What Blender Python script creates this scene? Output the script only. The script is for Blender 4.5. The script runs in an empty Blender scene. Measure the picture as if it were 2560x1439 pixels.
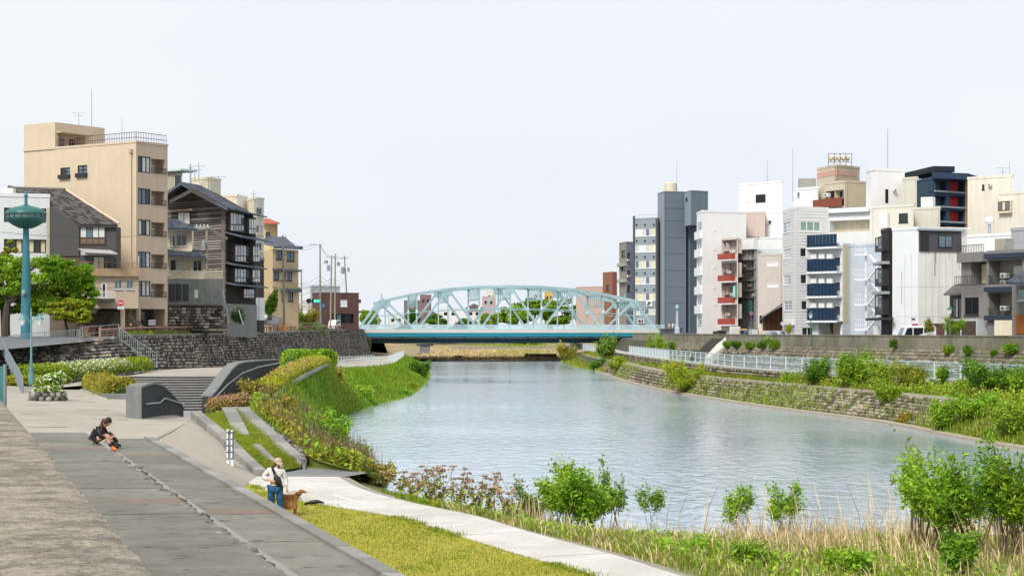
import bpy, bmesh, math, random
import numpy as np
from mathutils import Vector, Matrix
random.seed(7); RNG = np.random.default_rng(7)
SC = bpy.context.scene
COL = SC.collection
# ------------------------------------------------------------------ camera, sky, sun, exposure
F, CZ, HY = 4700.0, 6.4, 828.0          # focal length in photo pixels, eye height above the water, horizon row
cam = bpy.data.cameras.new('camera'); camo = bpy.data.objects.new('camera', cam); COL.objects.link(camo)
camo.location = (0, 0, CZ); camo.rotation_euler = (math.radians(90), 0, 0)
cam.sensor_width = 36.0; cam.lens = 36.0 * F / 2560.0; cam.shift_y = (HY - 719.5) / 2560.0
cam.clip_start = 0.1; cam.clip_end = 12000
SC.camera = camo
SUN_EL, SUN_AZ = math.radians(46), math.radians(-152)    # azimuth of the sun from +Y, clockwise
w = bpy.data.worlds.new('World'); SC.world = w; w.use_nodes = True
nt = w.node_tree; nt.nodes.clear()
wo = nt.nodes.new('ShaderNodeOutputWorld'); bg = nt.nodes.new('ShaderNodeBackground')
sky = nt.nodes.new('ShaderNodeTexSky'); sky.sky_type = 'NISHITA'; sky.sun_disc = False
sky.sun_elevation = SUN_EL; sky.sun_rotation = SUN_AZ; sky.air_density = 1.0; sky.dust_density = 2.0; sky.ozone_density = 1.0
mx = nt.nodes.new('ShaderNodeMix'); mx.data_type = 'RGBA'; mx.inputs['Factor'].default_value = 0.92
# bright veil of thin cloud with soft tone changes
wc = nt.nodes.new('ShaderNodeTexCoord'); wm = nt.nodes.new('ShaderNodeMapping'); wm.inputs['Scale'].default_value = (1.0, 1.0, 2.6); nt.links.new(wc.outputs['Generated'], wm.inputs[0])
wn = nt.nodes.new('ShaderNodeTexNoise'); wn.inputs['Scale'].default_value = 2.2; wn.inputs['Detail'].default_value = 5; wn.inputs['Roughness'].default_value = .5; nt.links.new(wm.outputs[0], wn.inputs['Vector'])
wr = nt.nodes.new('ShaderNodeMapRange'); wr.inputs[1].default_value = .35; wr.inputs[2].default_value = .65; nt.links.new(wn.outputs['Fac'], wr.inputs[0])
wx_ = nt.nodes.new('ShaderNodeMix'); wx_.data_type = 'RGBA'; wx_.inputs['A'].default_value = (8.05, 8.45, 9.15, 1); wx_.inputs['B'].default_value = (8.95, 9.2, 9.65, 1); nt.links.new(wr.outputs[0], wx_.inputs['Factor'])
nt.links.new(wx_.outputs['Result'], mx.inputs['B'])
nt.links.new(sky.outputs[0], mx.inputs['A']); nt.links.new(mx.outputs['Result'], bg.inputs[0])
bg.inputs[1].default_value = 0.1
nt.links.new(bg.outputs[0], wo.inputs[0])
sl = bpy.data.lights.new('sun', 'SUN'); sl.energy = 3.4; sl.angle = math.radians(18); sl.color = (1.0, 0.975, 0.935)
so = bpy.data.objects.new('sun', sl); COL.objects.link(so)
so.rotation_euler = (math.pi/2 - SUN_EL, 0, -SUN_AZ + math.pi)
_d = Vector((math.sin(SUN_AZ)*math.cos(SUN_EL), math.cos(SUN_AZ)*math.cos(SUN_EL), math.sin(SUN_EL)))
so.rotation_euler = _d.to_track_quat('Z', 'Y').to_euler(); so.location = (_d * 400)
vs = SC.view_settings; vs.view_transform = 'Standard'; vs.look = 'None'; vs.exposure = 0.12; vs.gamma = 1.0; vs.use_curve_mapping = False
SC.cycles.max_bounces = 6; SC.cycles.transparent_max_bounces = 8; SC.cycles.caustics_reflective = False; SC.cycles.caustics_refractive = False

# ------------------------------------------------------------------ helpers
def P(x, y, Y): return Vector(((x-1280)/F*Y, Y, CZ-(y-HY)/F*Y))
def PZ(x, y, z): return P(x, y, F*(CZ-z)/(y-HY))
def XY(x, Y): return ((x-1280)/F*Y, Y)
def ZY(y, Y): return CZ-(y-HY)/F*Y
def lin(c):
    c = c.lstrip('#'); r = [int(c[i:i+2], 16)/255 for i in (0, 2, 4)]
    return tuple(((v/12.92) if v <= .04045 else ((v+.055)/1.055)**2.4) for v in r)
MATS = {}
def mat(name, color, rough=.8, var=.12, scale=2., bump=0., bscale=25., metal=0., spec=.4, streak=0., island=0., color2=None, mixscale=.6, alpha=None, trans=0., stretch=None, spots=0.):
    """procedural principled material: two-tone noise, rain streaks, per-piece tone, fine relief"""
    if name in MATS: return MATS[name]
    m = bpy.data.materials.new(name); m.use_nodes = True; n = m.node_tree.nodes; l = m.node_tree.links
    bs = n['Principled BSDF']; bs.inputs['Roughness'].default_value = rough; bs.inputs['Metallic'].default_value = metal
    bs.inputs['Specular IOR Level'].default_value = spec
    c = color if not isinstance(color, str) else lin(color)
    tc = n.new('ShaderNodeTexCoord'); vec = tc.outputs['Object']
    if stretch:
        mp = n.new('ShaderNodeMapping'); mp.inputs['Scale'].default_value = stretch; l.new(vec, mp.inputs[0]); vec = mp.outputs[0]
    cur = None
    def rgb(col):
        k = n.new('ShaderNodeRGB'); k.outputs[0].default_value = (*col, 1); return k.outputs[0]
    cur = rgb(c)
    if color2 is not None:
        c2 = color2 if not isinstance(color2, str) else lin(color2)
        nz = n.new('ShaderNodeTexNoise'); nz.inputs['Scale'].default_value = mixscale; nz.inputs['Detail'].default_value = 6; nz.inputs['Roughness'].default_value = .65
        l.new(vec, nz.inputs['Vector'])
        rp = n.new('ShaderNodeMapRange'); rp.inputs[1].default_value = .4; rp.inputs[2].default_value = .6; l.new(nz.outputs['Fac'], rp.inputs[0])
        mm = n.new('ShaderNodeMix'); mm.data_type = 'RGBA'; l.new(rp.outputs[0], mm.inputs['Factor']); l.new(cur, mm.inputs['A']); l.new(rgb(c2), mm.inputs['B']); cur = mm.outputs['Result']
    def valmul(fac_out, lo, hi):
        nonlocal cur
        rp = n.new('ShaderNodeMapRange'); rp.inputs[1].default_value = .25; rp.inputs[2].default_value = .75; rp.inputs[3].default_value = lo; rp.inputs[4].default_value = hi
        l.new(fac_out, rp.inputs[0]); hs = n.new('ShaderNodeHueSaturation'); l.new(rp.outputs[0], hs.inputs['Value']); l.new(cur, hs.inputs['Color']); cur = hs.outputs[0]
    if var:
        nz = n.new('ShaderNodeTexNoise'); nz.inputs['Scale'].default_value = scale; nz.inputs['Detail'].default_value = 8; nz.inputs['Roughness'].default_value = .7
        l.new(vec, nz.inputs['Vector']); valmul(nz.outputs['Fac'], 1-var, 1+var)
    if streak:
        mp = n.new('ShaderNodeMapping'); mp.inputs['Scale'].default_value = (1.6, 1.6, .09); l.new(tc.outputs['Object'], mp.inputs[0])
        nz = n.new('ShaderNodeTexNoise'); nz.inputs['Scale'].default_value = 1.3; nz.inputs['Detail'].default_value = 7; nz.inputs['Roughness'].default_value = .7
        l.new(mp.outputs[0], nz.inputs['Vector']); valmul(nz.outputs['Fac'], 1-streak, 1+streak*.45)
    if island:
        g = n.new('ShaderNodeNewGeometry'); valmul(g.outputs['Random Per Island'], 1-island, 1+island)
    if spots:
        nz = n.new('ShaderNodeTexNoise'); nz.inputs['Scale'].default_value = spots; nz.inputs['Detail'].default_value = 3; l.new(vec, nz.inputs['Vector'])
        rp = n.new('ShaderNodeMapRange'); rp.inputs[1].default_value = .6; rp.inputs[2].default_value = .7; rp.inputs[3].default_value = 1; rp.inputs[4].default_value = .78 if spots > 4 else .5
        l.new(nz.outputs['Fac'], rp.inputs[0]); hs = n.new('ShaderNodeHueSaturation'); l.new(rp.outputs[0], hs.inputs['Value']); l.new(cur, hs.inputs['Color']); cur = hs.outputs[0]
    l.new(cur, bs.inputs['Base Color'])
    if bump:
        nz = n.new('ShaderNodeTexNoise'); nz.inputs['Scale'].default_value = bscale; nz.inputs['Detail'].default_value = 6; l.new(vec, nz.inputs['Vector'])
        bp = n.new('ShaderNodeBump'); bp.inputs['Strength'].default_value = bump; bp.inputs['Distance'].default_value = .05
        l.new(nz.outputs['Fac'], bp.inputs['Height']); l.new(bp.outputs[0], bs.inputs['Normal'])
    if alpha is not None: bs.inputs['Alpha'].default_value = alpha
    if trans:
        tr = n.new('ShaderNodeBsdfTranslucent'); l.new(cur, tr.inputs[0]); ad = n.new('ShaderNodeMixShader'); ad.inputs[0].default_value = trans
        out = n['Material Output']; l.new(bs.outputs[0], ad.inputs[1]); l.new(tr.outputs[0], ad.inputs[2]); l.new(ad.outputs[0], out.inputs[0])
    MATS[name] = m; return m

def props(o, label=None, cat=None, group=None, kind=None):
    if label: o['label'] = label
    if cat: o['category'] = cat
    if group: o['group'] = group
    if kind: o['kind'] = kind
    return o
def thing(name, loc, label, cat, group=None):
    o = bpy.data.objects.new(name, None); COL.objects.link(o); o.location = loc; o.empty_display_size = .3
    return props(o, label, cat, group)
def attach(o, parent):
    if parent is not None:
        o.parent = parent
        m = Matrix.Identity(4); q = parent
        if q.type == 'EMPTY' and q.parent is None:
            o.matrix_parent_inverse = Matrix.Translation(-Vector(q.location))
def link(name, me, m, parent=None, smooth=False):
    o = bpy.data.objects.new(name, me); COL.objects.link(o)
    if m is not None and not me.materials: me.materials.append(m)
    if smooth:
        me.shade_smooth()
    attach(o, parent); return o
class MB:
    def __init__(s): s.v = []; s.f = []
    def add(s, vs, fs):
        b = len(s.v); s.v += [tuple(q) for q in vs]; s.f += [tuple(b+i for i in f) for f in fs]; return s
    def quad(s, a, b, c, d): return s.add([a, b, c, d], [(0, 1, 2, 3)])
    def hexa(s, p): # 0-3 bottom ring, 4-7 top ring
        return s.add(p, [(3, 2, 1, 0), (4, 5, 6, 7), (0, 1, 5, 4), (1, 2, 6, 5), (2, 3, 7, 6), (3, 0, 4, 7)])
    def box(s, x0, x1, y0, y1, z0, z1):
        return s.hexa([(x0, y0, z0), (x1, y0, z0), (x1, y1, z0), (x0, y1, z0), (x0, y0, z1), (x1, y0, z1), (x1, y1, z1), (x0, y1, z1)])
    def bar(s, p, q, w, h, up=(0, 0, 1)):
        p = Vector(p); q = Vector(q); d = (q-p).normalized(); u = Vector(up)
        r = d.cross(u)
        if r.length < 1e-4: r = d.cross(Vector((1, 0, 0)))
        r.normalize(); u = r.cross(d).normalized(); r *= w/2; u *= h/2
        return s.hexa([p-r-u, p+r-u, p+r+u, p-r+u, q-r-u, q+r-u, q+r+u, q-r+u])
    def tube(s, p, q, r0, r1=None, n=8, caps=True):
        p = Vector(p); q = Vector(q); r1 = r0 if r1 is None else r1
        d = (q-p).normalized(); a = d.orthogonal().normalized(); b = d.cross(a)
        vs = []; 
        for c, r in ((p, r0), (q, r1)):
            for i in range(n):
                t = 2*math.pi*i/n; vs.append(c + (a*math.cos(t)+b*math.sin(t))*r)
        fs = [(i, (i+1) % n, n+(i+1) % n, n+i) for i in range(n)]
        if caps: fs += [tuple(range(n))[::-1], tuple(range(n, 2*n))]
        return s.add(vs, fs)
    def path(s, pts, r, n=6):
        pts = [Vector(p) for p in pts]; rs = r if isinstance(r, (list, tuple)) else [r]*len(pts)
        vs = []; a = None
        for i, p in enumerate(pts):
            d = (pts[min(i+1, len(pts)-1)]-pts[max(i-1, 0)]).normalized()
            a = d.orthogonal().normalized() if a is None else (a-d*a.dot(d)).normalized()
            b = d.cross(a)
            for k in range(n):
                t = 2*math.pi*k/n; vs.append(p+(a*math.cos(t)+b*math.sin(t))*rs[i])
        fs = [(i*n+k, i*n+(k+1) % n, (i+1)*n+(k+1) % n, (i+1)*n+k) for i in range(len(pts)-1) for k in range(n)]
        fs += [tuple(range(n))[::-1], tuple(range((len(pts)-1)*n, len(pts)*n))]
        return s.add(vs, fs)
    def lathe(s, c, prof, n=20):
        c = Vector(c); vs = []
        for r, z in prof:
            for i in range(n):
                t = 2*math.pi*i/n; vs.append(c+Vector((r*math.cos(t), r*math.sin(t), z)))
        k = len(prof)
        fs = [(j*n+i, j*n+(i+1) % n, (j+1)*n+(i+1) % n, (j+1)*n+i) for j in range(k-1) for i in range(n)]
        fs += [tuple(range(n))[::-1], tuple(range((k-1)*n, k*n))]
        return s.add(vs, fs)
    def prism(s, poly, z0, z1):
        n = len(poly)
        return s.add([(x, y, z0) for x, y in poly]+[(x, y, z1) for x, y in poly],
                     [(i, (i+1) % n, n+(i+1) % n, n+i) for i in range(n)]+[tuple(range(n))[::-1], tuple(range(n, 2*n))])
    def extr(s, poly3, vec):
        n = len(poly3); v = Vector(vec)
        return s.add([Vector(p) for p in poly3]+[Vector(p)+v for p in poly3],
                     [(i, (i+1) % n, n+(i+1) % n, n+i) for i in range(n)]+[tuple(range(n))[::-1], tuple(range(n, 2*n))])
    def ball(s, c, r, sub=1, jit=0., sq=(1, 1, 1), seed=0):
        bm = bmesh.new(); bmesh.ops.create_icosphere(bm, subdivisions=sub, radius=1); rr = random.Random(seed)
        c = Vector(c); vs = []
        for v in bm.verts:
            k = 1+rr.uniform(-jit, jit); vs.append(c+Vector((v.co.x*sq[0], v.co.y*sq[1], v.co.z*sq[2]))*r*k)
        fs = [tuple(v.index for v in f.verts) for f in bm.faces]; bm.free(); return s.add(vs, fs)
    def build(s, name, m, parent=None, smooth=False, fix=True):
        me = bpy.data.meshes.new(name); me.from_pydata(s.v, [], s.f); me.update()
        if fix:
            bm = bmesh.new(); bm.from_mesh(me); bmesh.ops.recalc_face_normals(bm, faces=bm.faces); bm.to_mesh(me); bm.free()
        o = link(name, me, m, parent, False)
        if smooth: me.set_sharp_from_angle(angle=math.radians(40)) if hasattr(me, 'set_sharp_from_angle') else None
        if smooth:
            me.polygons.foreach_set('use_smooth', [True]*len(me.polygons))
        return o
def quads_mesh(name, V):
    """V: (N,4,3) numpy quads -> mesh"""
    N = len(V); me = bpy.data.meshes.new(name)
    me.vertices.add(N*4); me.vertices.foreach_set('co', V.reshape(-1).astype(np.float32))
    me.loops.add(N*4); me.loops.foreach_set('vertex_index', np.arange(N*4, dtype=np.int32))
    me.polygons.add(N); me.polygons.foreach_set('loop_start', np.arange(0, N*4, 4, dtype=np.int32))
    try: me.polygons.foreach_set('loop_total', np.full(N, 4, dtype=np.int32))
    except Exception: pass
    me.update(calc_edges=True); return me
def interp(poly, t):
    """point at parameter t in [0,n-1] on a list of vectors"""
    i = min(int(t), len(poly)-2); f = t-i
    return Vector(poly[i]).lerp(Vector(poly[i+1]), f)
def smooth_line(pts, k=6):
    """Catmull-Rom through pts, k samples per span"""
    pts = [Vector(p) for p in pts]; out = []
    for i in range(len(pts)-1):
        p0 = pts[max(i-1, 0)]; p1 = pts[i]; p2 = pts[i+1]; p3 = pts[min(i+2, len(pts)-1)]
        for j in range(k):
            t = j/k
            out.append(.5*((2*p1)+(p2-p0)*t+(2*p0-5*p1+4*p2-p3)*t*t+(3*p1-p0-3*p2+p3)*t*t*t))
    out.append(pts[-1]); return out
def loft(lines, name, m, nsub=1, prof=None, noise=0., parent=None, kind=None, smooth=True):
    """surface through polylines of equal length; prof optional z profile (t->weight of z) between two lines"""
    rows = []
    for a, b in zip(lines[:-1], lines[1:]):
        for j in range(nsub):
            t = j/nsub
            row = []
            for p, q in zip(a, b):
                v = Vector(p).lerp(Vector(q), t)
                if prof: v.z = p[2]+(q[2]-p[2])*prof(t)
                row.append(v)
            rows.append(row)
    rows.append([Vector(p) for p in lines[-1]])
    n = len(rows[0]); vs = []
    for i, r in enumerate(rows):
        for v in r:
            v = v.copy()
            if noise and 0 < i < len(rows)-1: v += Vector((random.uniform(-1, 1), random.uniform(-1, 1), random.uniform(-.6, .6)))*noise
            vs.append(v)
    fs = [(i*n+j, i*n+j+1, (i+1)*n+j+1, (i+1)*n+j) for i in range(len(rows)-1) for j in range(n-1)]
    mb = MB(); mb.add(vs, fs); me = bpy.data.meshes.new(name); me.from_pydata(mb.v, [], mb.f); me.update()
    bm = bmesh.new(); bm.from_mesh(me); bmesh.ops.recalc_face_normals(bm, faces=bm.faces)
    if sum(f.normal.z for f in bm.faces) < 0: bmesh.ops.reverse_faces(bm, faces=bm.faces)
    bm.to_mesh(me); bm.free()
    o = link(name, me, m, parent)
    if smooth: me.polygons.foreach_set('use_smooth', [True]*len(me.polygons))
    if kind: o['kind'] = kind
    return o
def rows_pts(lines, u, t):
    """point on loft surface: u along the lines 0..1, t across 0..1"""
    n = len(lines)-1; i = min(int(t*n), n-1); f = t*n-i
    return interp(lines[i], u*(len(lines[i])-1)).lerp(interp(lines[i+1], u*(len(lines[i+1])-1)), f)

# ------------------------------------------------------------------ shared materials
M_CONC = mat('concrete_light', '#b4ada0', .9, .1, 1.5, .25, 30, color2='#a39d90', mixscale=.25, streak=.0)
M_CONCD = mat('concrete_dark', '#7d7f7c', .9, .22, 1.2, .3, 30, streak=.35)
M_DARKWALL = mat('concrete_charcoal', '#3e4042', .9, .3, 1.0, .3, 25, streak=.55)  # darkest of the concrete greys, strongly streaked
M_PANEL = mat('ramp_panel', '#7c7f74', .92, .14, 1.1, .25, 40, color2='#8b8c80', mixscale=.35)
M_WPATH = mat('path_white', '#c8c4bd', .9, .08, 1.3, .15, 40, color2='#b9b4aa', mixscale=.45, spots=4.5)
M_SOIL = mat('soil', '#6f6144', .95, .3, 1.5, .5, 12, color2='#5d6a2c', mixscale=.3)
M_GRASSGROUND = mat('grass_ground', '#7f8f2c', .95, .25, 2.5, .6, 30, color2='#a89a44', mixscale=.35)
M_BANK = mat('bank_green', '#4f6a1e', .95, .3, 1.2, .6, 10, color2='#7d7a3a', mixscale=.35)
M_ASPH = mat('asphalt', '#6b6c6e', .9, .1, 2, .2, 60)
M_STONE = mat('wall_stone', '#8a8377', .9, .3, 1.6, .4, 20, island=.5, color2='#5b5853', mixscale=.5)
M_STONE_R = mat('wall_stone_light', '#a2957f', .9, .25, 1.6, .4, 20, island=.4, color2='#6b655c', mixscale=.4)
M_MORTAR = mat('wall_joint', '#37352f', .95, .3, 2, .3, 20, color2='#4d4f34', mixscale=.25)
M_TEAL = mat('teal_paint', '#3c8a8c', .45, .08, 3, 0)
M_STEEL = mat('galvanised', '#9fa7ac', .5, .08, 5, 0, metal=.3)
M_WHITEMETAL = mat('white_rail', '#cfd8da', .5, .05, 4, 0)
# ------------------------------------------------------------------ ground, water, land
g = MB(); g.quad((-3500, -300, -1.4), (3500, -300, -1.4), (3500, 6000, -1.4), (-3500, 6000, -1.4)); go = g.build('ground', M_SOIL); go['kind'] = 'structure'
def water_mat():
    m = bpy.data.materials.new('river_water'); m.use_nodes = True; n = m.node_tree.nodes; l = m.node_tree.links
    bs = n['Principled BSDF']; bs.inputs['Base Color'].default_value = (*lin('#a0b2bf'), 1); bs.inputs['Roughness'].default_value = .07
    bs.inputs['IOR'].default_value = 1.52; bs.inputs['Specular IOR Level'].default_value = .7
    tc = n.new('ShaderNodeTexCoord'); mp = n.new('ShaderNodeMapping'); mp.inputs['Scale'].default_value = (.9, .42, 1); l.new(tc.outputs['Object'], mp.inputs[0])
    n1 = n.new('ShaderNodeTexNoise'); n1.inputs['Scale'].default_value = 1.5; n1.inputs['Detail'].default_value = 5; n1.inputs['Roughness'].default_value = .55
    n1.inputs['Distortion'].default_value = .6
    l.new(mp.outputs[0], n1.inputs['Vector'])
    n2 = n.new('ShaderNodeTexNoise'); n2.inputs['Scale'].default_value = .035; n2.inputs['Detail'].default_value = 3; l.new(tc.outputs['Object'], n2.inputs['Vector'])
    rp = n.new('ShaderNodeMapRange'); rp.inputs[1].default_value = .35; rp.inputs[2].default_value = .65; rp.inputs[3].default_value = .08; rp.inputs[4].default_value = 1.2
    l.new(n2.outputs['Fac'], rp.inputs[0])
    bp = n.new('ShaderNodeBump'); bp.inputs['Distance'].default_value = .14; l.new(rp.outputs[0], bp.inputs['Strength']); l.new(n1.outputs['Fac'], bp.inputs['Height']); l.new(bp.outputs[0], bs.inputs['Normal'])
    return m
M_WATER = water_mat()
wt = MB(); wt.quad((-60, -20, 0), (160, -20, 0), (160, 404, 0), (-60, 404, 0)); o = wt.build('river_water', M_WATER); o['kind'] = 'structure'
fo = MB(); rf = random.Random(9)
for x0, x1, y, n in ((2030, 2300, 1341, 34), (2090, 2260, 1346, 26), (1800, 1905, 1338, 16), (2440, 2570, 1333, 22)):
    for i in range(n):
        a = PZ(rf.uniform(x0, x1), y+rf.gauss(0, 1.3), .03); l_ = rf.uniform(.12, .5); fo.add([a, a+Vector((l_, rf.uniform(-.03, .03), 0)), a+Vector((l_*.7, .16, .006)), a+Vector((l_*.1, .12, .004))], [(0, 1, 2, 3)])
o = fo.build('riffle_foam', mat('foam', '#e9eef2', .6, .05, 3)); o['kind'] = 'stuff'; o['label'] = 'broken white foam line on the shallow riffle'
# --- lines of the near left bank (metres) -----------------------------------------------------------
def kx(Y): return -1.98-.293*(Y-28.1)          # lower kerb
def sx(Y): return -9.27-.303*(Y-46.5)          # cobble strip
def wx(Y): return .62-.304*Y                   # parapet, outer face
DST = [63.6, 60, 56, 52, 47, 42, 37, 32, 27, 21, 14]
KT = [(kx(Y+.7), Y+.7, 2.76) for Y in DST]
ST = [(sx(Y), Y, 2.8) for Y in DST]
WT = [(wx(Y-1.3)+.1, Y-1.3, 3.06) for Y in DST]
# level terrace of slabs with open joints, laid between the lines; the upper strip is one low step higher
ramp = thing('slab_terrace', (-8, 45, 2.7), 'grey concrete slab terrace between the parapet wall and the lawn kerb', 'terrace')
loft([[Vector(p)-Vector((0, 0, .16)) for p in L] for L in (WT, ST, KT)], 'joint_bed', mat('joint_moss', '#55562f', .95, .3, 3), 6, parent=ramp)
PANV = [mat('ramp_panel_%d' % i, c, .92, .2, 1.6, .35, 40, color2=c2, mixscale=.5, spots=2.3) for i, (c, c2) in enumerate((('#747268', '#807d71'), ('#6f6d63', '#7b786c'), ('#78766b', '#6b6a60'), ('#6a695f', '#77756a')))]
M_BRICKBAND = mat('brick_band', '#84695a', .9, .25, 4, .3, 30, color2='#6e6a5c', mixscale=1.5)
def slabs(A, B, t0, t1, cuts, bands, seed, za, zb):
    rr = random.Random(seed)
    for i, (a, b) in enumerate(zip(cuts[:-1], cuts[1:])):
        mb = MB(); dz = rr.uniform(-.008, .008)
        def edge(Y, g_):
            p = Vector((A(Y), Y+g_, za)); q = Vector((B(Y), Y+g_, zb)); d = q-p; sh = Vector((0, d.x*.3, 0))
            return p.lerp(q, t0)+sh*t0, p.lerp(q, t1)+sh*t1
        (p, q), (p2, q2) = edge(a, -.012), edge(b, .012)
        dn = Vector((0, 0, -.15)); e = Vector((0, 0, dz))
        mb.hexa([p+dn, q+dn, q2+dn, p2+dn, p+e, q+e, q2+e, p2+e])
        mb.build('slab', M_BRICKBAND if i in bands else PANV[rr.randrange(4)], ramp)
CUTS = [63.4, 60.8, 57.9, 55.1, 54.2, 51.6, 49.1, 46.5, 43.6, 40.6, 38.0, 37.1, 34.8, 32.2, 29.6, 27, 24.2, 21.1, 20.6, 18, 15]
slabs(sx, kx, .16, .93, CUTS, {3, 10, 17}, 3, 2.8, 2.76)
slabs(wx, sx, .02, .93, [c-.35 for c in CUTS], {3, 10, 17}, 4, 3.02, 2.95)
# cobble strip and lower kerb, both in stones
strip_a = [Vector((sx(Y)-.36, Y, 2.93)) for Y in DST]; strip_b = [Vector((sx(Y)+.42, Y, 2.8)) for Y in DST]
loft([[p+Vector((0, 0, .012)) for p in strip_a], [p+Vector((0, 0, .012)) for p in strip_b]], 'strip_bed', mat('strip_concrete', '#928d82', .92, .12, 2, .3, 30), 2, parent=ramp)
cob = [mat('cobble_%d' % i, c, .85, .25, 5, .2, 20) for i, c in enumerate(('#7d7872', '#625f5c', '#98938a', '#554f4a', '#6d6662'))]
unit = []
for s_ in range(5):
    mb = MB(); mb.ball((0, 0, 0), 1, 1, .16, seed=s_+50); me = bpy.data.meshes.new('cobble'); me.from_pydata(mb.v, [], mb.f); me.update(); me.materials.append(cob[s_])
    me.polygons.foreach_set('use_smooth', [True]*len(me.polygons)); unit.append(me)
rr = random.Random(12)
u = .16
while u < .99:
    p = interp(strip_a, u*(len(ST)-1)).lerp(interp(strip_b, u*(len(ST)-1)), rr.uniform(.42, .55))
    o = bpy.data.objects.new('cobble', unit[rr.randrange(5)]); COL.objects.link(o); attach(o, ramp)
    sc_ = rr.uniform(.11, .17); o.location = p+Vector((rr.uniform(-.08, .08), 0, .0)); o.scale = (sc_*.9, sc_*1.25, sc_*.7); o.rotation_euler = (0, 0, rr.uniform(0, 3))
    u += rr.uniform(.0035, .0068) if rr.random() > .06 else .013
kerb_m = [mat('kerb_%d' % i, c, .9, .18, 2, .25, 30) for i, c in enumerate(('#8a8880', '#7d7b74', '#94918a'))]
kerb = thing('kerb', (kx(48), 48, 1.1), 'long concrete kerb between slab slope and lawn', 'kerb')
ku = np.linspace(0, 1, 30)
for i in range(29):
    a, b = ku[i]+.0006, ku[i+1]-.0006
    mb = MB()
    p = interp(KT, a*(len(KT)-1)); q = interp(KT, b*(len(KT)-1)); d = (q-p).normalized(); r = Vector((-d.y, d.x, 0)).normalized()*.30
    if r.x < 0: r = -r
    up = Vector((0, 0, .06)); dn = Vector((0, 0, -1.75))
    mb.hexa([p+dn, p+r+dn, q+r+dn, q+dn, p+up, p+r+up*.7, q+r+up*.7, q+up]); mb.build('kerb_stone', kerb_m[i % 3 if random.random() < .7 else 1], kerb)
# lawn and white path
PL = [(-10.3, 68.4), (-9.0, 65), (-6.8, 59), (-3.28, 53.5), (-1.4, 48.6), (.44, 43.8), (1.74, 40.8), (4.6, 32), (8, 24)]
PR = [(-6.3, 68.2), (-4.9, 62.5), (-2.9, 57.5), (-1.1, 53.9), (.55, 49.2), (2.4, 44.4), (3.56, 40.8), (6.6, 32), (10, 24)]
KF = [(kx(Y)+.28, Y, 1.12) for Y in (60, 55, 49, 44, 39, 34, 30, 24, 16)]
LAWN = [KF, [(x, y, 1.12) for x, y in PL]]
M_LAWN = mat('lawn_soil', '#a39b38', .95, .22, 3.5, .6, 40, color2='#a59a45', mixscale=.5)
lawn_o = loft([KF, [(x, y, 1.12) for x, y in PL]], 'lawn_ground', M_LAWN, 4, kind='structure')
path_o = thing('footpath', (0, 48, 1.1), 'pale concrete footpath running along the river bank', 'path'); 
del path_o['category']; path_o['kind'] = 'structure'
PL3 = smooth_line([(x, y, 1.14) for x, y in PL], 8); PR3 = smooth_line([(x, y, 1.14) for x, y in PR], 8)
# joints sit where the photograph shows them
def u_at(line, Yv):
    for i in range(len(line)-1):
        if (line[i].y-Yv)*(line[i+1].y-Yv) <= 0:
            return (i+(line[i].y-Yv)/(line[i].y-line[i+1].y))/(len(line)-1)
    return 0
jl = [68.4, 64, 58.8, 53.5, 48.6, 43.8, 39.5, 35, 30, 24]; jr = [68.2, 64.2, 59.2, 54.3, 49.5, 44.7, 40.2, 35.5, 30.3, 24]
for i in range(len(jl)-1):
    mb = MB(); K = 6; rows = []
    for k in range(K+1):
        e = .0022 if k == 0 else (-.0022 if k == K else 0)
        ul = u_at(PL3, jl[i])+(u_at(PL3, jl[i+1])-u_at(PL3, jl[i]))*k/K; ur = u_at(PR3, jr[i])+(u_at(PR3, jr[i+1])-u_at(PR3, jr[i]))*k/K
        rows.append((interp(PL3, min(1, max(0, ul+e*.5))*(len(PL3)-1)), interp(PR3, min(1, max(0, ur+e*.5))*(len(PR3)-1))))
    dn = Vector((0, 0, -.2))
    for (p, q), (p2, q2) in zip(rows[:-1], rows[1:]): mb.hexa([p+dn, q+dn, q2+dn, p2+dn, p, q, q2, p2])
    mb.build('slab', M_WPATH, path_o)
bed = loft([[p-Vector((0, 0, .06)) for p in PL3], [p-Vector((0, 0, .06)) for p in PR3]], 'path_bed', M_CONCD, 1, parent=path_o)
# centre line dashes painted on the path
for (a, b) in ((.10, .135), (.20, .29)):
    mb = MB(); ra = []
    for k in range(9):
        u = a+(b-a)*k/8; p = interp(PL3, u*(len(PL3)-1)); q = interp(PR3, u*(len(PR3)-1)); c = p.lerp(q, .52); d = (q-p).normalized()*.07
        ra.append((c-d+Vector((0, 0, .005)), c+d+Vector((0, 0, .005))))
    for (p, q), (p2, q2) in zip(ra[:-1], ra[1:]): mb.quad(p, q, q2, p2)
    mb.build('painted_line', mat('line_paint', '#f2f2f0', .7, .03, 3), path_o)
# bank between path and water
BW = [(-5.5, 79), (-4.2, 72.5), (-2.6, 66.5), (-.6, 62.3), (2.7, 59), (9, 57.5), (17, 59.5), (32, 56), (60, 45)]
NEARBANK = [[(x, y, 1.12) for x, y in PR], [(x, y, -.35) for x, y in BW]]
nb_a = smooth_line(NEARBANK[0], 4); nb_b = smooth_line(NEARBANK[1], 4)
def nbprof(t): return .73*t/.93 if t < .93 else .73+(t-.93)/.07*.27
M_NBANK = mat('near_bank_soil', '#7d7048', .95, .3, 1.6, .6, 14, color2='#66752c', mixscale=.5)
loft([nb_a, nb_b], 'near_bank', M_NBANK, 14, nbprof, .05, kind='structure')
def nbz(t): return 1.12+(-.35-1.12)*nbprof(t)
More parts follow.
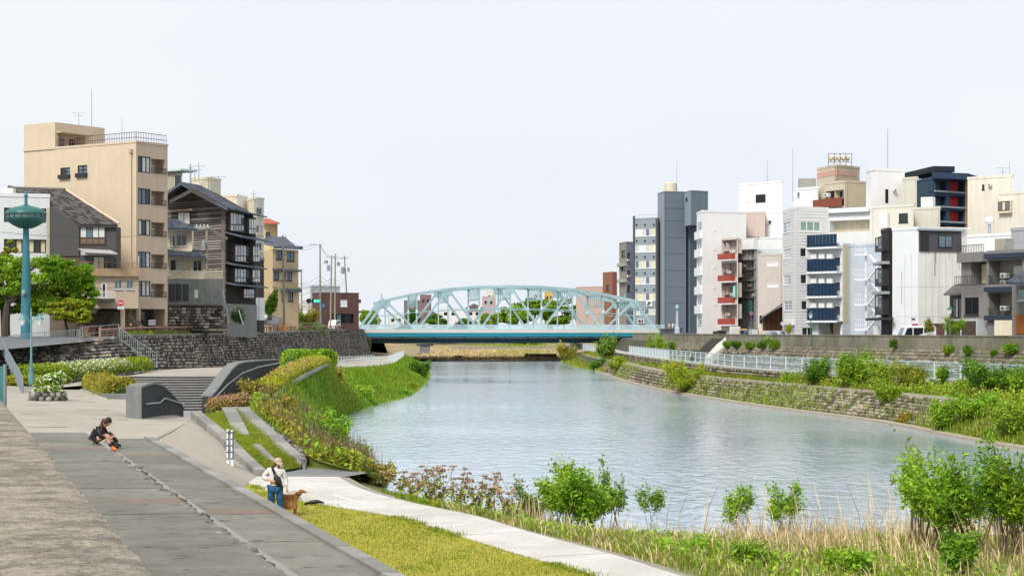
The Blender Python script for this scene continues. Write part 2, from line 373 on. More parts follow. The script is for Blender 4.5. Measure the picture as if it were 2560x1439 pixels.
# verge strip of gravel beside the path
loft([[p+Vector((0, 0, -.004)) for p in PR3], [p+Vector((.38, .2, -.05)) for p in PR3]], 'path_verge', mat('verge', '#918b7d', .95, .3, 4, .5, 20), 1, kind='structure')
# parapet coping beside the camera
M_COPE = mat('coping_granite', '#a79d8a', .95, .42, 26, .9, 45, color2='#7d7466', mixscale=5)
cop = thing('parapet_wall', (wx(12)-.2, 12, 4.6), 'rough weathered granite parapet wall close in the corner', 'wall')
cy = [-1.2, 2.6, 6.2, 9.9, 13.6, 17.4, 21.2, 25]
rr = random.Random(3)
def cope_block(y0, y1, m):
    bm = bmesh.new(); nx, ny = 10, 44; grid = {}
    for j in range(ny+1):
        Y = y0+.006+(y1-y0-.012)*j/ny
        for i in range(nx+1):
            X = wx(Y)-.44+.44*i/nx
            edge = (i in (0, nx)) or (j in (0, ny))
            z = 5.70+rr.gauss(0, .0016)-(.010 if edge else 0)
            grid[i, j] = bm.verts.new((X+(rr.gauss(0, .0035) if i in (0, nx) else 0), Y, z))
    for j in range(ny):
        for i in range(nx): bm.faces.new((grid[i, j], grid[i+1, j], grid[i+1, j+1], grid[i, j+1]))
    for i0 in (0, nx):
        lo = [bm.verts.new((grid[i0, j].co.x, grid[i0, j].co.y, 5.46)) for j in range(ny+1)]
        for j in range(ny): bm.faces.new((grid[i0, j], grid[i0, j+1], lo[j+1], lo[j]))
    for j0 in (0, ny):
        lo = [bm.verts.new((grid[i, j0].co.x, grid[i, j0].co.y, 5.46)) for i in range(nx+1)]
        for i in range(nx): bm.faces.new((grid[i, j0], grid[i+1, j0], lo[i+1], lo[i]))
    bmesh.ops.recalc_face_normals(bm, faces=bm.faces)
    me = bpy.data.meshes.new('coping_stone'); bm.to_mesh(me); bm.free(); link('coping_stone', me, m, cop)
for y0, y1 in zip(cy[:-1], cy[1:]): cope_block(y0, y1, M_COPE)
mb = MB()
mb.hexa([(wx(-1.2)-.4, -1.2, 3.4), (wx(-1.2)-.04, -1.2, 3.4), (wx(25)-.04, 25, 3.4), (wx(25)-.4, 25, 3.4), (wx(-1.2)-.4, -1.2, 5.47), (wx(-1.2)-.04, -1.2, 5.47), (wx(25)-.04, 25, 5.47), (wx(25)-.4, 25, 5.47)])
mb.hexa([(wx(25)-.4, 25, 3.4), (wx(25)-.04, 25, 3.4), (wx(63)-.04, 63, 3.4), (wx(63)-.4, 63, 3.4), (wx(25)-.4, 25, 4.15), (wx(25)-.04, 25, 4.15), (wx(63)-.04, 63, 4.05), (wx(63)-.4, 63, 4.05)])
mb.build('wall_body', M_CONCD, cop)
# upper walk on the camera's side of the parapet
up = MB(); up.hexa([(-25, -3, 3.8), (wx(-3)-.4, -3, 3.8), (wx(25)-.4, 25, 3.8), (-30, 25, 3.8), (-25, -3, 4.75), (wx(-3)-.4, -3, 4.75), (wx(25)-.4, 25, 4.75), (-30, 25, 4.75)])
o = up.build('upper_walk', M_CONC); o['kind'] = 'structure'
o = loft([[(-30, 25, 4.7), (wx(25)-.4, 25, 4.7)], [(-42, 63, 4.0), (wx(63)-.4, 63, 4.0)]], 'upper_walk', M_CONC, 4, kind='structure')
# plaza
M_PLAZA = mat('plaza_concrete', '#a8a091', .92, .09, 1.2, .25, 30, color2='#9a9385', mixscale=.16)
PN = [(-42, 62, 3.6), (-25, 61.5, 3.3), (-18.6, 61.5, 3.0), (-16.2, 61.2, 2.94), (-14.3, 62.0, 2.85), (-12.3, 62.8, 2.69), (-13.55, 80, 2.7)]
PF = [(-48, 120, 4.0), (-36, 122, 3.2), (-31, 124, 2.95), (-27.5, 120, 2.9), (-22.5, 112, 2.85), (-18.9, 100, 2.75), (-15.7, 88, 2.5)]
PLAZA = [smooth_line(PN, 5), smooth_line(PF, 5)]
loft(PLAZA, 'plaza_paving', M_PLAZA, 24, lambda t: min(1, t*1.25) if t < .8 else 1, 0, kind='structure')
def plz(X, Y):
    best = None
    for i in range(61):
        for j in range(41):
            u, t = i/60, j/40
            p = interp(PLAZA[0], u*(len(PLAZA[0])-1)); q = interp(PLAZA[1], u*(len(PLAZA[1])-1)); v = p.lerp(q, t); v.z = p.z+(q.z-p.z)*(min(1, t*1.25) if t < .8 else 1)
            d = (v.x-X)**2+(v.y-Y)**2
            if best is None or d < best[0]: best = (d, v.z)
    return best[1]
# dark setts let into the plaza as bands
SETT = mat('sett_dark', '#6f7b78', .9, .2, 3, .3, 25)
for x0, x1, y, z in ((62, 165, 1059, 3.05), (225, 318, 1052, 2.78), (52, 138, 1034, 2.95), (190, 270, 1027, 2.85), (36, 120, 1011, 3.0), (150, 238, 1009, 2.85), (140, 210, 994, 2.85), (130, 188, 981, 2.86), (128, 180, 972, 2.87)):
    p = PZ(x0, y, z); q = PZ(x1, y-2, z)
    p.z = plz(p.x, p.y)+.008; q.z = plz(q.x, q.y)+.008
    mb = MB(); d = Vector((0, .26, 0)); mid = p.lerp(q, .5); mid.z = plz(mid.x, mid.y)+.008; mid2 = mid
    mb.quad(p, mid, mid+d, p+d); mb.quad(mid, q, q+d, mid+d); o = mb.build('sett_band', SETT); o['kind'] = 'structure'
# concrete ramp beside the slope, grass slope with its kerbs, pad at the foot
RL = [(-12.4, 64.6, 2.7), (-11.2, 60.5, 2.2), (-9.8, 56, 1.6), (-8.8, 53, 1.14)]
RR_ = [(-13.55, 80, 2.7), (-11.3, 72.6, 2.2), (-9.95, 69.6, 1.5), (-9.25, 68.3, 1.13)]
loft([RL, RR_], 'concrete_ramp', M_PLAZA, 4, kind='structure')
GL = [(-13.5, 80.2, 2.78), (-11.25, 72.8, 2.28), (-9.9, 69.7, 1.58), (-9.15, 68.4, 1.16)]
GR = [(-12.8, 88.4, 2.8), (-10.3, 78.3, 2.25), (-8.6, 73, 1.62), (-7.95, 72.4, 1.22)]
GSLOPE = [smooth_line(GL, 5), smooth_line(GR, 5)]
loft(GSLOPE, 'grass_slope', mat('grass_slope_soil', '#77882b', .95, .22, 3, .6, 40, color2='#a39a42', mixscale=.6), 6, kind='structure')
pad = MB(); pad.add([(-10.4, 68.2, 1.122), (-6.2, 68, 1.122), (-5.4, 70.2, 1.122), (-6.4, 73, 1.122), (-8.2, 72.8, 1.122), (-9.3, 68.6, 1.122)], [(0, 1, 2, 3, 4, 5)]); o = pad.build('concrete_pad', M_CONCD); o['kind'] = 'structure'
def kerbline(name, label, pts, wdt, h, m, n, under=.5, side=0):
    t_ = thing(name, pts[len(pts)//2], label, 'kerb'); L = smooth_line(pts, 8)
    for i in range(n):
        a = interp(L, (i+.01)/n*(len(L)-1)); b = interp(L, (i+.99)/n*(len(L)-1)); d = (b-a); r = Vector((-d.y, d.x, 0)).normalized()*wdt/2; s_ = r*side
        mb = MB(); mb.hexa([a-r+s_-Vector((0, 0, under)), a+r+s_-Vector((0, 0, under)), b+r+s_-Vector((0, 0, under)), b-r+s_-Vector((0, 0, under)), a-r+s_+Vector((0, 0, h)), a+r+s_+Vector((0, 0, h)), b+r+s_+Vector((0, 0, h)), b-r+s_+Vector((0, 0, h))])
        mb.build('kerb_stone', m[i % len(m)], t_)
    return t_
kerbline('kerb', 'raised concrete kerb between beige ramp and grass slope', GL, .42, .22, kerb_m, 9)
kerbline('kerb', 'flat concrete edging between grass slope and weedy river bank', GR, .75, .06, kerb_m, 10)
gm = [Vector(p).lerp(Vector(q), .45) for p, q in zip(GSLOPE[0], GSLOPE[1])]
kerbline('stepping_strip', 'upper flagstone strip laid down the middle of the grass slope', [gm[0]+Vector((.2, 2.2, .12)), gm[2]+Vector((.3, .6, .08)), gm[5]], .6, .03, kerb_m, 3, .3)
kerbline('stepping_strip', 'lower flagstone strip laid down the middle of the grass slope', [gm[7], gm[10], gm[13]], .6, .03, kerb_m, 4, .3)
loft([[(x-.3, y, z-.15) for x, y, z in GR], [(-12.0, 89.5, 2.6), (-9.6, 80, 2.0), (-7.2, 75.5, 1.2), (-5.0, 72.5, .9)]], 'bank_shoulder', M_BANK, 4, kind='structure')
# ------------------------------------------------------------------ left bank beyond the plaza
LT = [(-5.7, 70.5, 1.12), (-8.0, 73.2, 1.55), (-10.0, 79, 2.2), (-12.4, 89, 2.75), (-12.8, 98, 2.85), (-13.2, 115, 3.5), (-13.8, 136, 3.9), (-14.4, 148, 3.75), (-17, 172, 2.7), (-17.5, 200, 2.35), (-15.2, 236, 2.15), (-17.8, 300, 1.85), (-20, 352, 1.7), (-25, 404, 1.2)]
LW = [(-5.2, 79, -.35), (-6.4, 86, -.35), (-7.6, 93, -.35), (-8.8, 102, -.35), (-9.6, 110, -.35), (-11.6, 122, -.35), (-12.6, 137, -.35), (-12.3, 152, -.35), (-11.4, 168, -.35), (-9.9, 184, -.35), (-10.2, 215, -.35), (-11.2, 260, -.35), (-14, 320, -.35), (-19, 404, -.35)]
LTs, LWs = smooth_line(LT, 5), smooth_line(LW, 5)
def lbprof(t): return t**1.25
loft([LTs, LWs], 'left_bank', M_BANK, 12, lbprof, .10, kind='structure')
loft([[(x, y, z+.02) for x, y, z in LT[:5]], [(x+.1, y+.1, z-1.5) for x, y, z in LT[:5]]], 'bank_foot', M_BANK, 2, kind='structure')
def lb(u, t):
    p = interp(LTs, u*(len(LTs)-1)); q = interp(LWs, u*(len(LWs)-1)); v = p.lerp(q, t); v.z = p.z+(q.z-p.z)*lbprof(t); return v
# amphitheatre pit, hump walk, upper terrace and river walk
mb = MB(); mb.quad((-23, 84, 2.02), (-13.2, 84, 2.02), (-13.2, 113, 2.02), (-23, 113, 2.02)); o = mb.build('pit_floor', mat('pit_floor', '#8f908e', .9, .1, 2, .2)); o['kind'] = 'structure'
loft([[(-13.3, 81, 2.7), (-13.9, 88, 2.45), (-15.2, 97, 2.75), (-15.4, 114, 3.2), (-16, 129, 3.62), (-18.2, 150, 3.66)], [(-12.4, 89, 2.76), (-12.5, 92, 2.8), (-12.8, 98, 2.86), (-13.2, 115, 3.5), (-13.8, 136, 3.9), (-14.4, 148, 3.75)]], 'hump_walk', M_PLAZA, 3, kind='structure')
loft([[(-29, 112, 2.9), (-24, 113.5, 3.3), (-20, 112.6, 3.70), (-15.5, 113.2, 3.2)], [(-30, 150, 3.2), (-26, 150, 3.45), (-22, 150, 3.6), (-18, 150, 3.68)]], 'upper_terrace', M_PLAZA, 4, kind='structure')
loft([[(-28, 149, 3.25), (-28.2, 172, 2.9), (-28.5, 200, 2.4), (-28.8, 240, 2.1), (-29, 300, 1.8), (-29, 345, 1.6), (-29.2, 404, 1.2)], [(-14.4, 149, 3.7), (-17, 172, 2.7), (-17.5, 200, 2.35), (-15.2, 236, 2.15), (-17.8, 300, 1.85), (-20, 352, 1.7), (-25, 404, 1.2)]], 'river_walk', M_CONC, 4, kind='structure')
# left town ground behind the wall, rising to the bridge
loft([[(-300, 118, 4.9), (-300, 150, 5.4), (-300, 200, 6), (-300, 300, 6.4), (-300, 404, 6.7), (-300, 440, 6.7)], [(-36, 132, 5.1), (-29.9, 150, 6.0), (-29.9, 200, 6.05), (-30.3, 300, 6.45), (-31, 390, 6.75), (-31, 440, 6.75)]], 'left_street', M_ASPH, 4, kind='structure')
# ------------------------------------------------------------------ right bank
rw = [(1560, 953), (1633, 972), (1716, 987), (1840, 1007), (1960, 1025), (2058, 1037), (2138, 1047), (2240, 1062), (2351, 1086), (2507, 1116)]
RWL = [(10.2, 404), (10, 372), (13.6, 298)]+[tuple(PZ(x, y, 0).xy) for x, y in rw]+[(29.5, 88), (36, 60), (46, 20)]
rpth = [(1560, 912), (1644, 927), (1729, 940), (1849, 951), (1960, 960), (2058, 970), (2240, 985), (2485, 1011)]
def yint(line, Yv):
    L = sorted(line, key=lambda p: p[1])
    for a, b in zip(L[:-1], L[1:]):
        if a[1] <= Yv <= b[1]: return a[0]+(b[0]-a[0])*(Yv-a[1])/(b[1]-a[1])
    return L[0][0] if Yv < L[0][1] else L[-1][0]
RPT = [(14.5, 404), (14.2, 350), (15.4, 300)]+[tuple(PZ(x, y, 1.75).xy) for x, y in rpth]+[(33, 92), (40, 60), (50, 20)]
RFN = [(19, 404), (18.3, 350), (18.6, 300), (20, 235), (21.9, 187), (26.5, 164), (32.8, 141), (37, 120), (42, 92), (48, 60), (58, 20)]
RST = [404, 350, 300, 268, 240, 220, 205, 190, 178, 168, 158, 149, 141, 132, 124, 116, 106, 92, 70, 45, 20]
def rline(line, z, off=0, clamp=None):
    return [(yint(line, Y)+off, Y, z) for Y in RST]
RW3 = rline(RWL, -.3); RP3 = rline(RPT, 1.75)
RP3 = [(max(p[0], w_[0]+1.6), p[1], p[2]) for p, w_ in zip(RP3, RW3)]
RPI = [(p[0]+1.9, p[1], 1.77) for p in RP3]
RF3 = [(max(x, q[0]+.5), y, 2.68) for (x, y, z), q in zip(rline(RFN, 2.68), RPI)]
RFB = [(x-.35, y, 1.85) for x, y, z in RF3]
RTI = [(x+2.6, y, 2.7) for x, y, z in RF3]
RTT = [(x+1.7, y, 5.0) for x, y, z in RTI]
loft([RW3, RP3], 'right_bank_slope', M_MORTAR, 3, kind='structure')
loft([RP3, RPI], 'right_river_path', mat('river_path', '#94897b', .92, .15, 1.2, .2), 1, kind='structure')
loft([RPI, RFB], 'right_verge', M_BANK, 4, kind='structure')
loft([RFB, RF3], 'right_bank_step', M_MORTAR, 1, kind='structure')
loft([RF3, RTI], 'right_terrace', M_CONC, 2, kind='structure')
loft([RTI, RTT], 'right_bank_upper', M_MORTAR, 2, kind='structure')
RLAND = [(x+.45, y, 5.02) for x, y, z in RTT]
loft([RTT, RLAND, [(400, y, 5.1) for x, y, z in RTT]], 'right_street', M_ASPH, 2, kind='structure')
def rhit(x, y):
    """point of the right bank seen at photo pixel (x, y), found by marching along the sight line"""
    L = [RW3, RP3, RPI, RFB, RF3, RTI, RTT, [(q[0]-.12, q[1], 6.0) for q in RTT]]
    Y = 60.
    while Y < 420:
        X, z = (x-1280)/F*Y, CZ-(y-HY)/F*Y
        pr = [(yint(l, Y), l[8][2]) for l in L]
        zs = -9
        for (xa, za), (xb, zb) in zip(pr[:-1], pr[1:]):
            if xa <= X <= max(xb, xa+.02): zs = za+(zb-za)*(X-xa)/max(.02, xb-xa)
        if X > pr[-1][0]: zs = 6.0
        if z <= zs: return Vector((X, Y, z))
        Y += .15
    return P(x, y, 300)
# ------------------------------------------------------------------ ground beyond the bridge
far = [[(-31, 404, 1.0), (-24, 404, .8), (-12, 404, -.2), (10.4, 404, -.2), (15, 404, 1.4), (22, 404, 2.6)],
       [(-33, 440, 1.6), (-26, 440, 1.0), (-14, 440, .35), (8, 440, .3), (14, 440, 1.6), (23, 440, 2.7)],
       [(-38, 500, 2.6), (-32, 500, 1.8), (-20, 500, 1.0), (2, 500, .9), (12, 500, 2.0), (22, 500, 3.0)],
       [(-60, 580, 3.4), (-45, 580, 3.0), (-25, 580, 2.6), (0, 580, 2.6), (14, 580, 3.2), (30, 580, 4)]]
loft(far, 'shoal', mat('shoal_drygrass', '#a08a64', .95, .25, .5, .5, 3, color2='#7f7a52', mixscale=.12), 5, noise=.25, kind='structure')
loft([[(-60, 575, 3), (0, 575, 2.5), (60, 575, 3.2)], [(-62, 582, 5.6), (0, 584, 5.4), (62, 582, 5.8)]], 'far_revetment', mat('far_stone', '#77726a', .9, .3, .6, .4, 4, color2='#5d5f4e', mixscale=.2), 4, kind='structure')
loft([[(-700, 583, 6.4), (0, 584, 5.4), (700, 583, 6.4)], [(-2500, 4000, 8), (0, 4000, 8), (2500, 4000, 8)]], 'far_town_ground', M_ASPH, 4, kind='structure')
loft([[(-330, 440, 6.7), (-31, 440, 6.7)], [(-700, 590, 6.6), (-48, 590, 6.2)]], 'far_left_street', M_ASPH, 2, kind='structure')
loft([[(-31, 440, 6.7), (-48, 590, 6.2)], [(-29, 440, 1.2), (-45, 590, 3.0)]], 'far_left_wall', M_CONCD, 2, kind='structure')
loft([[(33, 404, 6.0), (400, 404, 5.1)], [(40, 590, 6.2), (700, 590, 6.6)]], 'far_right_street', M_ASPH, 2, kind='structure')
loft([[(33, 404, 6.0), (40, 590, 6.2)], [(22, 404, 2.6), (28, 590, 3.8)]], 'far_right_wall', mat('far_stone', '#77726a'), 3, kind='structure')
for x0, x1, ya, yb, Yd, c_ in ((985, 1150, 869, 876, 520, '#6f6a60'), (1120, 1395, 866, 884, 500, '#7a746a'), (1000, 1200, 878, 884, 470, '#8a8474')):
    mb = MB(); a = P(x0, yb, Yd); b = P(x1, yb, Yd); mb.hexa([a-Vector((0, 0, 1)), b-Vector((0, 0, 1)), b+Vector((0, 6, -1)), a+Vector((0, 6, -1)), a, b, P(x1+12, ya, Yd+5), P(x0+12, ya, Yd+5)]); o = mb.build('shore_revetment', mat('shore_'+c_[1:], c_, .95, .3, .5, .5, 3, streak=.25)); o['kind'] = 'structure'
# weir sill
mb = MB(); mb.box(-24, 12, 403.2, 404.6, -1.3, .06); o = mb.build('weir_sill', M_CONCD); o['kind'] = 'structure'
# ------------------------------------------------------------------ stone walls
def stone_units(tag, mats):
    out = []
    for k in range(6):
        r = random.Random(100+k); v = []
        for sc_, z in ((.5, -.5), (.49, .45), (.33, 1.0)):
            for a, b in ((-1, -1), (1, -1), (1, 1), (-1, 1)): v.append((a*sc_+r.uniform(-.07, .07), b*sc_+r.uniform(-.07, .07), z+(r.uniform(-.25, .1) if z > 0 else 0)))
        f = [(i+o_, (i+1) % 4+o_, (i+1) % 4+4+o_, i+4+o_) for o_ in (0, 4) for i in range(4)]+[(8, 9, 10, 11)]
        me = bpy.data.meshes.new(tag); me.from_pydata(v, [], f); me.update(); me.materials.append(mats[k % len(mats)]); out.append((me, np.array(v), f))
    return out
def in_view(p, pad=60):
    if p[1] < 5: return False
    x = 1280+F*p[0]/p[1]; y = HY+F*(CZ-p[2])/p[1]
    return -pad < x < 2560+pad and -pad < y < 1439+pad
def stone_face(root, base, top, course, slen, mats, m_stuff, nobj, depth=.12, jit=.12, skip=None, seed=1, hgap=.86):
    r = random.Random(seed); base = [Vector(p) for p in base]; top = [Vector(p) for p in top]
    units = stone_units('stone', mats); L = [0]
    for a, b in zip(base[:-1], base[1:]): L.append(L[-1]+(b-a).length)
    def at(line, s):
        for i in range(len(L)-1):
            if s <= L[i+1]: return line[i].lerp(line[i+1], (s-L[i])/(L[i+1]-L[i]))
        return line[-1]
    items = []; H = max((b-a).length for a, b in zip(base, top)); n = max(1, int(H/course))
    for j in range(n):
        s = r.uniform(0, slen)
        while s < L[-1]-slen*.5:
            l_ = slen*r.uniform(.7, 1.4); b = at(base, s+l_/2); t = at(top, s+l_/2); hh = (t-b).length; nn = max(1, round(hh/course))
            if j < nn:
                c = b.lerp(t, (j+.5)/nn); e1 = (at(base, min(L[-1], s+l_))-at(base, s)).normalized(); e2 = (t-b).normalized(); nrm = e1.cross(e2).normalized()
                if nrm.dot(Vector((0, 0, CZ))-c) < 0: nrm = -nrm
                if in_view(c) and not (skip and skip(c, r)):
                    items.append((c, e1, e2, nrm, l_*.93, hh/nn*hgap*r.uniform(.85, 1.05), depth*r.uniform(.7, 1.3), r.randrange(6), r.uniform(-.05, .05)))
            s += l_
    items.sort(key=lambda q: q[0].length)
    for c, e1, e2, nr, l_, h_, d_, k, rot in items[:nobj]:
        o = bpy.data.objects.new('stone', units[k][0]); COL.objects.link(o); attach(o, root)
        m = Matrix((e1*l_, e2*h_, nr*d_)).transposed().to_4x4(); m.translation = c
        if root is not None: o.matrix_parent_inverse = Matrix.Identity(4); m = (Matrix.Translation(-Vector(root.location)) if root.type == 'EMPTY' else Matrix.Identity(4)) @ m
        o.matrix_basis = m
    V = []; Fc = []; b = 0
    for c, e1, e2, nr, l_, h_, d_, k, rot in items[nobj:]:
        u = units[k][1]; V.append(np.array(c)+u[:, :1]*np.array(e1*l_)+u[:, 1:2]*np.array(e2*h_)+u[:, 2:]*np.array(nr*d_))
        Fc += [tuple(b+i for i in f) for f in units[k][2]]; b += 12
    if V:
        me = bpy.data.meshes.new('stone_courses'); me.from_pydata(np.concatenate(V).tolist(), [], Fc); me.update()
        o = link('stone_courses', me, m_stuff, root); o['kind'] = 'stuff'
    return len(items)
STL = [mat('stone_left_%d' % i, c, .9, .3, 3, .4, 20) for i, c in enumerate(('#77726a', '#57544f', '#938c80', '#4a4844', '#aaa293', '#68645d'))]
STR = [mat('stone_right_%d' % i, c, .9, .3, 3, .4, 20) for i, c in enumerate(('#8d826f', '#726a5b', '#a39883', '#5c564b', '#7f7560', '#686051'))]
M_STONES_L = mat('stones_left_mass', '#7c766c', .9, .25, 3, .3, 20, island=.8, color2='#65625a', mixscale=.3)
M_STONES_R = mat('stones_right_mass', '#857b69', .9, .25, 3, .3, 20, island=.55, color2='#656046', mixscale=.3)
WT_ = [(-38.5, 141, 5.2), (-34, 142, 5.5), (-30.8, 146, 5.95), (-29.9, 153, 6.02), (-29.9, 200, 6.08), (-30.1, 260, 6.3), (-30.4, 320, 6.55), (-30.9, 388, 6.8)]
WB_ = [(-37.9, 138.4, 3.3), (-33.6, 139.6, 3.1), (-29.6, 144, 3.15), (-28.4, 153, 3.1), (-28.2, 200, 2.2), (-28.3, 260, 1.85), (-28.5, 320, 1.6), (-28.9, 385, 1.0)]
lw = thing('stone_retaining_wall', (-29, 200, 2.2), 'dark coursed stone retaining wall under the street on the left bank', 'wall')
mb = MB()
for i in range(len(WT_)-1):
    a, b, c, d = (Vector(p) for p in (WB_[i], WB_[i+1], WT_[i+1], WT_[i])); mb.quad(a, b, c, d)
mb.quad(WB_[-1], (-31, 404, 1), (-31.2, 404, 6.75), WT_[-1]); mb.build('wall_core', M_MORTAR, lw)
stone_face(lw, WB_, WT_, .32, .42, STL, M_STONES_L, 300, .15, seed=5, hgap=.74)
# end face of the wall by the bridge
stone_face(lw, [(-28.9, 385, 1.0), (-29.6, 396, .9)], [(-30.9, 388, 6.8), (-31.0, 396, 6.8)], .45, .6, STL, M_STONES_L, 0, .13, seed=6)
mb = MB()
Lc = [Vector(p) for p in WT_]
for a, b in zip(Lc[2:-1], Lc[3:]):
    d = Vector((.22, 0, 0)); u_ = Vector((0, 0, .16)); mb.hexa([a-d, a+d, b+d, b-d, a-d+u_, a+d+u_, b+d+u_, b-d+u_])
mb.build('coping', M_CONCD, lw)
# right bank masonry
def seg(line, y0, y1):
    return [Vector(p) for p in line if y0 <= p[1] <= y1]
rl = thing('lower_stone_revetment', (RP3[10][0], RP3[10][1], 0), 'sloping stone revetment at the waterline below the asphalt river path', 'revetment')
stone_face(rl, [Vector((p[0]+(q[0]-p[0])*.22, p[1], .12)) for p, q in zip(seg(RW3, 100, 300), seg(RP3, 100, 300))], [q-Vector((.1, 0, .05)) for q in seg(RP3, 100, 300)], .40, .55, STR, M_STONES_R, 300, .14, skip=lambda c, r: c.y < 114 and r.random() < .6, seed=9, hgap=.74)
mb = MB()
for p, q in zip(seg(RW3, 90, 310)[:-1], seg(RW3, 90, 310)[1:]):
    e = Vector((.45, 0, 0)); z0 = Vector((0, 0, -.2)); z1 = Vector((0, 0, .48)); f_ = Vector((.2, 0, 0)); mb.hexa([p+z0-f_, p+e+z0, q+e+z0, q-f_+z0, p+z1-f_, p+e+z1, q+e+z1, q+z1-f_])
mb.build('foot_sill', mat('sill_concrete', '#a89a86', .9, .2, 1.5, .3), rl)
rs = thing('low_stone_wall', (RF3[8][0], RF3[8][1], 1.8), 'low stone wall carrying the pale fence along the right bank', 'wall')
stone_face(rs, seg(RFB, 112, 300), seg(RF3, 112, 300), .30, .5, STR, M_STONES_R, 200, .13, seed=10, hgap=.74)
mb = MB()
for p, q in zip(seg(RF3, 92, 310)[:-1], seg(RF3, 92, 310)[1:]):
    e = Vector((.3, 0, 0)); u_ = Vector((0, 0, .14)); k_ = Vector((-.14, 0, 0)); mb.hexa([p+k_, p+e, q+e, q+k_, p+u_+k_, p+e+u_, q+e+u_, q+u_+k_])
mb.build('coping', M_CONC, rs)
ru = thing('upper_stone_revetment', (RTI[8][0], RTI[8][1], 2.7), 'pale stone revetment below the concrete parapet on the right bank', 'revetment')
def upl(line0, line1, f): return [a.lerp(b, f) for a, b in zip(line0, line1)]
tiA, ttA = seg(RTI, 106, 310), seg(RTT, 106, 310)
stone_face(ru, tiA, upl(tiA, ttA, .62), .34, .5, STR, M_STONES_R, 300, .16, seed=11, hgap=.7)
stone_face(ru, upl(tiA, ttA, .62), ttA, .36, .5, STR, mat('stones_buried', '#837a68', .95, .25, 3, .4, 15, island=.25, color2='#6f6858', mixscale=.3), 0, .05, seed=12, hgap=.9)
# parapet on the right bank
M_PARA = mat('parapet_concrete', '#8a8272', .95, .2, .9, .4, 12, color2='#6f6a58', mixscale=.3, streak=.15)
rp = thing('concrete_parapet', (RTT[8][0], RTT[8][1], 4.6), 'stained concrete parapet wall along the street on the right bank', 'wall')
tt = seg(RTT, 100, 400)
for i, (p, q) in enumerate(zip(tt[:-1], tt[1:])):
    n_ = max(1, int((q-p).length/9))
    for k in range(n_):
        a = p.lerp(q, k/n_+.002); b = p.lerp(q, (k+1)/n_-.002); x = Vector((-.12, 0, 0)); e = Vector((.4, 0, 0)); z0 = Vector((0, 0, -.65)); z1 = Vector((0, 0, 1.0))
        if not (in_view(a, 200) or in_view(b, 200)): continue
        mb = MB(); mb.hexa([a+x+z0, a+e+z0, b+e+z0, b+x+z0, a+x+z1, a+e+z1, b+e+z1, b+x+z1]); w_ = mb.build('wall_panel', M_PARA, rp)
        mb = MB(); z2 = Vector((0, 0, 1.10)); x2 = Vector((-.18, 0, 0)); e2 = Vector((.46, 0, 0)); z1b = z1+Vector((0, 0, .002)); mb.hexa([a+x2+z1b, a+e2+z1b, b+e2+z1b, b+x2+z1b, a+x2+z2, a+e2+z2, b+e2+z2, b+x2+z2]); mb.build('coping', M_PARA, w_)
# pale sloping kerb of the bank stairs and the dark stairs next to it
mb = MB(); a = PZ(1815, 842, 6.0) if False else P(1815, 842, 236); pts = [P(1815, 841, 218.5), P(1790, 862, 217.5), P(1762, 893, 216.5)]
bs_ = thing('bank_stair', pts[2], 'concrete stair flank running down the right bank beside dark steps', 'stair')
for a, b in zip(pts[:-1], pts[1:]):
    e = Vector((1.15, 0, 0)); d = Vector((0, 0, -1.0)); mb.hexa([a+d, a+e+d, b+e*.5+d, b+d, a, a+e, b+e*.5, b])
mb.build('stair_flank', mat('flank_concrete', '#c9c5bc', .9, .12, 1, .2), bs_)
for k in range(14):
    f_ = k/13; c = P(1803, 844, 218.4).lerp(P(1752, 891, 216.6), f_); mb = MB(); mb.box(c.x-1.2, c.x+.15, c.y-.3, c.y+.3, c.z-.5, c.z-.05); mb.build('step', mat('step_dark', '#4c4a45', .9, .2, 2), bs_)
# ------------------------------------------------------------------ fences
def fence(name, label, pts, spacing, h, m, rails=(1.0,), bal=None, post_w=.07, cat='fence', group=None, panel=None, extra=None, zoff=0.):
    pts = [Vector(p) for p in pts]; t_ = thing(name, pts[0], label, cat, group); L = [0]
    for a, b in zip(pts[:-1], pts[1:]): L.append(L[-1]+(b-a).length)
    def at(s):
        for i in range(len(L)-1):
            if s <= L[i+1]+1e-6: return pts[i].lerp(pts[i+1], (s-L[i])/(L[i+1]-L[i]))
        return pts[-1]
    n = max(1, round(L[-1]/spacing))
    for i in range(n+1):
        p = at(L[-1]*i/n); mb = MB(); mb.bar(p-Vector((0, 0, .1)), p+Vector((0, 0, h)), post_w, post_w, (0, 1, 0)); mb.build('post', m, t_)
    for i in range(n):
        a = at(L[-1]*i/n); b = at(L[-1]*(i+1)/n); mb = MB()
        for r in rails: mb.bar(a+Vector((0, 0, h*r)), b+Vector((0, 0, h*r)), post_w*.6, post_w*.7)
        mb.build('rail', m, t_)
        if bal:
            mb = MB(); d = (b-a); k = int(d.length/bal[0])
            for q in range(1, k):
                c = a+d*(q/k); mb.bar(c+Vector((0, 0, h*.08)), c+Vector((0, 0, h*.97)), bal[1], bal[1], (0, 1, 0))
            o = mb.build('baluster_panel', m, t_); o['kind'] = 'stuff'
        if panel:
            mb = MB(); u_ = Vector((0, 0, h*.05)); v_ = Vector((0, 0, h*.96)); mb.quad(a+u_, b+u_, b+v_, a+v_); mb.build('mesh_panel', panel, t_)
        if extra: extra(a, b, t_)
    return t_
M_GREYF = mat('grey_fence', '#7d868b', .6, .1, 4)
fence('metal_fence', 'grey metal bar fence climbing beside the walk at the left edge', [PZ(57, 985, 2.9), P(35, 940, 119), P(17, 905, 129), P(6, 880, 138)], 2.6, .95, M_GREYF, (1., .1), (.14, .03))
fence('metal_fence', 'grey metal bar fence along the wall top below the lamp tower', [P(22, 872, 142), P(60, 866, 142.5), P(120, 862, 143), P(200, 856, 144)], 2.2, 1.0, M_GREYF, (1., .1), (.14, .03))
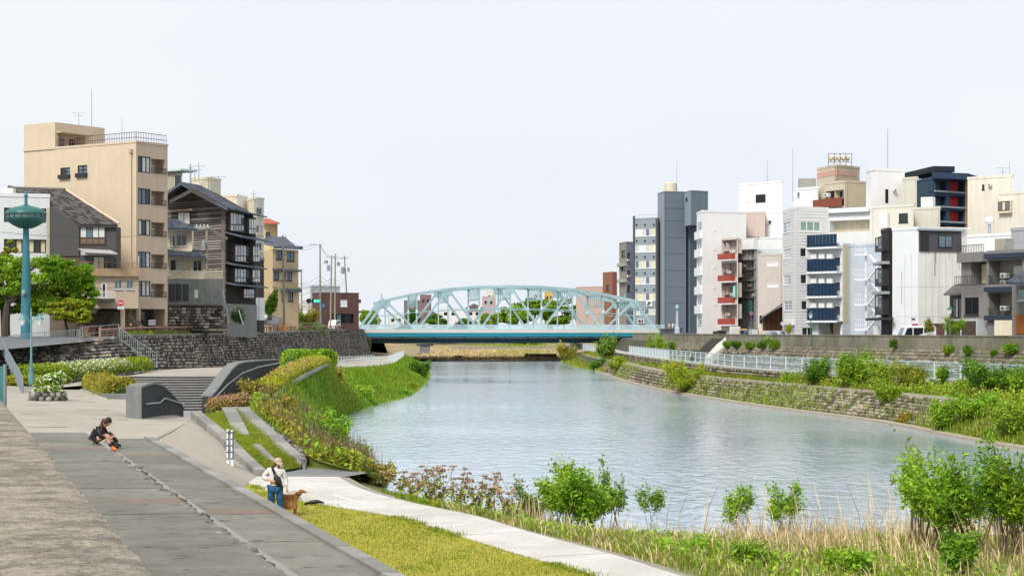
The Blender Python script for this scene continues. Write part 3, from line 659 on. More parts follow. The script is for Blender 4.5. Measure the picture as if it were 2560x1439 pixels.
fence('metal_fence', 'thin grey rail fence at the head of the wall stair', [P(206, 855, 145), P(250, 851, 146), P(297, 847, 147)], 1.6, 1.15, M_GREYF, (1., .55), None)
fence('stair_rail', 'grey stair railing descending in front of the stone wall', [P(299, 850, 146), P(345, 885, 145.5), P(392, 915, 145)], 2.4, 1.0, M_GREYF, (1., .12), (.2, .03))
M_WF = mat('pale_fence', '#b9cbd0', .5, .05, 4)
fence('river_walk_fence', 'white railing bending along the river walk before the bridge', [PZ(836, 918, 2.25), PZ(905, 915, 2.2), PZ(970, 912, 2.15), PZ(990, 901, 2.0), PZ(1009, 891, 1.72)], 4.5, 1.15, M_WHITEMETAL, (1., .68, .36), None, .09)
fence('river_walk_fence', 'white railing at the foot of the stone wall by the bridge', [P(830, 912, 255), P(880, 908, 290), P(935, 902, 330)], 5, 1.1, M_WHITEMETAL, (1., .5), None, .09)
M_MESHP = mat('fence_mesh', '#c3d3d6', .5, .04, 4, alpha=.33)
fence('pale_mesh_fence', 'long pale blue mesh fence along the right bank terrace', [(x+.12, y, 2.8) for x, y, z in RF3 if 99 < y < 245], 4.2, 1.25, M_WF, (1., .52, .05), None, .11, panel=M_MESHP)
fence('white_panel_fence', 'solid white panel fence on the right bank next to the bridge', [(x+.12, y, 2.8) for x, y, z in RF3 if 239 < y < 305], 4.2, 1.25, mat('panel_white', '#ccd6d8', .5, .04, 4), (1., .05), None, .12, panel=mat('panel_white_solid', '#c9d4d7', .5, .05, 3))
fence('white_panel_fence', 'short white fence curving under the right end of the bridge', [P(1421, 871, 425), P(1450, 873, 402), P(1478, 877, 385), P(1502, 884, 372)], 5, 1.3, mat('panel_white', '#ccd6d8'), (1., .05), None, .12, panel=mat('panel_white_solid', '#c9d4d7'))
# brown guard rail with orange reflectors, ornamental arched rail behind it
M_BROWN = mat('rail_brown', '#9a6f60', .55, .15, 3, color2='#83584a', mixscale=.8)
M_ORANGE = mat('reflector_orange', '#e08a1e', .4, .05, 4)
gr = [(-30.9, 141, 5.75), (-30.9, 160, 6.0), (-30.8, 200, 6.05), (-31, 260, 6.28), (-31.2, 320, 6.5), (-31.6, 386, 6.75)]
def gext(a, b, t_):
    mb = MB(); mb.tube(a+Vector((0, 0, .74)), b+Vector((0, 0, .74)), .10, n=8); mb.build('guard_pipe', M_BROWN, t_, True)
fence('guard_rail', 'brown pipe guard rail along the top of the stone wall', gr, 7.6, .95, M_BROWN, (.42,), None, .16, 'guard rail', extra=gext)
for i, f_ in enumerate((.12, .3, .47, .62, .74, .84, .92)):
    p = interp([Vector(q) for q in gr], f_*5)+Vector((0, 0, .96)); mb = MB(); mb.lathe(p, [(.05, 0), (.07, .04), (.07, .13), (.03, .19)], 8); o = mb.build('reflector_post', M_ORANGE)
    props(o, 'small orange reflector on the brown guard rail, %s from the left' % ('first', 'second', 'third', 'fourth', 'fifth', 'sixth', 'seventh')[i], 'reflector', 'orange reflectors on the guard rail')
def arch(a, b, t_):
    mb = MB(); d = b-a
    mb.path([a+d*(k/8)+Vector((0, 0, .95*math.sin(math.pi*k/8))) for k in range(9)], .035, 5); mb.build('arch', M_BROWN, t_)
ar = [(x-2.6, y+4, z+.02) for x, y, z in gr[:-1]]+[(-33.4, 372, 6.72)]
fence('arched_rail', 'ornamental brown railing of low arches on the far side of the street', ar, 2.6, 1.0, M_BROWN, (1.0, .12), None, .06, 'railing', extra=arch)
# ------------------------------------------------------------------ amphitheatre
st = thing('amphitheatre_steps', (-19, 104, 2.02), 'curved flight of dark stone steps rising from the sunken court', 'steps')
M_RISER = mat('riser_dark', '#4b4c4e', .9, .25, 1.2, .3, 25, streak=.3); M_TREAD = mat('tread_light', '#94918a', .9, .12, 1.5, .2, 25)
for i in range(13):
    z1 = 2.02+.132*(i+1); mb = MB(); tr = MB(); K = 10; prev = None
    for k in range(K+1):
        f_ = k/K; X = -24.6+8.8*f_
        Y0 = 104+.65*i+1.3*(f_-.55)**2*4*(1 if f_ < .55 else .4)
        cur = (Vector((X, Y0, 0)), Vector((X, 113.6, 0)))
        if prev:
            a, d = prev; b, c = cur; z0_ = Vector((0, 0, z1-.3)); zt = Vector((0, 0, z1-.035)); mb.hexa([a+z0_, b+z0_, c+z0_, d+z0_, a+zt, b+zt, c+zt, d+zt])
            q = Vector((0, .66, 0)); y_ = Vector((0, -.03, 0)); zl = Vector((0, 0, z1-.033)); zh = Vector((0, 0, z1)); tr.hexa([a+y_+zl, b+y_+zl, b+q+zl, a+q+zl, a+y_+zh, b+y_+zh, b+q+zh, a+q+zh])
        prev = cur
    so_ = mb.build('step', M_RISER, st); tr.build('tread', M_TREAD, so_)
def prof_wall(name, label, Xs, prof, thick, m, cap):
    """wall along Y: prof = [(Y, z_top)], foot at z=1.9"""
    t_ = thing(name, (Xs(prof[0][0]), prof[0][0], 2.0), label, 'wall')
    mb = MB(); cp = MB()
    for (y0, z0), (y1, z1) in zip(prof[:-1], prof[1:]):
        a, b = Xs(y0), Xs(y1)
        mb.hexa([(a-thick, y0, 1.9), (a, y0, 1.9), (b, y1, 1.9), (b-thick, y1, 1.9), (a-thick, y0, z0), (a, y0, z0), (b, y1, z1), (b-thick, y1, z1)])
        cp.hexa([(a-thick-.04, y0, z0+.002), (a+.04, y0, z0+.002), (b+.04, y1, z1+.002), (b-thick-.04, y1, z1+.002), (a-thick-.04, y0, z0+.09), (a+.04, y0, z0+.09), (b+.04, y1, z1+.09), (b-thick-.04, y1, z1+.09)])
    mb.build('wall_body', m, t_); cp.build('coping', cap, t_); return t_
n1 = prof_wall('court_wall', 'dark concrete wall with pale end face, left of the sunken court opening', lambda y: -15.5+.01*(y-79), [(78.6, 4.02), (80, 4.1), (81.5, 4.1), (83, 3.98), (84.5, 3.7), (86, 3.35), (87.2, 3.05), (88.2, 2.75)], .58, M_DARKWALL, M_CONCD)
mb = MB(); mb.box(-16.12, -15.48, 78.50, 78.598, 2.3, 4.1); mb.build('end_face', M_CONCD, n1)
hr = MB(); hr.path([(-15.40, 79.2, 3.35), (-15.35, 82.0, 3.3), (-15.35, 83.2, 3.45), (-15.35, 88, 3.0)], .035, 6); hr.build('handrail', M_STEEL, n1)
n2 = prof_wall('court_wall', 'long dark concrete wall with handrail beside the rising ramp', lambda y: -15.45-.02*(y-97), [(96.6, 3.05), (99, 3.35), (102, 3.85), (105, 4.28), (107.5, 4.5), (111, 4.55), (120, 4.5), (130, 4.4)], .5, M_DARKWALL, M_CONCD)
hr = MB(); hr.path([(-15.3, 97, 3.0), (-15.4, 102, 3.55), (-15.5, 108, 4.0), (-15.65, 116, 4.2), (-15.95, 129.5, 4.25)], .035, 6); hr.build('handrail', M_STEEL, n2)
# pale band at terrace head of the steps
# ------------------------------------------------------------------ teal lamp tower
tb = P(65, 868, 146); zt = lambda y: ZY(y, 146)
tw = thing('lamp_tower', tb, 'tall teal tower with a saucer shaped lantern head and spire', 'lamp tower')
M_TOWER = mat('tower_teal', '#37727f', .5, .12, .8, streak=.12); M_TOWERD = mat('tower_teal_dark', '#2a625e', .4, .1, 1)
mb = MB(); mb.lathe((tb.x, tb.y, 0), [(.48, tb.z-.1), (.42, tb.z+.6), (.38, zt(760)), (.30, zt(650)), (.22, zt(566))], 14); mb.build('pole', M_TOWER, tw, True)
mb = MB(); mb.lathe((tb.x, tb.y, 0), [(.2, zt(572)), (.55, zt(570)), (1.0, zt(563)), (1.4, zt(554)), (1.55, zt(547)), (1.56, zt(545))], 32); mb.build('bowl', M_TOWERD, tw, True)
mb = MB(); mb.lathe((tb.x, tb.y, 0), [(1.46, zt(545)), (1.46, zt(535))], 32); band = mb.build('window_band', mat('band_glass', '#5d6a66', .15, .1, 2, spec=.6), tw, True)
mb = MB()
for k in range(16):
    t_ = 2*math.pi*k/16; c = Vector((tb.x+1.5*math.cos(t_), tb.y+1.5*math.sin(t_), 0)); mb.bar(c+Vector((0, 0, zt(546))), c+Vector((0, 0, zt(534))), .07, .07, (0, 1, 0))
mb.build('mullion_ring', M_TOWERD, band)
mb = MB(); mb.lathe((tb.x, tb.y, 0), [(1.58, zt(535)), (1.58, zt(532)), (1.4, zt(525)), (.9, zt(518)), (.35, zt(514)), (.14, zt(511))], 32); mb.build('dome', M_TOWERD, tw, True)
mb = MB(); mb.lathe((tb.x, tb.y, 0), [(.13, zt(513)), (.11, zt(492)), (.19, zt(490)), (.12, zt(486)), (.02, zt(473))], 12); mb.build('spire', M_TOWER, tw, True)
mb = MB(); mb.lathe((tb.x-.05, tb.y-.5, 0), [(.10, zt(738)), (.16, zt(734)), (.16, zt(728)), (.05, zt(725))], 10); mb.build('loudspeaker', M_STEEL, tw, True)
def lantern(mbc, c, s, parent):
    mb = MB(); mb.lathe(c, [(.10*s, -.28*s), (.20*s, .05*s)], 6); mb.build('lantern_glass', mat('lamp_glass', '#d6dde0', .25, .04, 3), parent)
    mb = MB(); mb.lathe(c, [(.25*s, .052*s), (.23*s, .1*s), (.08*s, .26*s), (.02*s, .36*s)], 6); mb.build('lantern_cap', mbc, parent)
lp = P(78, 945, 114); tl = thing('street_lamp', lp, 'teal cast post with twin lanterns in the flower bed', 'lamp')
M_LAMPG = mat('lamp_teal_grey', '#5f8f93', .5, .1, 2)
mb = MB(); mb.lathe((lp.x, lp.y, 0), [(.17, lp.z-.4), (.17, lp.z+.1), (.12, lp.z+.5), (.14, lp.z+.55), (.065, lp.z+1.2), (.055, ZY(778, 114)), (.01, ZY(768, 114))], 12); mb.build('post', M_LAMPG, tl, True)
zl = ZY(800, 114)
for s_ in (-1, 1):
    mb = MB(); mb.path([(lp.x, lp.y, zl-.25), (lp.x+s_*.25, lp.y, zl+.15), (lp.x+s_*.45, lp.y, zl+.42), (lp.x+s_*.52, lp.y, zl+.36)], .025, 5); a_ = mb.build('arm', M_LAMPG, tl); lantern(M_LAMPG, Vector((lp.x+s_*.52, lp.y, zl)), 1.05, a_)
# ------------------------------------------------------------------ small plaza furniture
sp = PZ(575, 1190, 1.2); ts = thing('gauge_posts', sp, 'pair of white posts with dark banded upper halves beside the ramp', 'posts')
M_WP = mat('post_white', '#dcdcdc', .5, .06, 4); M_BL = mat('post_band', '#4c5468', .5, .1, 4)
for s_ in (-.075, .075):
    mb = MB(); mb.box(sp.x+s_-.045, sp.x+s_+.045, sp.y-.03, sp.y+.03, sp.z-.15, sp.z+1.68+s_*-.2); q = mb.build('post', M_WP, ts)
    mb = MB()
    for k in range(5): mb.box(sp.x+s_-.05, sp.x+s_+.05, sp.y-.045, sp.y+.045, sp.z+.62+k*.235, sp.z+.66+k*.235)
    mb.box(sp.x+s_+.015, sp.x+s_+.05, sp.y-.036, sp.y+.036, sp.z+.62, sp.z+1.64+s_*-.2); mb.build('band', M_BL, q)
sb = PZ(640, 992, 2.8); ts = thing('info_pillar', sb, 'small dark sign pillar at the foot of the azalea hedge', 'sign')
mb = MB(); mb.box(sb.x-.1, sb.x+.1, sb.y-.06, sb.y+.06, sb.z-.3, sb.z+.85); q = mb.build('pillar', mat('pillar_dark', '#3c4a4e', .5, .1, 3), ts)
mb = MB(); mb.box(sb.x-.02, sb.x+.05, sb.y-.07, sb.y-.062, sb.z+.15, sb.z+.7); mb.build('sign_face', mat('sign_pale', '#c9d0d0', .5, .05, 3), q)
# teal fence panel stump beside the coping
pf = P(4, 985, 24); t_ = thing('green_fence_end', pf, 'dark green fence end panel standing past the granite parapet', 'fence')
mb = MB(); mb.box(pf.x-.12, pf.x+.02, pf.y, pf.y+.05, pf.z-.3, ZY(915, 24)); mb.build('panel', mat('fence_green', '#3f7a72', .5, .1, 3), t_)
mb = MB(); mb.box(pf.x+.022, pf.x+.05, pf.y-.01, pf.y+.06, pf.z-.3, ZY(910, 24)); mb.build('post', M_GREYF, t_)
# cobble planter with the white azalea, long planters
def cobble_ring(label, c, rx, ry, n, rows, sz):
    t_ = thing('cobble_planter', c, label, 'planter'); r = random.Random(int(abs(c[0])*10))
    for j in range(rows):
        for i in range(n):
            a = 2*math.pi*(i+.5*(j % 2))/n; o = bpy.data.objects.new('cobble', unit[r.randrange(5)]); COL.objects.link(o); attach(o, t_)
            k = sz*r.uniform(.8, 1.15); o.location = (c[0]+rx*math.cos(a)*(1-.06*j), c[1]+ry*math.sin(a)*(1-.06*j), c[2]+sz*(.55+j*1.25)); o.scale = (k, k*1.1, k*.85); o.rotation_euler = (r.uniform(0, 3), 0, r.uniform(0, 3))
    mb = MB(); mb.lathe(c, [(min(rx, ry)*.9, -.1), (min(rx, ry)*.95, sz*2.2*rows*.5)], 14); mb.build('soil', M_SOIL, t_)
cp_ = PZ(110, 1003, 2.9); cp_.z = plz(cp_.x, cp_.y+.7)-.02
cobble_ring('round planter of dark cobbles under the white azalea', (cp_.x, cp_.y+.8, cp_.z), .85, .9, 15, 2, .17)
pw = thing('planter_wall', (-29.5, 126, 2.9), 'low dark stone planter wall below the long azalea hedge', 'planter')
stone_face(pw, [(-31.5, 117.5, 2.95), (-29.6, 121, 2.9), (-28.4, 130, 2.95), (-27.6, 141, 3.1)], [(-31.5, 117.6, 3.3), (-29.7, 121.1, 3.4), (-28.5, 130, 3.55), (-27.8, 141, 3.65)], .22, .4, STL, M_STONES_L, 140, .12, seed=21)
mb = MB(); q_ = [(-31.6, 117.8), (-29.75, 121.2), (-28.6, 130), (-27.9, 141), (-29.5, 145), (-33, 139), (-35, 128)]; mb.prism(q_, 2.6, 3.28); mb.build('soil', M_SOIL, pw)
pt = thing('wedge_planter', (-23, 106, 2.7), 'low concrete planter kerb around the orange tinged hedge', 'planter')
mb = MB(); mb.prism([(-27.2, 118), (-21.3, 98.2), (-19.4, 98.4), (-20.8, 111.5)], 2.4, 3.12); mb.build('kerb', M_CONCD, pt)
mb = MB(); mb.prism([(-27.5, 118.2), (-21.45, 97.8), (-21.05, 97.7), (-27.1, 118.2)], 2.4, 2.95); mb.build('kerb_step', M_CONC, pt)
# ------------------------------------------------------------------ truss bridge
M_TRUSS = mat('truss_paint', '#9fb6b9', .5, .12, .5, color2='#8ca8ac', mixscale=.15)
M_TRUSS2 = mat('truss_paint_deep', '#8fadb0', .5, .06, .5)
M_TEALBAND = mat('fascia_teal', '#16788a', .45, .08, .4)
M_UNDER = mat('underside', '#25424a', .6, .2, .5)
M_DECK = mat('deck_concrete', '#c4bfb4', .85, .08, 1)
YB = 398.0; BA = math.radians(5.5); BO = Vector(((1276-1280)/F*YB, YB, 0)); BX = Vector((math.cos(BA), math.sin(BA), 0)); BN = Vector((-math.sin(BA)*1.6, math.cos(BA), 0)).normalized()
def bp(s, n, z): return BO+BX*s+BN*n+Vector((0, 0, z))
ZD = 6.65; PL_ = 78.1/F*YB
br = thing('truss_bridge', bp(-31, 0, 2.5), 'pale turquoise steel truss bridge with a low arched top across the river', 'bridge')
tops = [ZY(y, YB) for y in (752, 734.5, 723, 717.5, 715.5, 717, 723, 735, 751)]
sN = [(k-4)*PL_ for k in range(9)]; sE = (-4*PL_-4.6, 4*PL_+4.9)
def truss(nf, m):
    b = [bp(s, nf, ZD-.1) for s in sN]; t = [bp(s, nf, z) for s, z in zip(sN, tops)]; e0, e1 = bp(sE[0], nf, ZD-.1), bp(sE[1], nf, ZD-.1)
    fr = BN
    def mem(p, q, w_, h_, name, mm=m): mb = MB(); mb.bar(p, q, w_, h_, up=(0, 0, 1) if abs((q-p).normalized().z) < .9 else BX); return mb.build(name, mm, br)
    for a, c in zip(t[:-1], t[1:]): mem(a, c, .5, .54, 'top_chord')
    mem(e0, t[0], .5, .56, 'end_post'); mem(t[8], e1, .5, .56, 'end_post')
    mem(e0-BX*.2, e1+BX*.2, .5, .7, 'bottom_chord')
    for k in range(9):
        o = mem(b[k], t[k], .28, .34 if k % 2 else .28, 'vertical', M_TRUSS2 if k % 2 else m)
    seq = [(t[0], b[1]), (b[1], t[2]), (t[2], b[3]), (b[3], t[4]), (t[4], b[5]), (b[5], t[6]), (t[6], b[7]), (b[7], t[8])]
    for a, c in seq: mem(a, c, .32, .44, 'diagonal')
    for k in (0, 2, 4, 6, 8):
        mb = MB(); c = t[k]; g_ = [c+BX*x+Vector((0, 0, z)) for x, z in ((-1.15, .1), (1.15, .1), (.85, -1.1), (.35, -1.5), (-.35, -1.5), (-.85, -1.1))]; mb.extr([p-fr*.2 for p in g_], fr*.4); mb.build('gusset', m, br)
    for k in (1, 3, 5, 7):
        mb = MB(); c = b[k]+Vector((0, 0, .1)); g_ = [c+BX*x+Vector((0, 0, z)) for x, z in ((-1.2, 0), (1.2, 0), (.5, 1.3), (-.5, 1.3))]; mb.extr([p-fr*.2 for p in g_], fr*.4); mb.build('gusset', m, br)
    return b, t
N0, N1 = 0.0, 18.0
b0, t0_ = truss(N0, M_TRUSS); b1, t1_ = truss(N1, M_TRUSS)
for k in range(9):      # sway frames between the trusses
    h = min(2.6, (tops[k]-ZD)*.36) if k not in (0, 8) else 1.4
    mb = MB(); up_ = t0_[k], t1_[k]; lo = t0_[k]-Vector((0, 0, h)), t1_[k]-Vector((0, 0, h))
    mb.bar(up_[0], up_[1], .3, .34); mb.bar(lo[0], lo[1], .22, .26)
    nb = 8
    for i in range(nb):
        a = up_[0].lerp(up_[1], i/nb); c = lo[0].lerp(lo[1], (i+.5)/nb); d = up_[0].lerp(up_[1], (i+1)/nb); mb.bar(a, c, .09, .09); mb.bar(c, d, .09, .09)
    o = mb.build('sway_frame', M_TRUSS2, br); o['kind'] = 'stuff'
for k in range(8):      # lateral bracing in the roof of the truss
    for a, c in ((t0_[k], t1_[k+1]), (t1_[k], t0_[k+1])): mb = MB(); mb.bar(a, c, .2, .2); mb.build('lateral_brace', M_TRUSS2, br)
for s_, tt_, ee in ((-1, 0, sE[0]), (1, 8, sE[1])):     # portals in the plane of the end posts
    mb = MB(); A, B = t0_[tt_], t1_[tt_]; d0 = (bp(ee, N0, ZD)-A)*.30; d1 = (bp(ee, N1, ZD)-B)*.30
    mb.bar(A+d0, B+d1, .25, .3)
    for i in range(11):
        a = A.lerp(B, i/10); c = (A+d0).lerp(B+d1, i/10); mb.bar(a, c, .2, .12)
    o = mb.build('portal_lattice', M_TRUSS, br); o['kind'] = 'stuff'
    mb = MB(); mb.lathe(t0_[tt_].lerp(t1_[tt_], .5)+Vector((0, 0, .2)), [(.6, 0), (.4, .5), (.15, .7), (.1, 1.5)], 8); mb.build('portal_finial', M_TRUSS, br)
for tb_, bb, nf in ((t0_, b0, N0), (t1_, b1, N1)):      # light sub-struts tying the diagonals to the verticals
    for k in range(8):
        m0 = bb[k].lerp(tb_[k], .5); m1 = bb[k+1].lerp(tb_[k+1], .5)
        mb = MB(); mb.bar(m0, m1, .12, .14); mb.build('sub_strut', M_TRUSS2, br)
    for k in range(9):
        mb = MB(); c = tb_[k]+BN*(1.6 if nf == N0 else -1.6)-Vector((0, 0, .1)); mb.bar(bb[k].lerp(tb_[k], .68), c, .12, .12); mb.build('knee_brace', M_TRUSS2, br)
# deck, fascia, floor beams, stringers
S0, S1 = -31.6, 32.3
def slab(n0, n1, z0, z1, m, name, s0=S0, s1=S1): mb = MB(); p = [bp(s0, n0, 0), bp(s1, n0, 0), bp(s1, n1, 0), bp(s0, n1, 0)]; mb.hexa([q+Vector((0, 0, z0)) for q in p]+[q+Vector((0, 0, z1)) for q in p]); return mb.build(name, m, br)
slab(-2.9, 20.9, 6.02, 6.32, M_DECK, 'deck')
slab(-3.05, -2.905, 6.12, 6.74, M_DECK, 'kerb_beam'); slab(20.905, 21.05, 6.12, 6.74, M_DECK, 'kerb_beam')
slab(-3.09, -2.915, 5.28, 6.10, M_TEALBAND, 'fascia_girder'); slab(20.91, 21.1, 5.28, 6.10, M_TEALBAND, 'fascia_girder')
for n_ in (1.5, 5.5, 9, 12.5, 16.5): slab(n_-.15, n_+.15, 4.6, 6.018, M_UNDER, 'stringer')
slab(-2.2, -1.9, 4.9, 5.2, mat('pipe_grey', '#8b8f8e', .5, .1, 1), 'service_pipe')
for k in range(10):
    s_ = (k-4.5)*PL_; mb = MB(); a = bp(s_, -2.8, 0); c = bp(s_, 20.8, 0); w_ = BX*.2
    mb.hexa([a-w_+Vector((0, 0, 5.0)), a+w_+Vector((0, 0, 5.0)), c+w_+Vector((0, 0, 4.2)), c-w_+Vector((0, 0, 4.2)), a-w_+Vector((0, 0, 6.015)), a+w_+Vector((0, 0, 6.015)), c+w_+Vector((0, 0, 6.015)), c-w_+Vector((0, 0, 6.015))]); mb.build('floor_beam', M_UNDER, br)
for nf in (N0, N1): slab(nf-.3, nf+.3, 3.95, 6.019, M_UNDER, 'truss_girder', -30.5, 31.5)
# footway railings with see-through panels, lamp brackets on the truss
M_RAILP = mat('rail_panel', '#c2dbe2', .4, .04, 2, alpha=.45)
for nf in (-2.97, 20.97):
    mb = MB(); mb.bar(bp(S0, nf, 7.78), bp(S1, nf, 7.78), .1, .1); mb.bar(bp(S0, nf, 6.86), bp(S1, nf, 6.86), .07, .07); mb.build('hand_rail', M_WF, br)
    for k in range(33):
        mb = MB(); s_ = S0+(S1-S0)*k/32; mb.bar(bp(s_, nf, 6.742), bp(s_, nf, 7.75), .08, .08, BX); mb.build('rail_post', M_WF, br)
        if k < 32:
            s2 = S0+(S1-S0)*(k+1)/32; mb = MB(); mb.quad(bp(s_+.1, nf, 6.9), bp(s2-.1, nf, 6.9), bp(s2-.1, nf, 7.72), bp(s_+.1, nf, 7.72)); mb.build('rail_panel', M_RAILP, br)
for k in (1, 3, 5, 7):
    for tb_, bb in ((t0_, b0), (t1_, b1)):
        c = bb[k].lerp(tb_[k], .5)-BN*.45; mb = MB(); mb.lathe(c, [(.12, -.4), (.3, -.15), (.3, .2), (.12, .45), (.05, .6)], 8); mb.build('lamp_lantern', M_WF, br)
# abutments
mb = MB(); mb.add([], [])
ab = thing('bridge_abutment', (-38, 396, 1), 'stone faced abutment in shade under the left end of the bridge', 'abutment')
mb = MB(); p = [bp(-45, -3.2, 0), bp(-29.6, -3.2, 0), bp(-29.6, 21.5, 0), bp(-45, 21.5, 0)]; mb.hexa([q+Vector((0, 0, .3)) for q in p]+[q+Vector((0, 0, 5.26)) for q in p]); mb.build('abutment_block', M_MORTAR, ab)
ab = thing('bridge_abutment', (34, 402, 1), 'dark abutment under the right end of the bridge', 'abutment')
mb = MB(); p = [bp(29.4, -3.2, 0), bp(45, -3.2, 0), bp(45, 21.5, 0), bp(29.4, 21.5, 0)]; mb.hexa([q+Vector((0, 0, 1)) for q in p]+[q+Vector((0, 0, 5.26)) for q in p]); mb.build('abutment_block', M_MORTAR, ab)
# concrete pier of the pipe crossing, block in the water
pr = P(1062, 893, 455); t_ = thing('concrete_pier', pr, 'short grey concrete pier standing on the shoal under the bridge', 'pier')
mb = MB(); mb.box(pr.x-1.2, pr.x+1.1, pr.y, pr.y+2.2, pr.z-.8, ZY(864, 455)); mb.build('pier_shaft', M_CONCD, t_)
mb = MB(); mb.box(pr.x-1.9, pr.x-.5, pr.y-.6, pr.y+1.5, pr.z-.8, ZY(883, 455)); mb.build('pier_foot', M_DARKWALL, t_)
mb = MB(); mb.box(pr.x-2.0, pr.x+2.0, pr.y-.2, pr.y+2.4, ZY(864, 455)+.003, ZY(860, 455)); mb.build('pier_cap', M_UNDER, t_)
mb = MB(); c = P(1147, 900, 420); mb.prism([(c.x-1, c.y-.8), (c.x+.9, c.y-.9), (c.x+1, c.y+.8), (c.x-.9, c.y+.8)], -.6, 1.0); o = mb.build('concrete_block', mat('block_dark', '#6d675c', .9, .2, 1), None); props(o, 'weathered concrete block at the edge of the shoal', 'block')
# low retaining wall on the far right shore with a pale kerb
c0, c1 = P(1322, 897, 420), P(1392, 897, 420); mb = MB(); mb.box(c0.x, c1.x, 420, 423, -.5, ZY(884, 420)); o = mb.build('shore_wall', M_CONCD); props(o, 'low grey concrete wall on the far shore under the bridge', 'wall')
# ------------------------------------------------------------------ building kit: facades with real openings
GLASS = {'d': mat('glass_dark', '#20282c', .12, .25, 1.5, spec=.7), 'b': mat('glass_blue', '#5b6c78', .12, .25, 1.5, spec=.7), 'c': mat('glass_curtain', '#c3c4bf', .35, .12, 3, spec=.5),
         'g': mat('glass_green', '#7f9a86', .2, .15, 2, spec=.6), 'y': mat('glass_cream', '#d8cba4', .35, .1, 3), 'k': mat('glass_black', '#0f1214', .15, .1, 2, spec=.5), 's': mat('shutter_white', '#d9d9d6', .6, .05, 4)}
FR = {'al': mat('frame_alu', '#b9bcbc', .5, .05, 4), 'dk': mat('frame_dark', '#2a2b2d', .5, .1, 4), 'wh': mat('frame_white', '#dcdcda', .5, .05, 4), 'br': mat('frame_brown', '#4a342a', .6, .2, 4)}
def B_(name, hexc, streak=.16, var=.06, **k): return mat(name, hexc, k.pop('rough', .85), var, k.pop('scale', 1.0), k.pop('bump', .08), k.pop('bscale', 20), streak=streak, **k)
class Face:
    def __init__(s, a, b):
        s.a = Vector((a[0], a[1], 0)); s.b = Vector((b[0], b[1], 0)); s.d = (s.b-s.a).normalized(); s.n = Vector((s.d.y, -s.d.x, 0)); s.L = (s.b-s.a).length
    def uz(s, x, y):
        r = Vector(((x-1280)/F, 1, (HY-y)/F)); t = s.a.dot(s.n)/(r.x*s.n.x+r.y*s.n.y); h = r*t
        return (Vector((h.x, h.y, 0))-s.a).dot(s.d), CZ+h.z
    def pt(s, u, z, o=0): return s.a+s.d*u+s.n*o+Vector((0, 0, z))
    def rect(s, x0, y0, x1, y1):
        ym = (y0+y1)/2; u0, _ = s.uz(x0, ym); u1, _ = s.uz(x1, ym); xm = (x0+x1)/2; _, z1 = s.uz(xm, y0); _, z0 = s.uz(xm, y1); return u0, u1, z0, z1
    def hexa(s, mb, u0, u1, z0, z1, o0, o1):
        return mb.hexa([s.pt(u0, z0, o1), s.pt(u1, z0, o1), s.pt(u1, z0, o0), s.pt(u0, z0, o0), s.pt(u0, z1, o1), s.pt(u1, z1, o1), s.pt(u1, z1, o0), s.pt(u0, z1, o0)])
RB = random.Random(77)
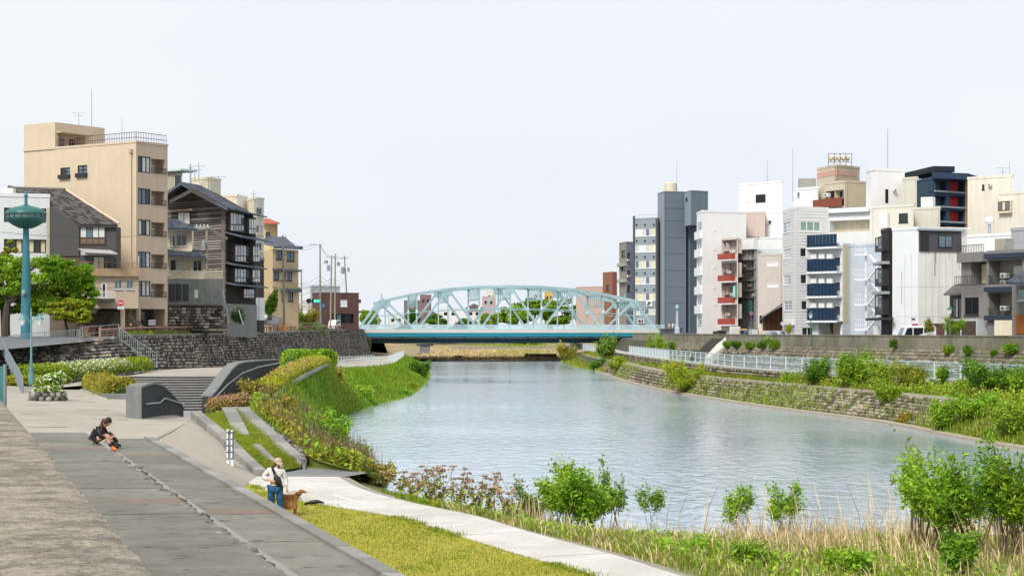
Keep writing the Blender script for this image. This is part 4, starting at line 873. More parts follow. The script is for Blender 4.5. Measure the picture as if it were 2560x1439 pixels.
class Bld:
    def __init__(s, name, label, corners, ytop, m, zb=5.0, depth=8., ref=None, cat='building', roof=None, coping=.25, ztop=None, group=None):
        s.c = [XY(*q) for q in corners]; s.Y = [q[1] for q in corners]
        ref = min(range(len(corners)), key=lambda i: corners[i][1]) if ref is None else ref
        s.zt = ztop if ztop is not None else ZY(ytop, corners[ref][1]); s.zb = zb
        s.F = [Face(a, b) for a, b in zip(s.c[:-1], s.c[1:])]
        n0 = s.F[0].n; 
        if len(s.c) == 2:
            q_ = s.c[1] if s.c[0][0] < 0 else s.c[0]; q_ = Vector(q_).normalized()*depth   # party walls run with the plot lines, away from the river
            s.back = [(s.c[1][0]+q_.x, s.c[1][1]+q_.y), (s.c[0][0]+q_.x, s.c[0][1]+q_.y)]
        else: s.back = [(s.c[0][0]+s.c[-1][0]-s.c[1][0], s.c[0][1]+s.c[-1][1]-s.c[1][1])]
        cx = sum(p[0] for p in s.c)/len(s.c); cy = sum(p[1] for p in s.c)/len(s.c)
        s.root = thing(name, (cx, cy, zb), label, cat, group); s.m = m if isinstance(m, (list, tuple)) else [m]*len(s.F); s.ops = [[] for _ in s.F]; s.later = []; s.coping = coping; s.roofm = roof or s.m[0]
    def win(s, fi, rects, nx=2, ny=1, kind='dc', frame='al', reveal=.18, sill=True, fw=None):
        for r in rects:
            u0, u1, z0, z1 = s.F[fi].rect(*r[:4]); s.ops[fi].append((u0, u1, z0, z1, reveal)); s.later.append((fi, u0, u1, z0, z1, r[4] if len(r) > 4 else nx, r[5] if len(r) > 5 else ny, r[6] if len(r) > 6 else kind, frame, reveal, sill, fw))
    def hole(s, fi, rects, reveal=1.0, back=None, name='recess_wall'):
        for r in rects:
            u0, u1, z0, z1 = s.F[fi].rect(*r[:4]); s.ops[fi].append((u0, u1, z0, z1, reveal)); mb = MB(); f = s.F[fi]
            mb.quad(f.pt(u0-.02, z0-.02, -reveal), f.pt(u1+.02, z0-.02, -reveal), f.pt(u1+.02, z1+.02, -reveal), f.pt(u0-.02, z1+.02, -reveal)); mb.build(name, back or s.m[fi], s.root, fix=False)
    def box(s, fi, x0, y0, x1, y1, o0, o1, m, name='panel', parent=None):
        u0, u1, z0, z1 = s.F[fi].rect(x0, y0, x1, y1); mb = MB(); s.F[fi].hexa(mb, u0, u1, z0, z1, o0, o1); return mb.build(name, m, parent or s.root)
    def done(s, roof=True):
        for fi, f in enumerate(s.F):
            us = sorted({0., f.L, *[min(max(o[0], .0), f.L) for o in s.ops[fi]], *[min(max(o[1], 0.), f.L) for o in s.ops[fi]]}); zs = sorted({s.zb, s.zt, *[min(max(o[2], s.zb), s.zt) for o in s.ops[fi]], *[min(max(o[3], s.zb), s.zt) for o in s.ops[fi]]})
            mb = MB()
            for i in range(len(us)-1):
                for j in range(len(zs)-1):
                    uc, zc = (us[i]+us[i+1])/2, (zs[j]+zs[j+1])/2
                    if us[i+1]-us[i] < 1e-4 or zs[j+1]-zs[j] < 1e-4: continue
                    if any(o[0] < uc < o[1] and o[2] < zc < o[3] for o in s.ops[fi]): continue
                    mb.quad(f.pt(us[i], zs[j]), f.pt(us[i+1], zs[j]), f.pt(us[i+1], zs[j+1]), f.pt(us[i], zs[j+1]))
            for u0, u1, z0, z1, rv in s.ops[fi]:
                a = [f.pt(u0, z0), f.pt(u1, z0), f.pt(u1, z1), f.pt(u0, z1)]; b = [f.pt(u0, z0, -rv), f.pt(u1, z0, -rv), f.pt(u1, z1, -rv), f.pt(u0, z1, -rv)]
                for k in range(4): mb.quad(a[k], b[k], b[(k+1) % 4], a[(k+1) % 4])
            mb.build('wall', s.m[fi], s.root, fix=False)
        f = s.F[-1]
        if s.zt-s.zb > 6 and f.L > 2.2:
            u = f.L-.22 if RB.random() < .6 else .22
            if not any(o[0]-.15 < u < o[1]+.15 for o in s.ops[-1]): mb = MB(); mb.tube(f.pt(u, s.zb, .09), f.pt(u, s.zt-.1, .09), .055, n=6); mb.build('drain_pipe', s.m[-1], s.root)
        mb = MB(); ring = [s.c[-1]]+s.back+[s.c[0]]
        for a, b in zip(ring[:-1], ring[1:]): mb.quad((*a, s.zb), (*b, s.zb), (*b, s.zt), (*a, s.zt))
        mb.build('wall', s.m[-1], s.root, fix=False)
        foot = s.c+s.back
        if roof:
            mb = MB(); mb.add([(x, y, s.zt-.01) for x, y in foot], [tuple(range(len(foot)))]); mb.build('roof', s.roofm, s.root, fix=False)
            if s.coping:
                for fi, f in enumerate(s.F): mb = MB(); f.hexa(mb, -.04, f.L+.04, s.zt-.06, s.zt+s.coping, -.25, .05); mb.build('parapet', s.m[fi], s.root)
        for fi, u0, u1, z0, z1, nx, ny, kind, fr, rv, sill, fw in s.later:
            f = s.F[fi]; W_ = u1-u0; t = fw or min(.09, W_*.07); m = FR[fr]; mb = MB(); o0, o1 = -rv+.01, -rv+.08
            f.hexa(mb, u0, u1, z1-t, z1, o0, o1); f.hexa(mb, u0, u1, z0, z0+t, o0, o1); f.hexa(mb, u0, u0+t, z0+t, z1-t, o0, o1); f.hexa(mb, u1-t, u1, z0+t, z1-t, o0, o1)
            for i in range(1, nx): c = u0+W_*i/nx; f.hexa(mb, c-t/2, c+t/2, z0+t, z1-t, o0, o1-.004)
            for j in range(1, ny): c = z0+(z1-z0)*j/ny; f.hexa(mb, u0+t, u1-t, c-t/2, c+t/2, o0, o1-.008)
            wo_ = mb.build('window', m, s.root)
            for i in range(nx):
                mb = MB(); a, b = u0+W_*i/nx, u0+W_*(i+1)/nx; mb.quad(f.pt(a, z0, -rv+.03), f.pt(b, z0, -rv+.03), f.pt(b, z1, -rv+.03), f.pt(a, z1, -rv+.03)); mb.build('pane', GLASS[kind[RB.randrange(len(kind))]], wo_, fix=False)
            if sill: mb = MB(); f.hexa(mb, u0-.05, u1+.05, z0-.1, z0-.003, -.02, .08); mb.build('sill', m, wo_)
        return s
    def rail(s, fi, x0, y0, x1, y1, o, m, n=8, name='railing', bars=True):
        u0, u1, z0, z1 = s.F[fi].rect(x0, y0, x1, y1); f = s.F[fi]; mb = MB(); mb.bar(f.pt(u0, z1, o), f.pt(u1, z1, o), .05, .05); mb.bar(f.pt(u0, z0, o), f.pt(u1, z0, o), .05, .05)
        if bars:
            for i in range(n+1): u = u0+(u1-u0)*i/n; mb.bar(f.pt(u, z0, o), f.pt(u, z1, o), .035, .035, (0, 1, 0))
        o_ = mb.build(name, m, s.root); o_['kind'] = 'stuff'; return o_
    def ac(s, fi, x, y, w_=9, h=7, o0=.02, o1=.4):
        b = s.box(fi, x-w_/2, y-h/2, x+w_/2, y+h/2, o0, o1, mat('ac_body', '#d0cfc8', .5, .05, 3), 'ac_unit'); u0, u1, z0, z1 = s.F[fi].rect(x-w_/2, y-h/2, x+w_/2, y+h/2)
        f = s.F[fi]; c = f.pt((u0+u1)/2-.05*(u1-u0), (z0+z1)/2, o1); mb = MB(); r = (z1-z0)*.38; mb.tube(c, c+f.n*.03, r, n=12); mb.build('fan_grille', mat('ac_grille', '#7f8282', .6, .1, 5), b)
def mast(label, x, y0, y1, Y, r=.05, arms=(), m=None, name='roof_antenna', cat='antenna'):
    a, b = P(x, y0, Y), P(x, y1, Y); t_ = thing(name, a, label, cat); mb = MB(); mb.tube(a-Vector((0, 0, .2)), b, r, r*.6, 6); mb.build('mast', m or M_STEEL, t_)
    for yy, w_ in arms:
        c = P(x, yy, Y); mb = MB(); mb.bar(c-Vector((w_/2, 0, 0)), c+Vector((w_/2, 0, 0)), r*.9, r*.9); mb.build('arm', m or M_STEEL, t_)
    return t_
def pitched(mbv, a, b, c, d, th): # sloping slab from four corners, thickness th downward
    dn = Vector((0, 0, -th)); mbv.hexa([a+dn, b+dn, c+dn, d+dn, a, b, c, d])
def tile_rows(root, a, b, c, d, ncol, nrow, m, name='roof_tiles'):
    """pantile courses on the plane a(ridge left) b(ridge right) c(eave right) d(eave left)"""
    mb = MB(); nrm = (b-a).cross(d-a).normalized(); nrm = nrm if nrm.z > 0 else -nrm
    for j in range(nrow):
        t0, t1 = j/nrow, (j+1.12)/nrow
        for i in range(ncol):
            u0, u1 = i/ncol, (i+1)/ncol
            def q(u, t, h): return a.lerp(b, u).lerp(d.lerp(c, u), min(t, 1.01))+nrm*h
            um = u0+(u1-u0)*.3; ue = u0+(u1-u0)*.62; h0 = .02+RB.uniform(0, .02)
            mb.add([q(u0, t0, .0), q(um, t0, .07), q(ue, t0, .0), q(u1, t0, -.02), q(u0, t1, .05+h0), q(um, t1, .13+h0), q(ue, t1, .05+h0), q(u1, t1, .03+h0), q(u0, t1, 0), q(um, t1, 0), q(ue, t1, 0), q(u1, t1, 0)],
                   [(0, 1, 5, 4), (1, 2, 6, 5), (2, 3, 7, 6), (4, 5, 9, 8), (5, 6, 10, 9), (6, 7, 11, 10)])
    o = mb.build(name, m, root, fix=False); o['kind'] = 'stuff'; return o
M_TILE = mat('roof_tile', '#5a5552', .75, .2, 3, island=.5); M_TILEB = mat('roof_tile_blue', '#4d545e', .7, .2, 2, island=.3)
M_BEIGE = B_('stucco_beige', '#cbb99e', .10, .06, bump=.2, bscale=40); M_BEIGE2 = B_('stucco_beige_b', '#bca993', .12)
M_WHITEB = B_('white_render', '#e3e2e0', .05, .03); M_WHITE2 = B_('white_panel', '#dcdddc', .08, .04); M_CREAM = B_('cream_render', '#d8cdb4', .22, .08); M_GREYD = B_('grey_dark_render', '#4c4b4a', .1); M_PINKB = B_('pinkish_metal', '#c9b7ad', .12)
M_NAVY = B_('navy_panel', '#16324c', .12, .12); M_BLACKW = B_('black_siding', '#35302e', .2, .2); M_SLATE = B_('slate_grey', '#6a757e', .10, .05); M_SLATEL = B_('slate_grey_light', '#8b959c', .08, .05)
M_BROWNB = B_('brown_block', '#5a403a', .1); M_REDP = B_('red_balcony', '#a04a3c', .2, .12)
# ------------------------------------------------------------------ left bank: beige apartment block
B = Bld('apartment_block', 'tall beige stucco apartment block with stacked river balconies', [(60, 174.1), (340.5, 166), (419, 169.2)], 355, [M_BEIGE, M_BEIGE2], zb=5.6, coping=.12)  # same stucco, darker copy on the river side paints in its shade
B.win(0, [(151, 419, 175, 439), (194, 413, 218, 436)], 2, 2, 'bdc', 'dk', .12)
for x0, x1, y0, y1 in ((149, 176, 437, 447), (192, 219, 433, 443)): B.box(0, x0, y0, x1, y1, .0, .25, FR['dk'], 'window_guard')
for y0, y1 in ((391, 432), (471, 511), (549, 589), (629, 669), (702, 741)):
    B.win(1, [(345, y0, 376, y1)], 3, 1, 'dbcc', 'dk', .1, False)
    B.hole(1, [(378, y0+7, 415, y1+2)], 1.2, M_BEIGE)
    f = B.F[1]; u0, u1, z0, z1 = f.rect(378, y0+7, 415, y1+2)
    mb = MB(); f.hexa(mb, u0+.1, u0+(u1-u0)*.5, z0+.35, z1-.25, -1.19, -1.1); wo_ = mb.build('balcony_window', GLASS['d'], B.root)
    mb = MB(); f.hexa(mb, u0+(u1-u0)*.56, u0+(u1-u0)*.76, z0, z1-.45, -1.19, -1.05); mb.build('balcony_door', FR['wh'], B.root)
    mb = MB(); f.hexa(mb, u1-.16, u1-.0, z0+.0, z1, -.3, -.02); mb.build('balcony_pillar', M_BEIGE2, B.root)
    B.rail(1, 378, y1-11, 415, y1+1, .03, FR['dk'], 9)
B.hole(1, [(352, 772, 413, 832)], 1.4, M_GREYD); B.box(1, 378, 778, 404, 832, -1.38, -1.3, GLASS['d'], 'entrance_door'); B.box(1, 382, 799, 399, 812, -.6, -.5, mat('notice_white', '#d8dde6', .5, .03, 3), 'notice_board'); B.box(1, 384, 803, 397, 806, -.499, -.49, mat('notice_pink', '#d98f97', .5, .03, 3), 'notice_text')
B.done()
mb = MB(); f = B.F[0]; u, z = f.uz(329, 380); mb.tube(f.pt(u, z, .12), f.pt(u, 7.2, .12), .1, n=8); mb.build('drain_pipe', M_BEIGE, B.root); u, z = f.uz(329, 376); mb = MB(); f.hexa(mb, u-.18, u+.18, z-.25, z+.1, .02, .3); mb.build('rain_head', M_BEIGE2, B.root)
mb = MB(); f1 = B.F[1]; u, z = f1.uz(345.5, 640); mb.tube(f1.pt(u-.15, z, .2), f1.pt(u-.15, 6, .2), .06, n=6); mb.build('drain_pipe', M_BEIGE, B.root)
# roof railing and penthouse
mb = MB(); uA, _ = f.uz(140, 370)
for k in range(2):
    h = B.zt+.45+.45*k; mb.bar(f.pt(uA, h, -.15), f.pt(f.L-.1, h, -.15), .05, .05); mb.bar(f1.pt(.1, h, -.15), f1.pt(f1.L, h, -.15), .05, .05)
for k in range(34): p = f.pt(uA+(f.L-.1-uA)*k/33, B.zt, -.15); mb.bar(p, p+Vector((0, 0, .9)), .03, .03, (0, 1, 0))
for k in range(13): p = f1.pt(.1+(f1.L-.1)*k/12, B.zt, -.15); mb.bar(p, p+Vector((0, 0, .9)), .03, .03, (0, 1, 0))
o = mb.build('roof_railing', mat('rail_rust', '#6b5148', .6, .15, 2), B.root); o['kind'] = 'stuff'
ph = MB(); zA = ZY(306, 172); uB, _ = f.uz(137.6, 330); a = f.pt(0, 0); c = f.pt(uB, 0); dd = f1.d*6.1
pts = [(a.x, a.y), (c.x, c.y), (c.x+dd.x, c.y+dd.y), (a.x+dd.x, a.y+dd.y)]
fc = Face(pts[1], pts[2])
ph = MB(); ph.quad((*pts[0], B.zt-.2), (*pts[1], B.zt-.2), (*pts[1], zA), (*pts[0], zA)); ph.quad((*pts[3], B.zt-.2), (*pts[0], B.zt-.2), (*pts[0], zA), (*pts[3], zA)); ph.quad(*[(*q, zA) for q in pts])
L_ = fc.L; r0, r1, rz = .4, L_*.60, zA-.95
for u0, u1, z0, z1 in ((0, r0, B.zt-.2, zA), (r1, L_, B.zt-.2, zA), (r0, r1, rz, zA)): ph.quad(fc.pt(u0, z0), fc.pt(u1, z0), fc.pt(u1, z1), fc.pt(u0, z1))
ph.quad(fc.pt(r0, B.zt, -1.2), fc.pt(r1, B.zt, -1.2), fc.pt(r1, rz, -1.2), fc.pt(r0, rz, -1.2)); ph.quad(fc.pt(r0, rz), fc.pt(r1, rz), fc.pt(r1, rz, -1.2), fc.pt(r0, rz, -1.2)); ph.quad(fc.pt(r1, B.zt), fc.pt(r1, rz), fc.pt(r1, rz, -1.2), fc.pt(r1, B.zt, -1.2)); ph.quad(fc.pt(r0, B.zt), fc.pt(r0, rz), fc.pt(r0, rz, -1.2), fc.pt(r0, B.zt, -1.2))
pho = ph.build('penthouse', M_BEIGE, B.root, fix=False)
mb = MB(); fc.hexa(mb, r0+.2, r0+(r1-r0)*.55, B.zt+.3, rz-.3, -1.19, -1.1); mb.build('window', GLASS['d'], pho); mb = MB(); fc.hexa(mb, r1-.9, r1-.25, B.zt, rz-.35, -1.19, -1.1); mb.build('door', GLASS['k'], pho)
mb = MB(); fc.hexa(mb, r0-.3, r1+.5, rz-.02, rz+.1, .002, .7); mb.build('canopy', M_BEIGE2, pho)
mast('thin roof mast on the beige apartment penthouse', 229, 318, 222, 176, .05); mast('television aerial on the beige apartment penthouse', 197, 316, 281, 175, .04, ((283, 1.2), (290, .8))); mast('thin roof mast behind the rail of the beige apartment block', 305, 352, 296, 172, .04)
# tiled house squeezed against the beige block
hs = thing('tiled_house', P(200, 690, 158), 'dark walled house with a steep pantile roof against the beige block', 'house')
R1, R2, E2, E1 = P(34, 474, 168), P(163, 477, 168), P(294, 561, 158), P(199, 561, 158)
mb = MB(); pitched(mb, R1, R2, E2, E1, .25); mb.build('roof', mat('roof_under', '#3e3a38', .8), hs); tile_rows(hs, R1, R2, E2, E1, 17, 18, M_TILE)
mb = MB(); mb.path([R1+Vector((-.5, 0, .25)), R1+Vector((.1, 0, .12)), R1.lerp(R2, .5)+Vector((0, 0, .1)), R2+Vector((0, 0, .1))], .16, 8); mb.build('ridge', M_TILE, hs)
mb = MB(); mb.path([R2+Vector((.1, 0, .08)), E2+Vector((.12, 0, .08))], .1, 6); mb.build('verge_flashing', mat('flashing_pink', '#d9b8a2', .7), hs)
A = [P(124, 514, 158.5), P(198, 565, 158.2), P(198, 640, 158.2), P(124, 640, 158.5)]; mb = MB(); mb.extr(A, (0, 3, 0)); mb.build('wall', M_GREYD, hs)
fh = Face(XY(198, 158.2), XY(290, 158.2))
def fbox(f, root, x0, y0, x1, y1, o0, o1, m, name): u0, u1, z0, z1 = f.rect(x0, y0, x1, y1); mb = MB(); f.hexa(mb, u0, u1, z0, z1, o0, o1); return mb.build(name, m, root)
fbox(fh, hs, 198, 566, 290, 700, -2, -.1, M_GREYD, 'wall'); wq = fbox(fh, hs, 200, 566, 264, 612, -.1, -.02, FR['br'], 'window')
for i in range(4): fbox(fh, wq, 202+i*15.3, 568, 215+i*15.3, 593, -.02, -.01, GLASS['c' if i != 1 else 'b'], 'pane')
for i in range(4): fbox(fh, wq, 202+i*15.3, 597, 215+i*15.3, 608, -.02, -.01, mat('brown_panel', '#6b5a48', .7, .2, 3), 'panel')
a, b = P(196, 621, 157.9), P(276, 625, 157.9); mb = MB(); pitched(mb, a, b, P(294, 633, 155.8), P(214, 629, 155.8), .08); mb.build('awning', mat('awning_grey', '#a9a8a2', .6, .15, 2), hs); fbox(fh, hs, 216, 630, 282, 640, 2.0, 2.06, mat('awning_grey', '#a9a8a2'), 'awning_valance')
fbox(fh, hs, 218, 641, 288, 672, -.099, -.05, M_GREYD, 'lower_wall')
for i, k in enumerate('dcydd'): fbox(fh, hs, 222+i*13, 643, 233+i*13, 671, -.05, -.03, GLASS[k], 'glass_door')
# lower beige annex with terrace
B = Bld('terrace_annex', 'beige annex with a roof terrace and small white balcony below the tiled house', [(176, 156), (346, 158)], 672, M_BEIGE2, zb=ZY(771, 158), depth=8, coping=0)
B.win(0, [(286, 701, 305, 722), (316, 701, 333, 722), (165+14, 702, 200, 722)], 2, 1, 'b', 'al', .1)
B.win(0, [(253, 706, 267, 746)], 1, 1, 'k', 'wh', .1, False, .12)
B.box(0, 236, 746, 284, 752, 0, .9, M_GREYD, 'balcony_slab'); B.rail(0, 240, 729, 284, 746, .85, FR['wh'], 11)
B.box(0, 176, 671, 347, 690, .0, .35, B_('terrace_slab', '#a88e6e', .3, .1), 'terrace_slab'); B.rail(0, 200, 656, 346, 671, .2, M_BROWN, 9); B.box(0, 303, 772, 313, 826, -.6, -.1, M_BEIGE2, 'pillar'); B.done()
mb = MB(); c = P(255, 815, 163); mb.ball((c.x+.3, c.y+2, 5.4), 1, 4, .07, (3.1, 2.4, 3.0), 4); o = mb.build('rock_outcrop', mat('rock', '#8a7d68', .95, .35, .8, .8, 3, color2='#5a5448', mixscale=.4)); props(o, 'weathered rock outcrop under the beige annex', 'rock')
# white building at the left edge
B = Bld('white_building', 'white panelled building with dark ribbon windows at the left edge', [(-90, 157.5), (124, 160)], 487, M_WHITE2, zb=5.2, depth=10)
B.win(0, [(10, 520, 116, 556), (10, 598, 116, 632)], 7, 1, 'dyd', 'dk', .25, False); B.box(0, 116, 518, 124, 640, .002, .05, M_CREAM, 'corner_strip')
for k in range(22): B.box(0, -20+k*6.5, 489, -19.4+k*6.5, 516, .0, .012, M_WHITE2, 'panel_seam') if k*6.5-20 < 120 else None
B.done(); c = P(18, 486, 163); mb = MB(); mb.box(c.x-.5, c.x+.5, c.y, c.y+1, c.z, c.z+.55); o = mb.build('roof_unit', mat('ac_body', '#d0cfc8')); props(o, 'grey box unit on the white roof at the left edge', 'roof unit')
# ------------------------------------------------------------------ cream house with garden wall, timber house
B = Bld('cream_house', 'cream two storey house with dark tiled eaves before the timber house', [(405, 186), (480, 184.5), (484, 188)], 570, M_CREAM, zb=ZY(645, 185), coping=0)
B.win(0, [(425, 589, 438, 616), (441, 586, 467, 615)], 2, 1, 'bdc', 'al', .1); B.done()
mb = MB(); pitched(mb, P(405, 546, 190), P(440, 549, 190), P(494, 573, 183.5), P(405, 569, 183.5), .18); mb.build('roof', M_TILEB, B.root); tile_rows(B.root, P(405, 546, 190), P(440, 549, 190), P(494, 573, 183.5), P(405, 569, 183.5), 16, 7, M_TILEB)
B2 = Bld('cream_house_lower', 'lower cream storey under a dark lean-to roof above the concrete garden wall', [(405, 184), (512, 182.5)], 642, M_CREAM, zb=ZY(700, 183), depth=3, coping=0)
B2.win(0, [(424, 648, 456, 677), (482, 650, 504, 679)], 2, 1, 'bcd', 'al', .1); B2.done()
mb = MB(); pitched(mb, P(405, 622, 186.5), P(500, 625, 186.5), P(515, 642, 181.5), P(405, 638, 181.5), .15); mb.build('roof', M_TILEB, B2.root); tile_rows(B2.root, P(405, 622, 186.5), P(500, 625, 186.5), P(515, 642, 181.5), P(405, 638, 181.5), 22, 5, M_TILEB)
gw = thing('garden_wall', P(490, 812, 180), 'mossy concrete garden wall under a cream slatted fence', 'wall')
fg = Face(XY(404, 178.5), XY(558, 180.5)); fbox(fg, gw, 404, 697, 557, 762, -3, 0, M_CONCD, 'concrete_wall')
for x in (423, 440, 458): fbox(fg, gw, x, 710, x+13, 752, .0, .12, M_DARKWALL, 'buttress')
fbox(fg, gw, 486, 724, 495, 745, .0, .05, GLASS['c'], 'window')
stone_face(gw, [fg.pt(u_, ZY(828, 180), .6) for u_ in (0, fg.L)], [fg.pt(u_, ZY(762, 180), .05) for u_ in (0, fg.L)], .3, .4, STL, M_STONES_L, 90, .15, seed=31); fbox(fg, gw, 404, 762, 558, 832, -3, -.02, M_MORTAR, 'wall_core')
for k in range(4): fbox(fg, gw, 404, 677+k*5, 556, 679.5+k*5, -.1, -.03, mat('slat_cream', '#cfc6ab', .7, .1, 3), 'slat')
for k in range(11): fbox(fg, gw, 405+k*15, 675, 407+k*15, 697, -.2, -.1, mat('slat_cream', '#cfc6ab'), 'fence_post')
M_WOOD = [mat('old_wood_%d' % i, c, .85, .3, 1.0, .3, 8, stretch=(.6, .6, 5)) for i, c in enumerate(('#6f655f', '#5a524c', '#7d746d', '#4d4641', '#8a8179'))]
tm = thing('timber_house', P(565, 770, 200), 'tall old dark timber house with weathered board walls and glazed river bays', 'house')
c0, c1, c2 = XY(404, 204), XY(565, 197), XY(640, 209)
fl, fr_ = Face(c0, c1), Face(c1, c2)
ztw = ZY(520, 197); zpk = ZY(462, 200)
# gable wall core
uP, _ = fl.uz(470, 480); core = [fl.pt(0, 6), fl.pt(fl.L, 6), fl.pt(fl.L, ztw), fl.pt(uP, zpk), fl.pt(0, ZY(500, 203))]; mb = MB(); mb.extr(core, fr_.d*11); mb.build('wall_core', M_BLACKW, tm)
nb = 58
for j in range(nb):
    z0 = 6.2+(zpk-.3-6.2)*j/nb; z1 = z0+(zpk-6.5)/nb*.8; zc = (z0+z1)/2
    ur = fl.L if zc < ztw else fl.L-(fl.L-uP)*(zc-ztw)/(zpk-ztw); ul = 0 if zc < ZY(500, 203) else uP*(zc-ZY(500, 203))/(zpk-ZY(500, 203))
    if ur-ul < .4: continue
    mb = MB(); e = RB.uniform(.02, .05); mb.hexa([fl.pt(ul, z0, .10+e), fl.pt(ur, z0, .10+e), fl.pt(ur, z0, .002), fl.pt(ul, z0, .002), fl.pt(ul, z1, .04), fl.pt(ur, z1, .04), fl.pt(ur, z1, .002), fl.pt(ul, z1, .002)]); mb.build('board', M_WOOD[RB.randrange(5)], tm)
w1 = fbox(fl, tm, 447, 529, 478, 562, .1, .17, FR['br'], 'window'); fbox(fl, w1, 449, 532, 462, 560, .17, .18, GLASS['s'], 'pane'); fbox(fl, w1, 464, 532, 477, 560, .17, .18, GLASS['s'], 'pane'); fbox(fl, tm, 431, 525, 496, 529, .05, .9, mat('wood_canopy', '#a08a72', .8, .2, 2), 'window_canopy')
fbox(fl, tm, 556, 520, 565, 800, .11, .17, M_WOOD[0], 'corner_board')
# main roof, both slopes, verge boards
rA, rB = P(452, 455, 197), P(500, 464, 213); eA, eB = P(567, 519, 195), P(619, 528, 213)
mb = MB(); pitched(mb, rA, rB, eB, eA, .3); mb.build('roof', M_TILEB, tm); tile_rows(tm, rA, rB, eB, eA, 10, 16, M_TILEB)
lA, lB = P(404, 488, 199), P(404, 492, 216); mb = MB(); pitched(mb, rA, rB, lB, lA, .3); mb.build('roof', M_TILEB, tm)
mb = MB(); mb.bar(P(480, 476, 195.8), P(565, 522, 195.5), .2, .35); mb.build('verge_board', M_WOOD[3], tm); mb = MB(); mb.bar(P(480, 476, 195.8), P(425, 505, 196.6), .2, .35); mb.build('verge_board', M_WOOD[3], tm)
# river face with glazed bays
mb = MB(); mb.extr([fr_.pt(.12, 6), fr_.pt(fr_.L, 6), fr_.pt(fr_.L, ztw-.3), fr_.pt(.12, ztw-.01)], -fl.d*4); mb.build('wall_core', M_BLACKW, tm)
def bay(x0, y0, x1, y1, o, n, kinds, sillm=M_WOOD[0]):
    b = fbox(fr_, tm, x0, y0, x1, y1, .0, o, M_WOOD[3], 'window_bay'); w_ = (x1-x0)/n
    for i in range(n):
        fbox(fr_, b, x0+w_*i+.12*w_, y0+(y1-y0)*.06, x0+w_*(i+.88), y0+(y1-y0)*.62, o+.005, o+.02, GLASS[kinds[i % len(kinds)]], 'pane'); fbox(fr_, b, x0+w_*i+.12*w_, y0+(y1-y0)*.68, x0+w_*(i+.88), y0+(y1-y0)*.95, o+.005, o+.02, GLASS[kinds[(i+1) % len(kinds)]], 'pane')
bay(568, 530, 602, 579, .35, 5, 'bcdb'); bay(604, 546, 622, 586, .8, 3, 'bcc'); bay(576, 612, 611, 655, .5, 5, 'bdbc'); bay(612, 614, 629, 655, .9, 3, 'cbc'); bay(575, 671, 611, 706, .5, 5, 'bdcb'); bay(611, 673, 630, 706, .9, 3, 'cdc'); bay(598, 722, 624, 745, .5, 4, 'bdb')
for y0, y1, o in ((586, 600, 1.9), (659, 668, 1.2), (708, 716, 1.3), (527, 534, 1.2)):
    u0, u1, z0, z1 = fr_.rect(562, y0, 642, y1); mb = MB(); mb.hexa([fr_.pt(u0-.4, z0-.05, o), fr_.pt(u1, z0-.05, o), fr_.pt(u1, z1-.15, 0), fr_.pt(u0-.4, z1-.15, 0), fr_.pt(u0-.4, z0+.08, o), fr_.pt(u1, z0+.08, o), fr_.pt(u1, z1, 0), fr_.pt(u0-.4, z1, 0)]); mb.build('pent_roof', M_TILEB, tm)
fbox(fr_, tm, 566, 760, 640, 842, .0, .1, M_CONCD, 'plinth')
mb = MB(); mb.bar(P(524, 570, 196), P(569, 597, 195), .15, .22); mb.build('verge_board', M_WOOD[0], tm)
# ------------------------------------------------------------------ buildings behind the timber house
B = Bld('glazed_roof_room', 'pale green framed roof room behind the timber house', [(400, 205), (456, 203)], 428, B_('room_beige', '#a8a089'), zb=14, depth=4); B.win(0, [(434, 436, 453, 470)], 1, 1, 'd', 'wh', .15); B.box(0, 404, 424, 460, 429, -2, .5, mat('roof_mint', '#b9d0c6', .5, .05, 3), 'roof_edge'); B.done()
B = Bld('white_plant_room', 'white rooftop plant room with phone antennas behind the timber house', [(475, 232), (519, 230), (552, 233)], 447, [M_CREAM, M_CREAM], zb=12); B.win(1, [(524, 462, 531, 480)], 1, 1, 's', 'wh', .05, False); B.done()
B = Bld('pale_apartment', 'pale concrete apartment tower behind the timber house with three stacked windows', [(617, 242), (636, 238), (660, 240)], 497, [M_CREAM, B_('pale_concrete', '#cfccc0', .22, .08)], zb=6.2)
B.win(1, [(641, 519, 655, 537), (641, 563, 655, 582), (641, 606, 655, 626), (641, 690, 653, 715)], 2, 1, 'dc', 'al', .15)
for y in (539, 584, 628): B.box(1, 638, y, 658, y+4, 0, .25, M_CREAM, 'window_ledge')
B.done()
B = Bld('pale_apartment_wing', 'lower pale wing between plant room and apartment tower', [(543, 241), (592, 239), (619, 243)], 490, [M_CREAM, M_WHITEB], zb=10); B.done()
for i, (x, y0, y1, arms) in enumerate(((476, 455, 410, ((420, .5), (432, .5))), (487, 450, 420, ()), (497, 450, 405, ((415, 1.5), (425, .8))), (546, 480, 440, ((442, 1.9),)), (634, 497, 478, ((484, .8),)))):
    mast(('phone mast with panel antennas at the left of the white plant room', 'short mast beside the phone mast behind the timber house', 'lattice aerial behind the ridge of the timber house', 'flat topped antenna on the white plant room', 'small antenna frame on the pale apartment tower')[i], x, y0, y1, 229 if i < 4 else 238, .14 if i == 0 else .07, arms)
B = Bld('black_house', 'narrow black boarded house with a white base beside the timber house', [(632, 226), (648, 222), (660, 224)], 642, [M_BLACKW, M_BLACKW], zb=6.2, coping=0); B.win(0, [(636, 656, 639, 672), (636, 716, 639, 736)], 1, 1, 'c', 'wh', .05, False); B.box(0, 632, 744, 648, 800, 0, .08, M_WHITE2, 'plinth'); B.box(1, 648, 744, 660, 800, 0, .08, M_WHITE2, 'plinth'); B.done()
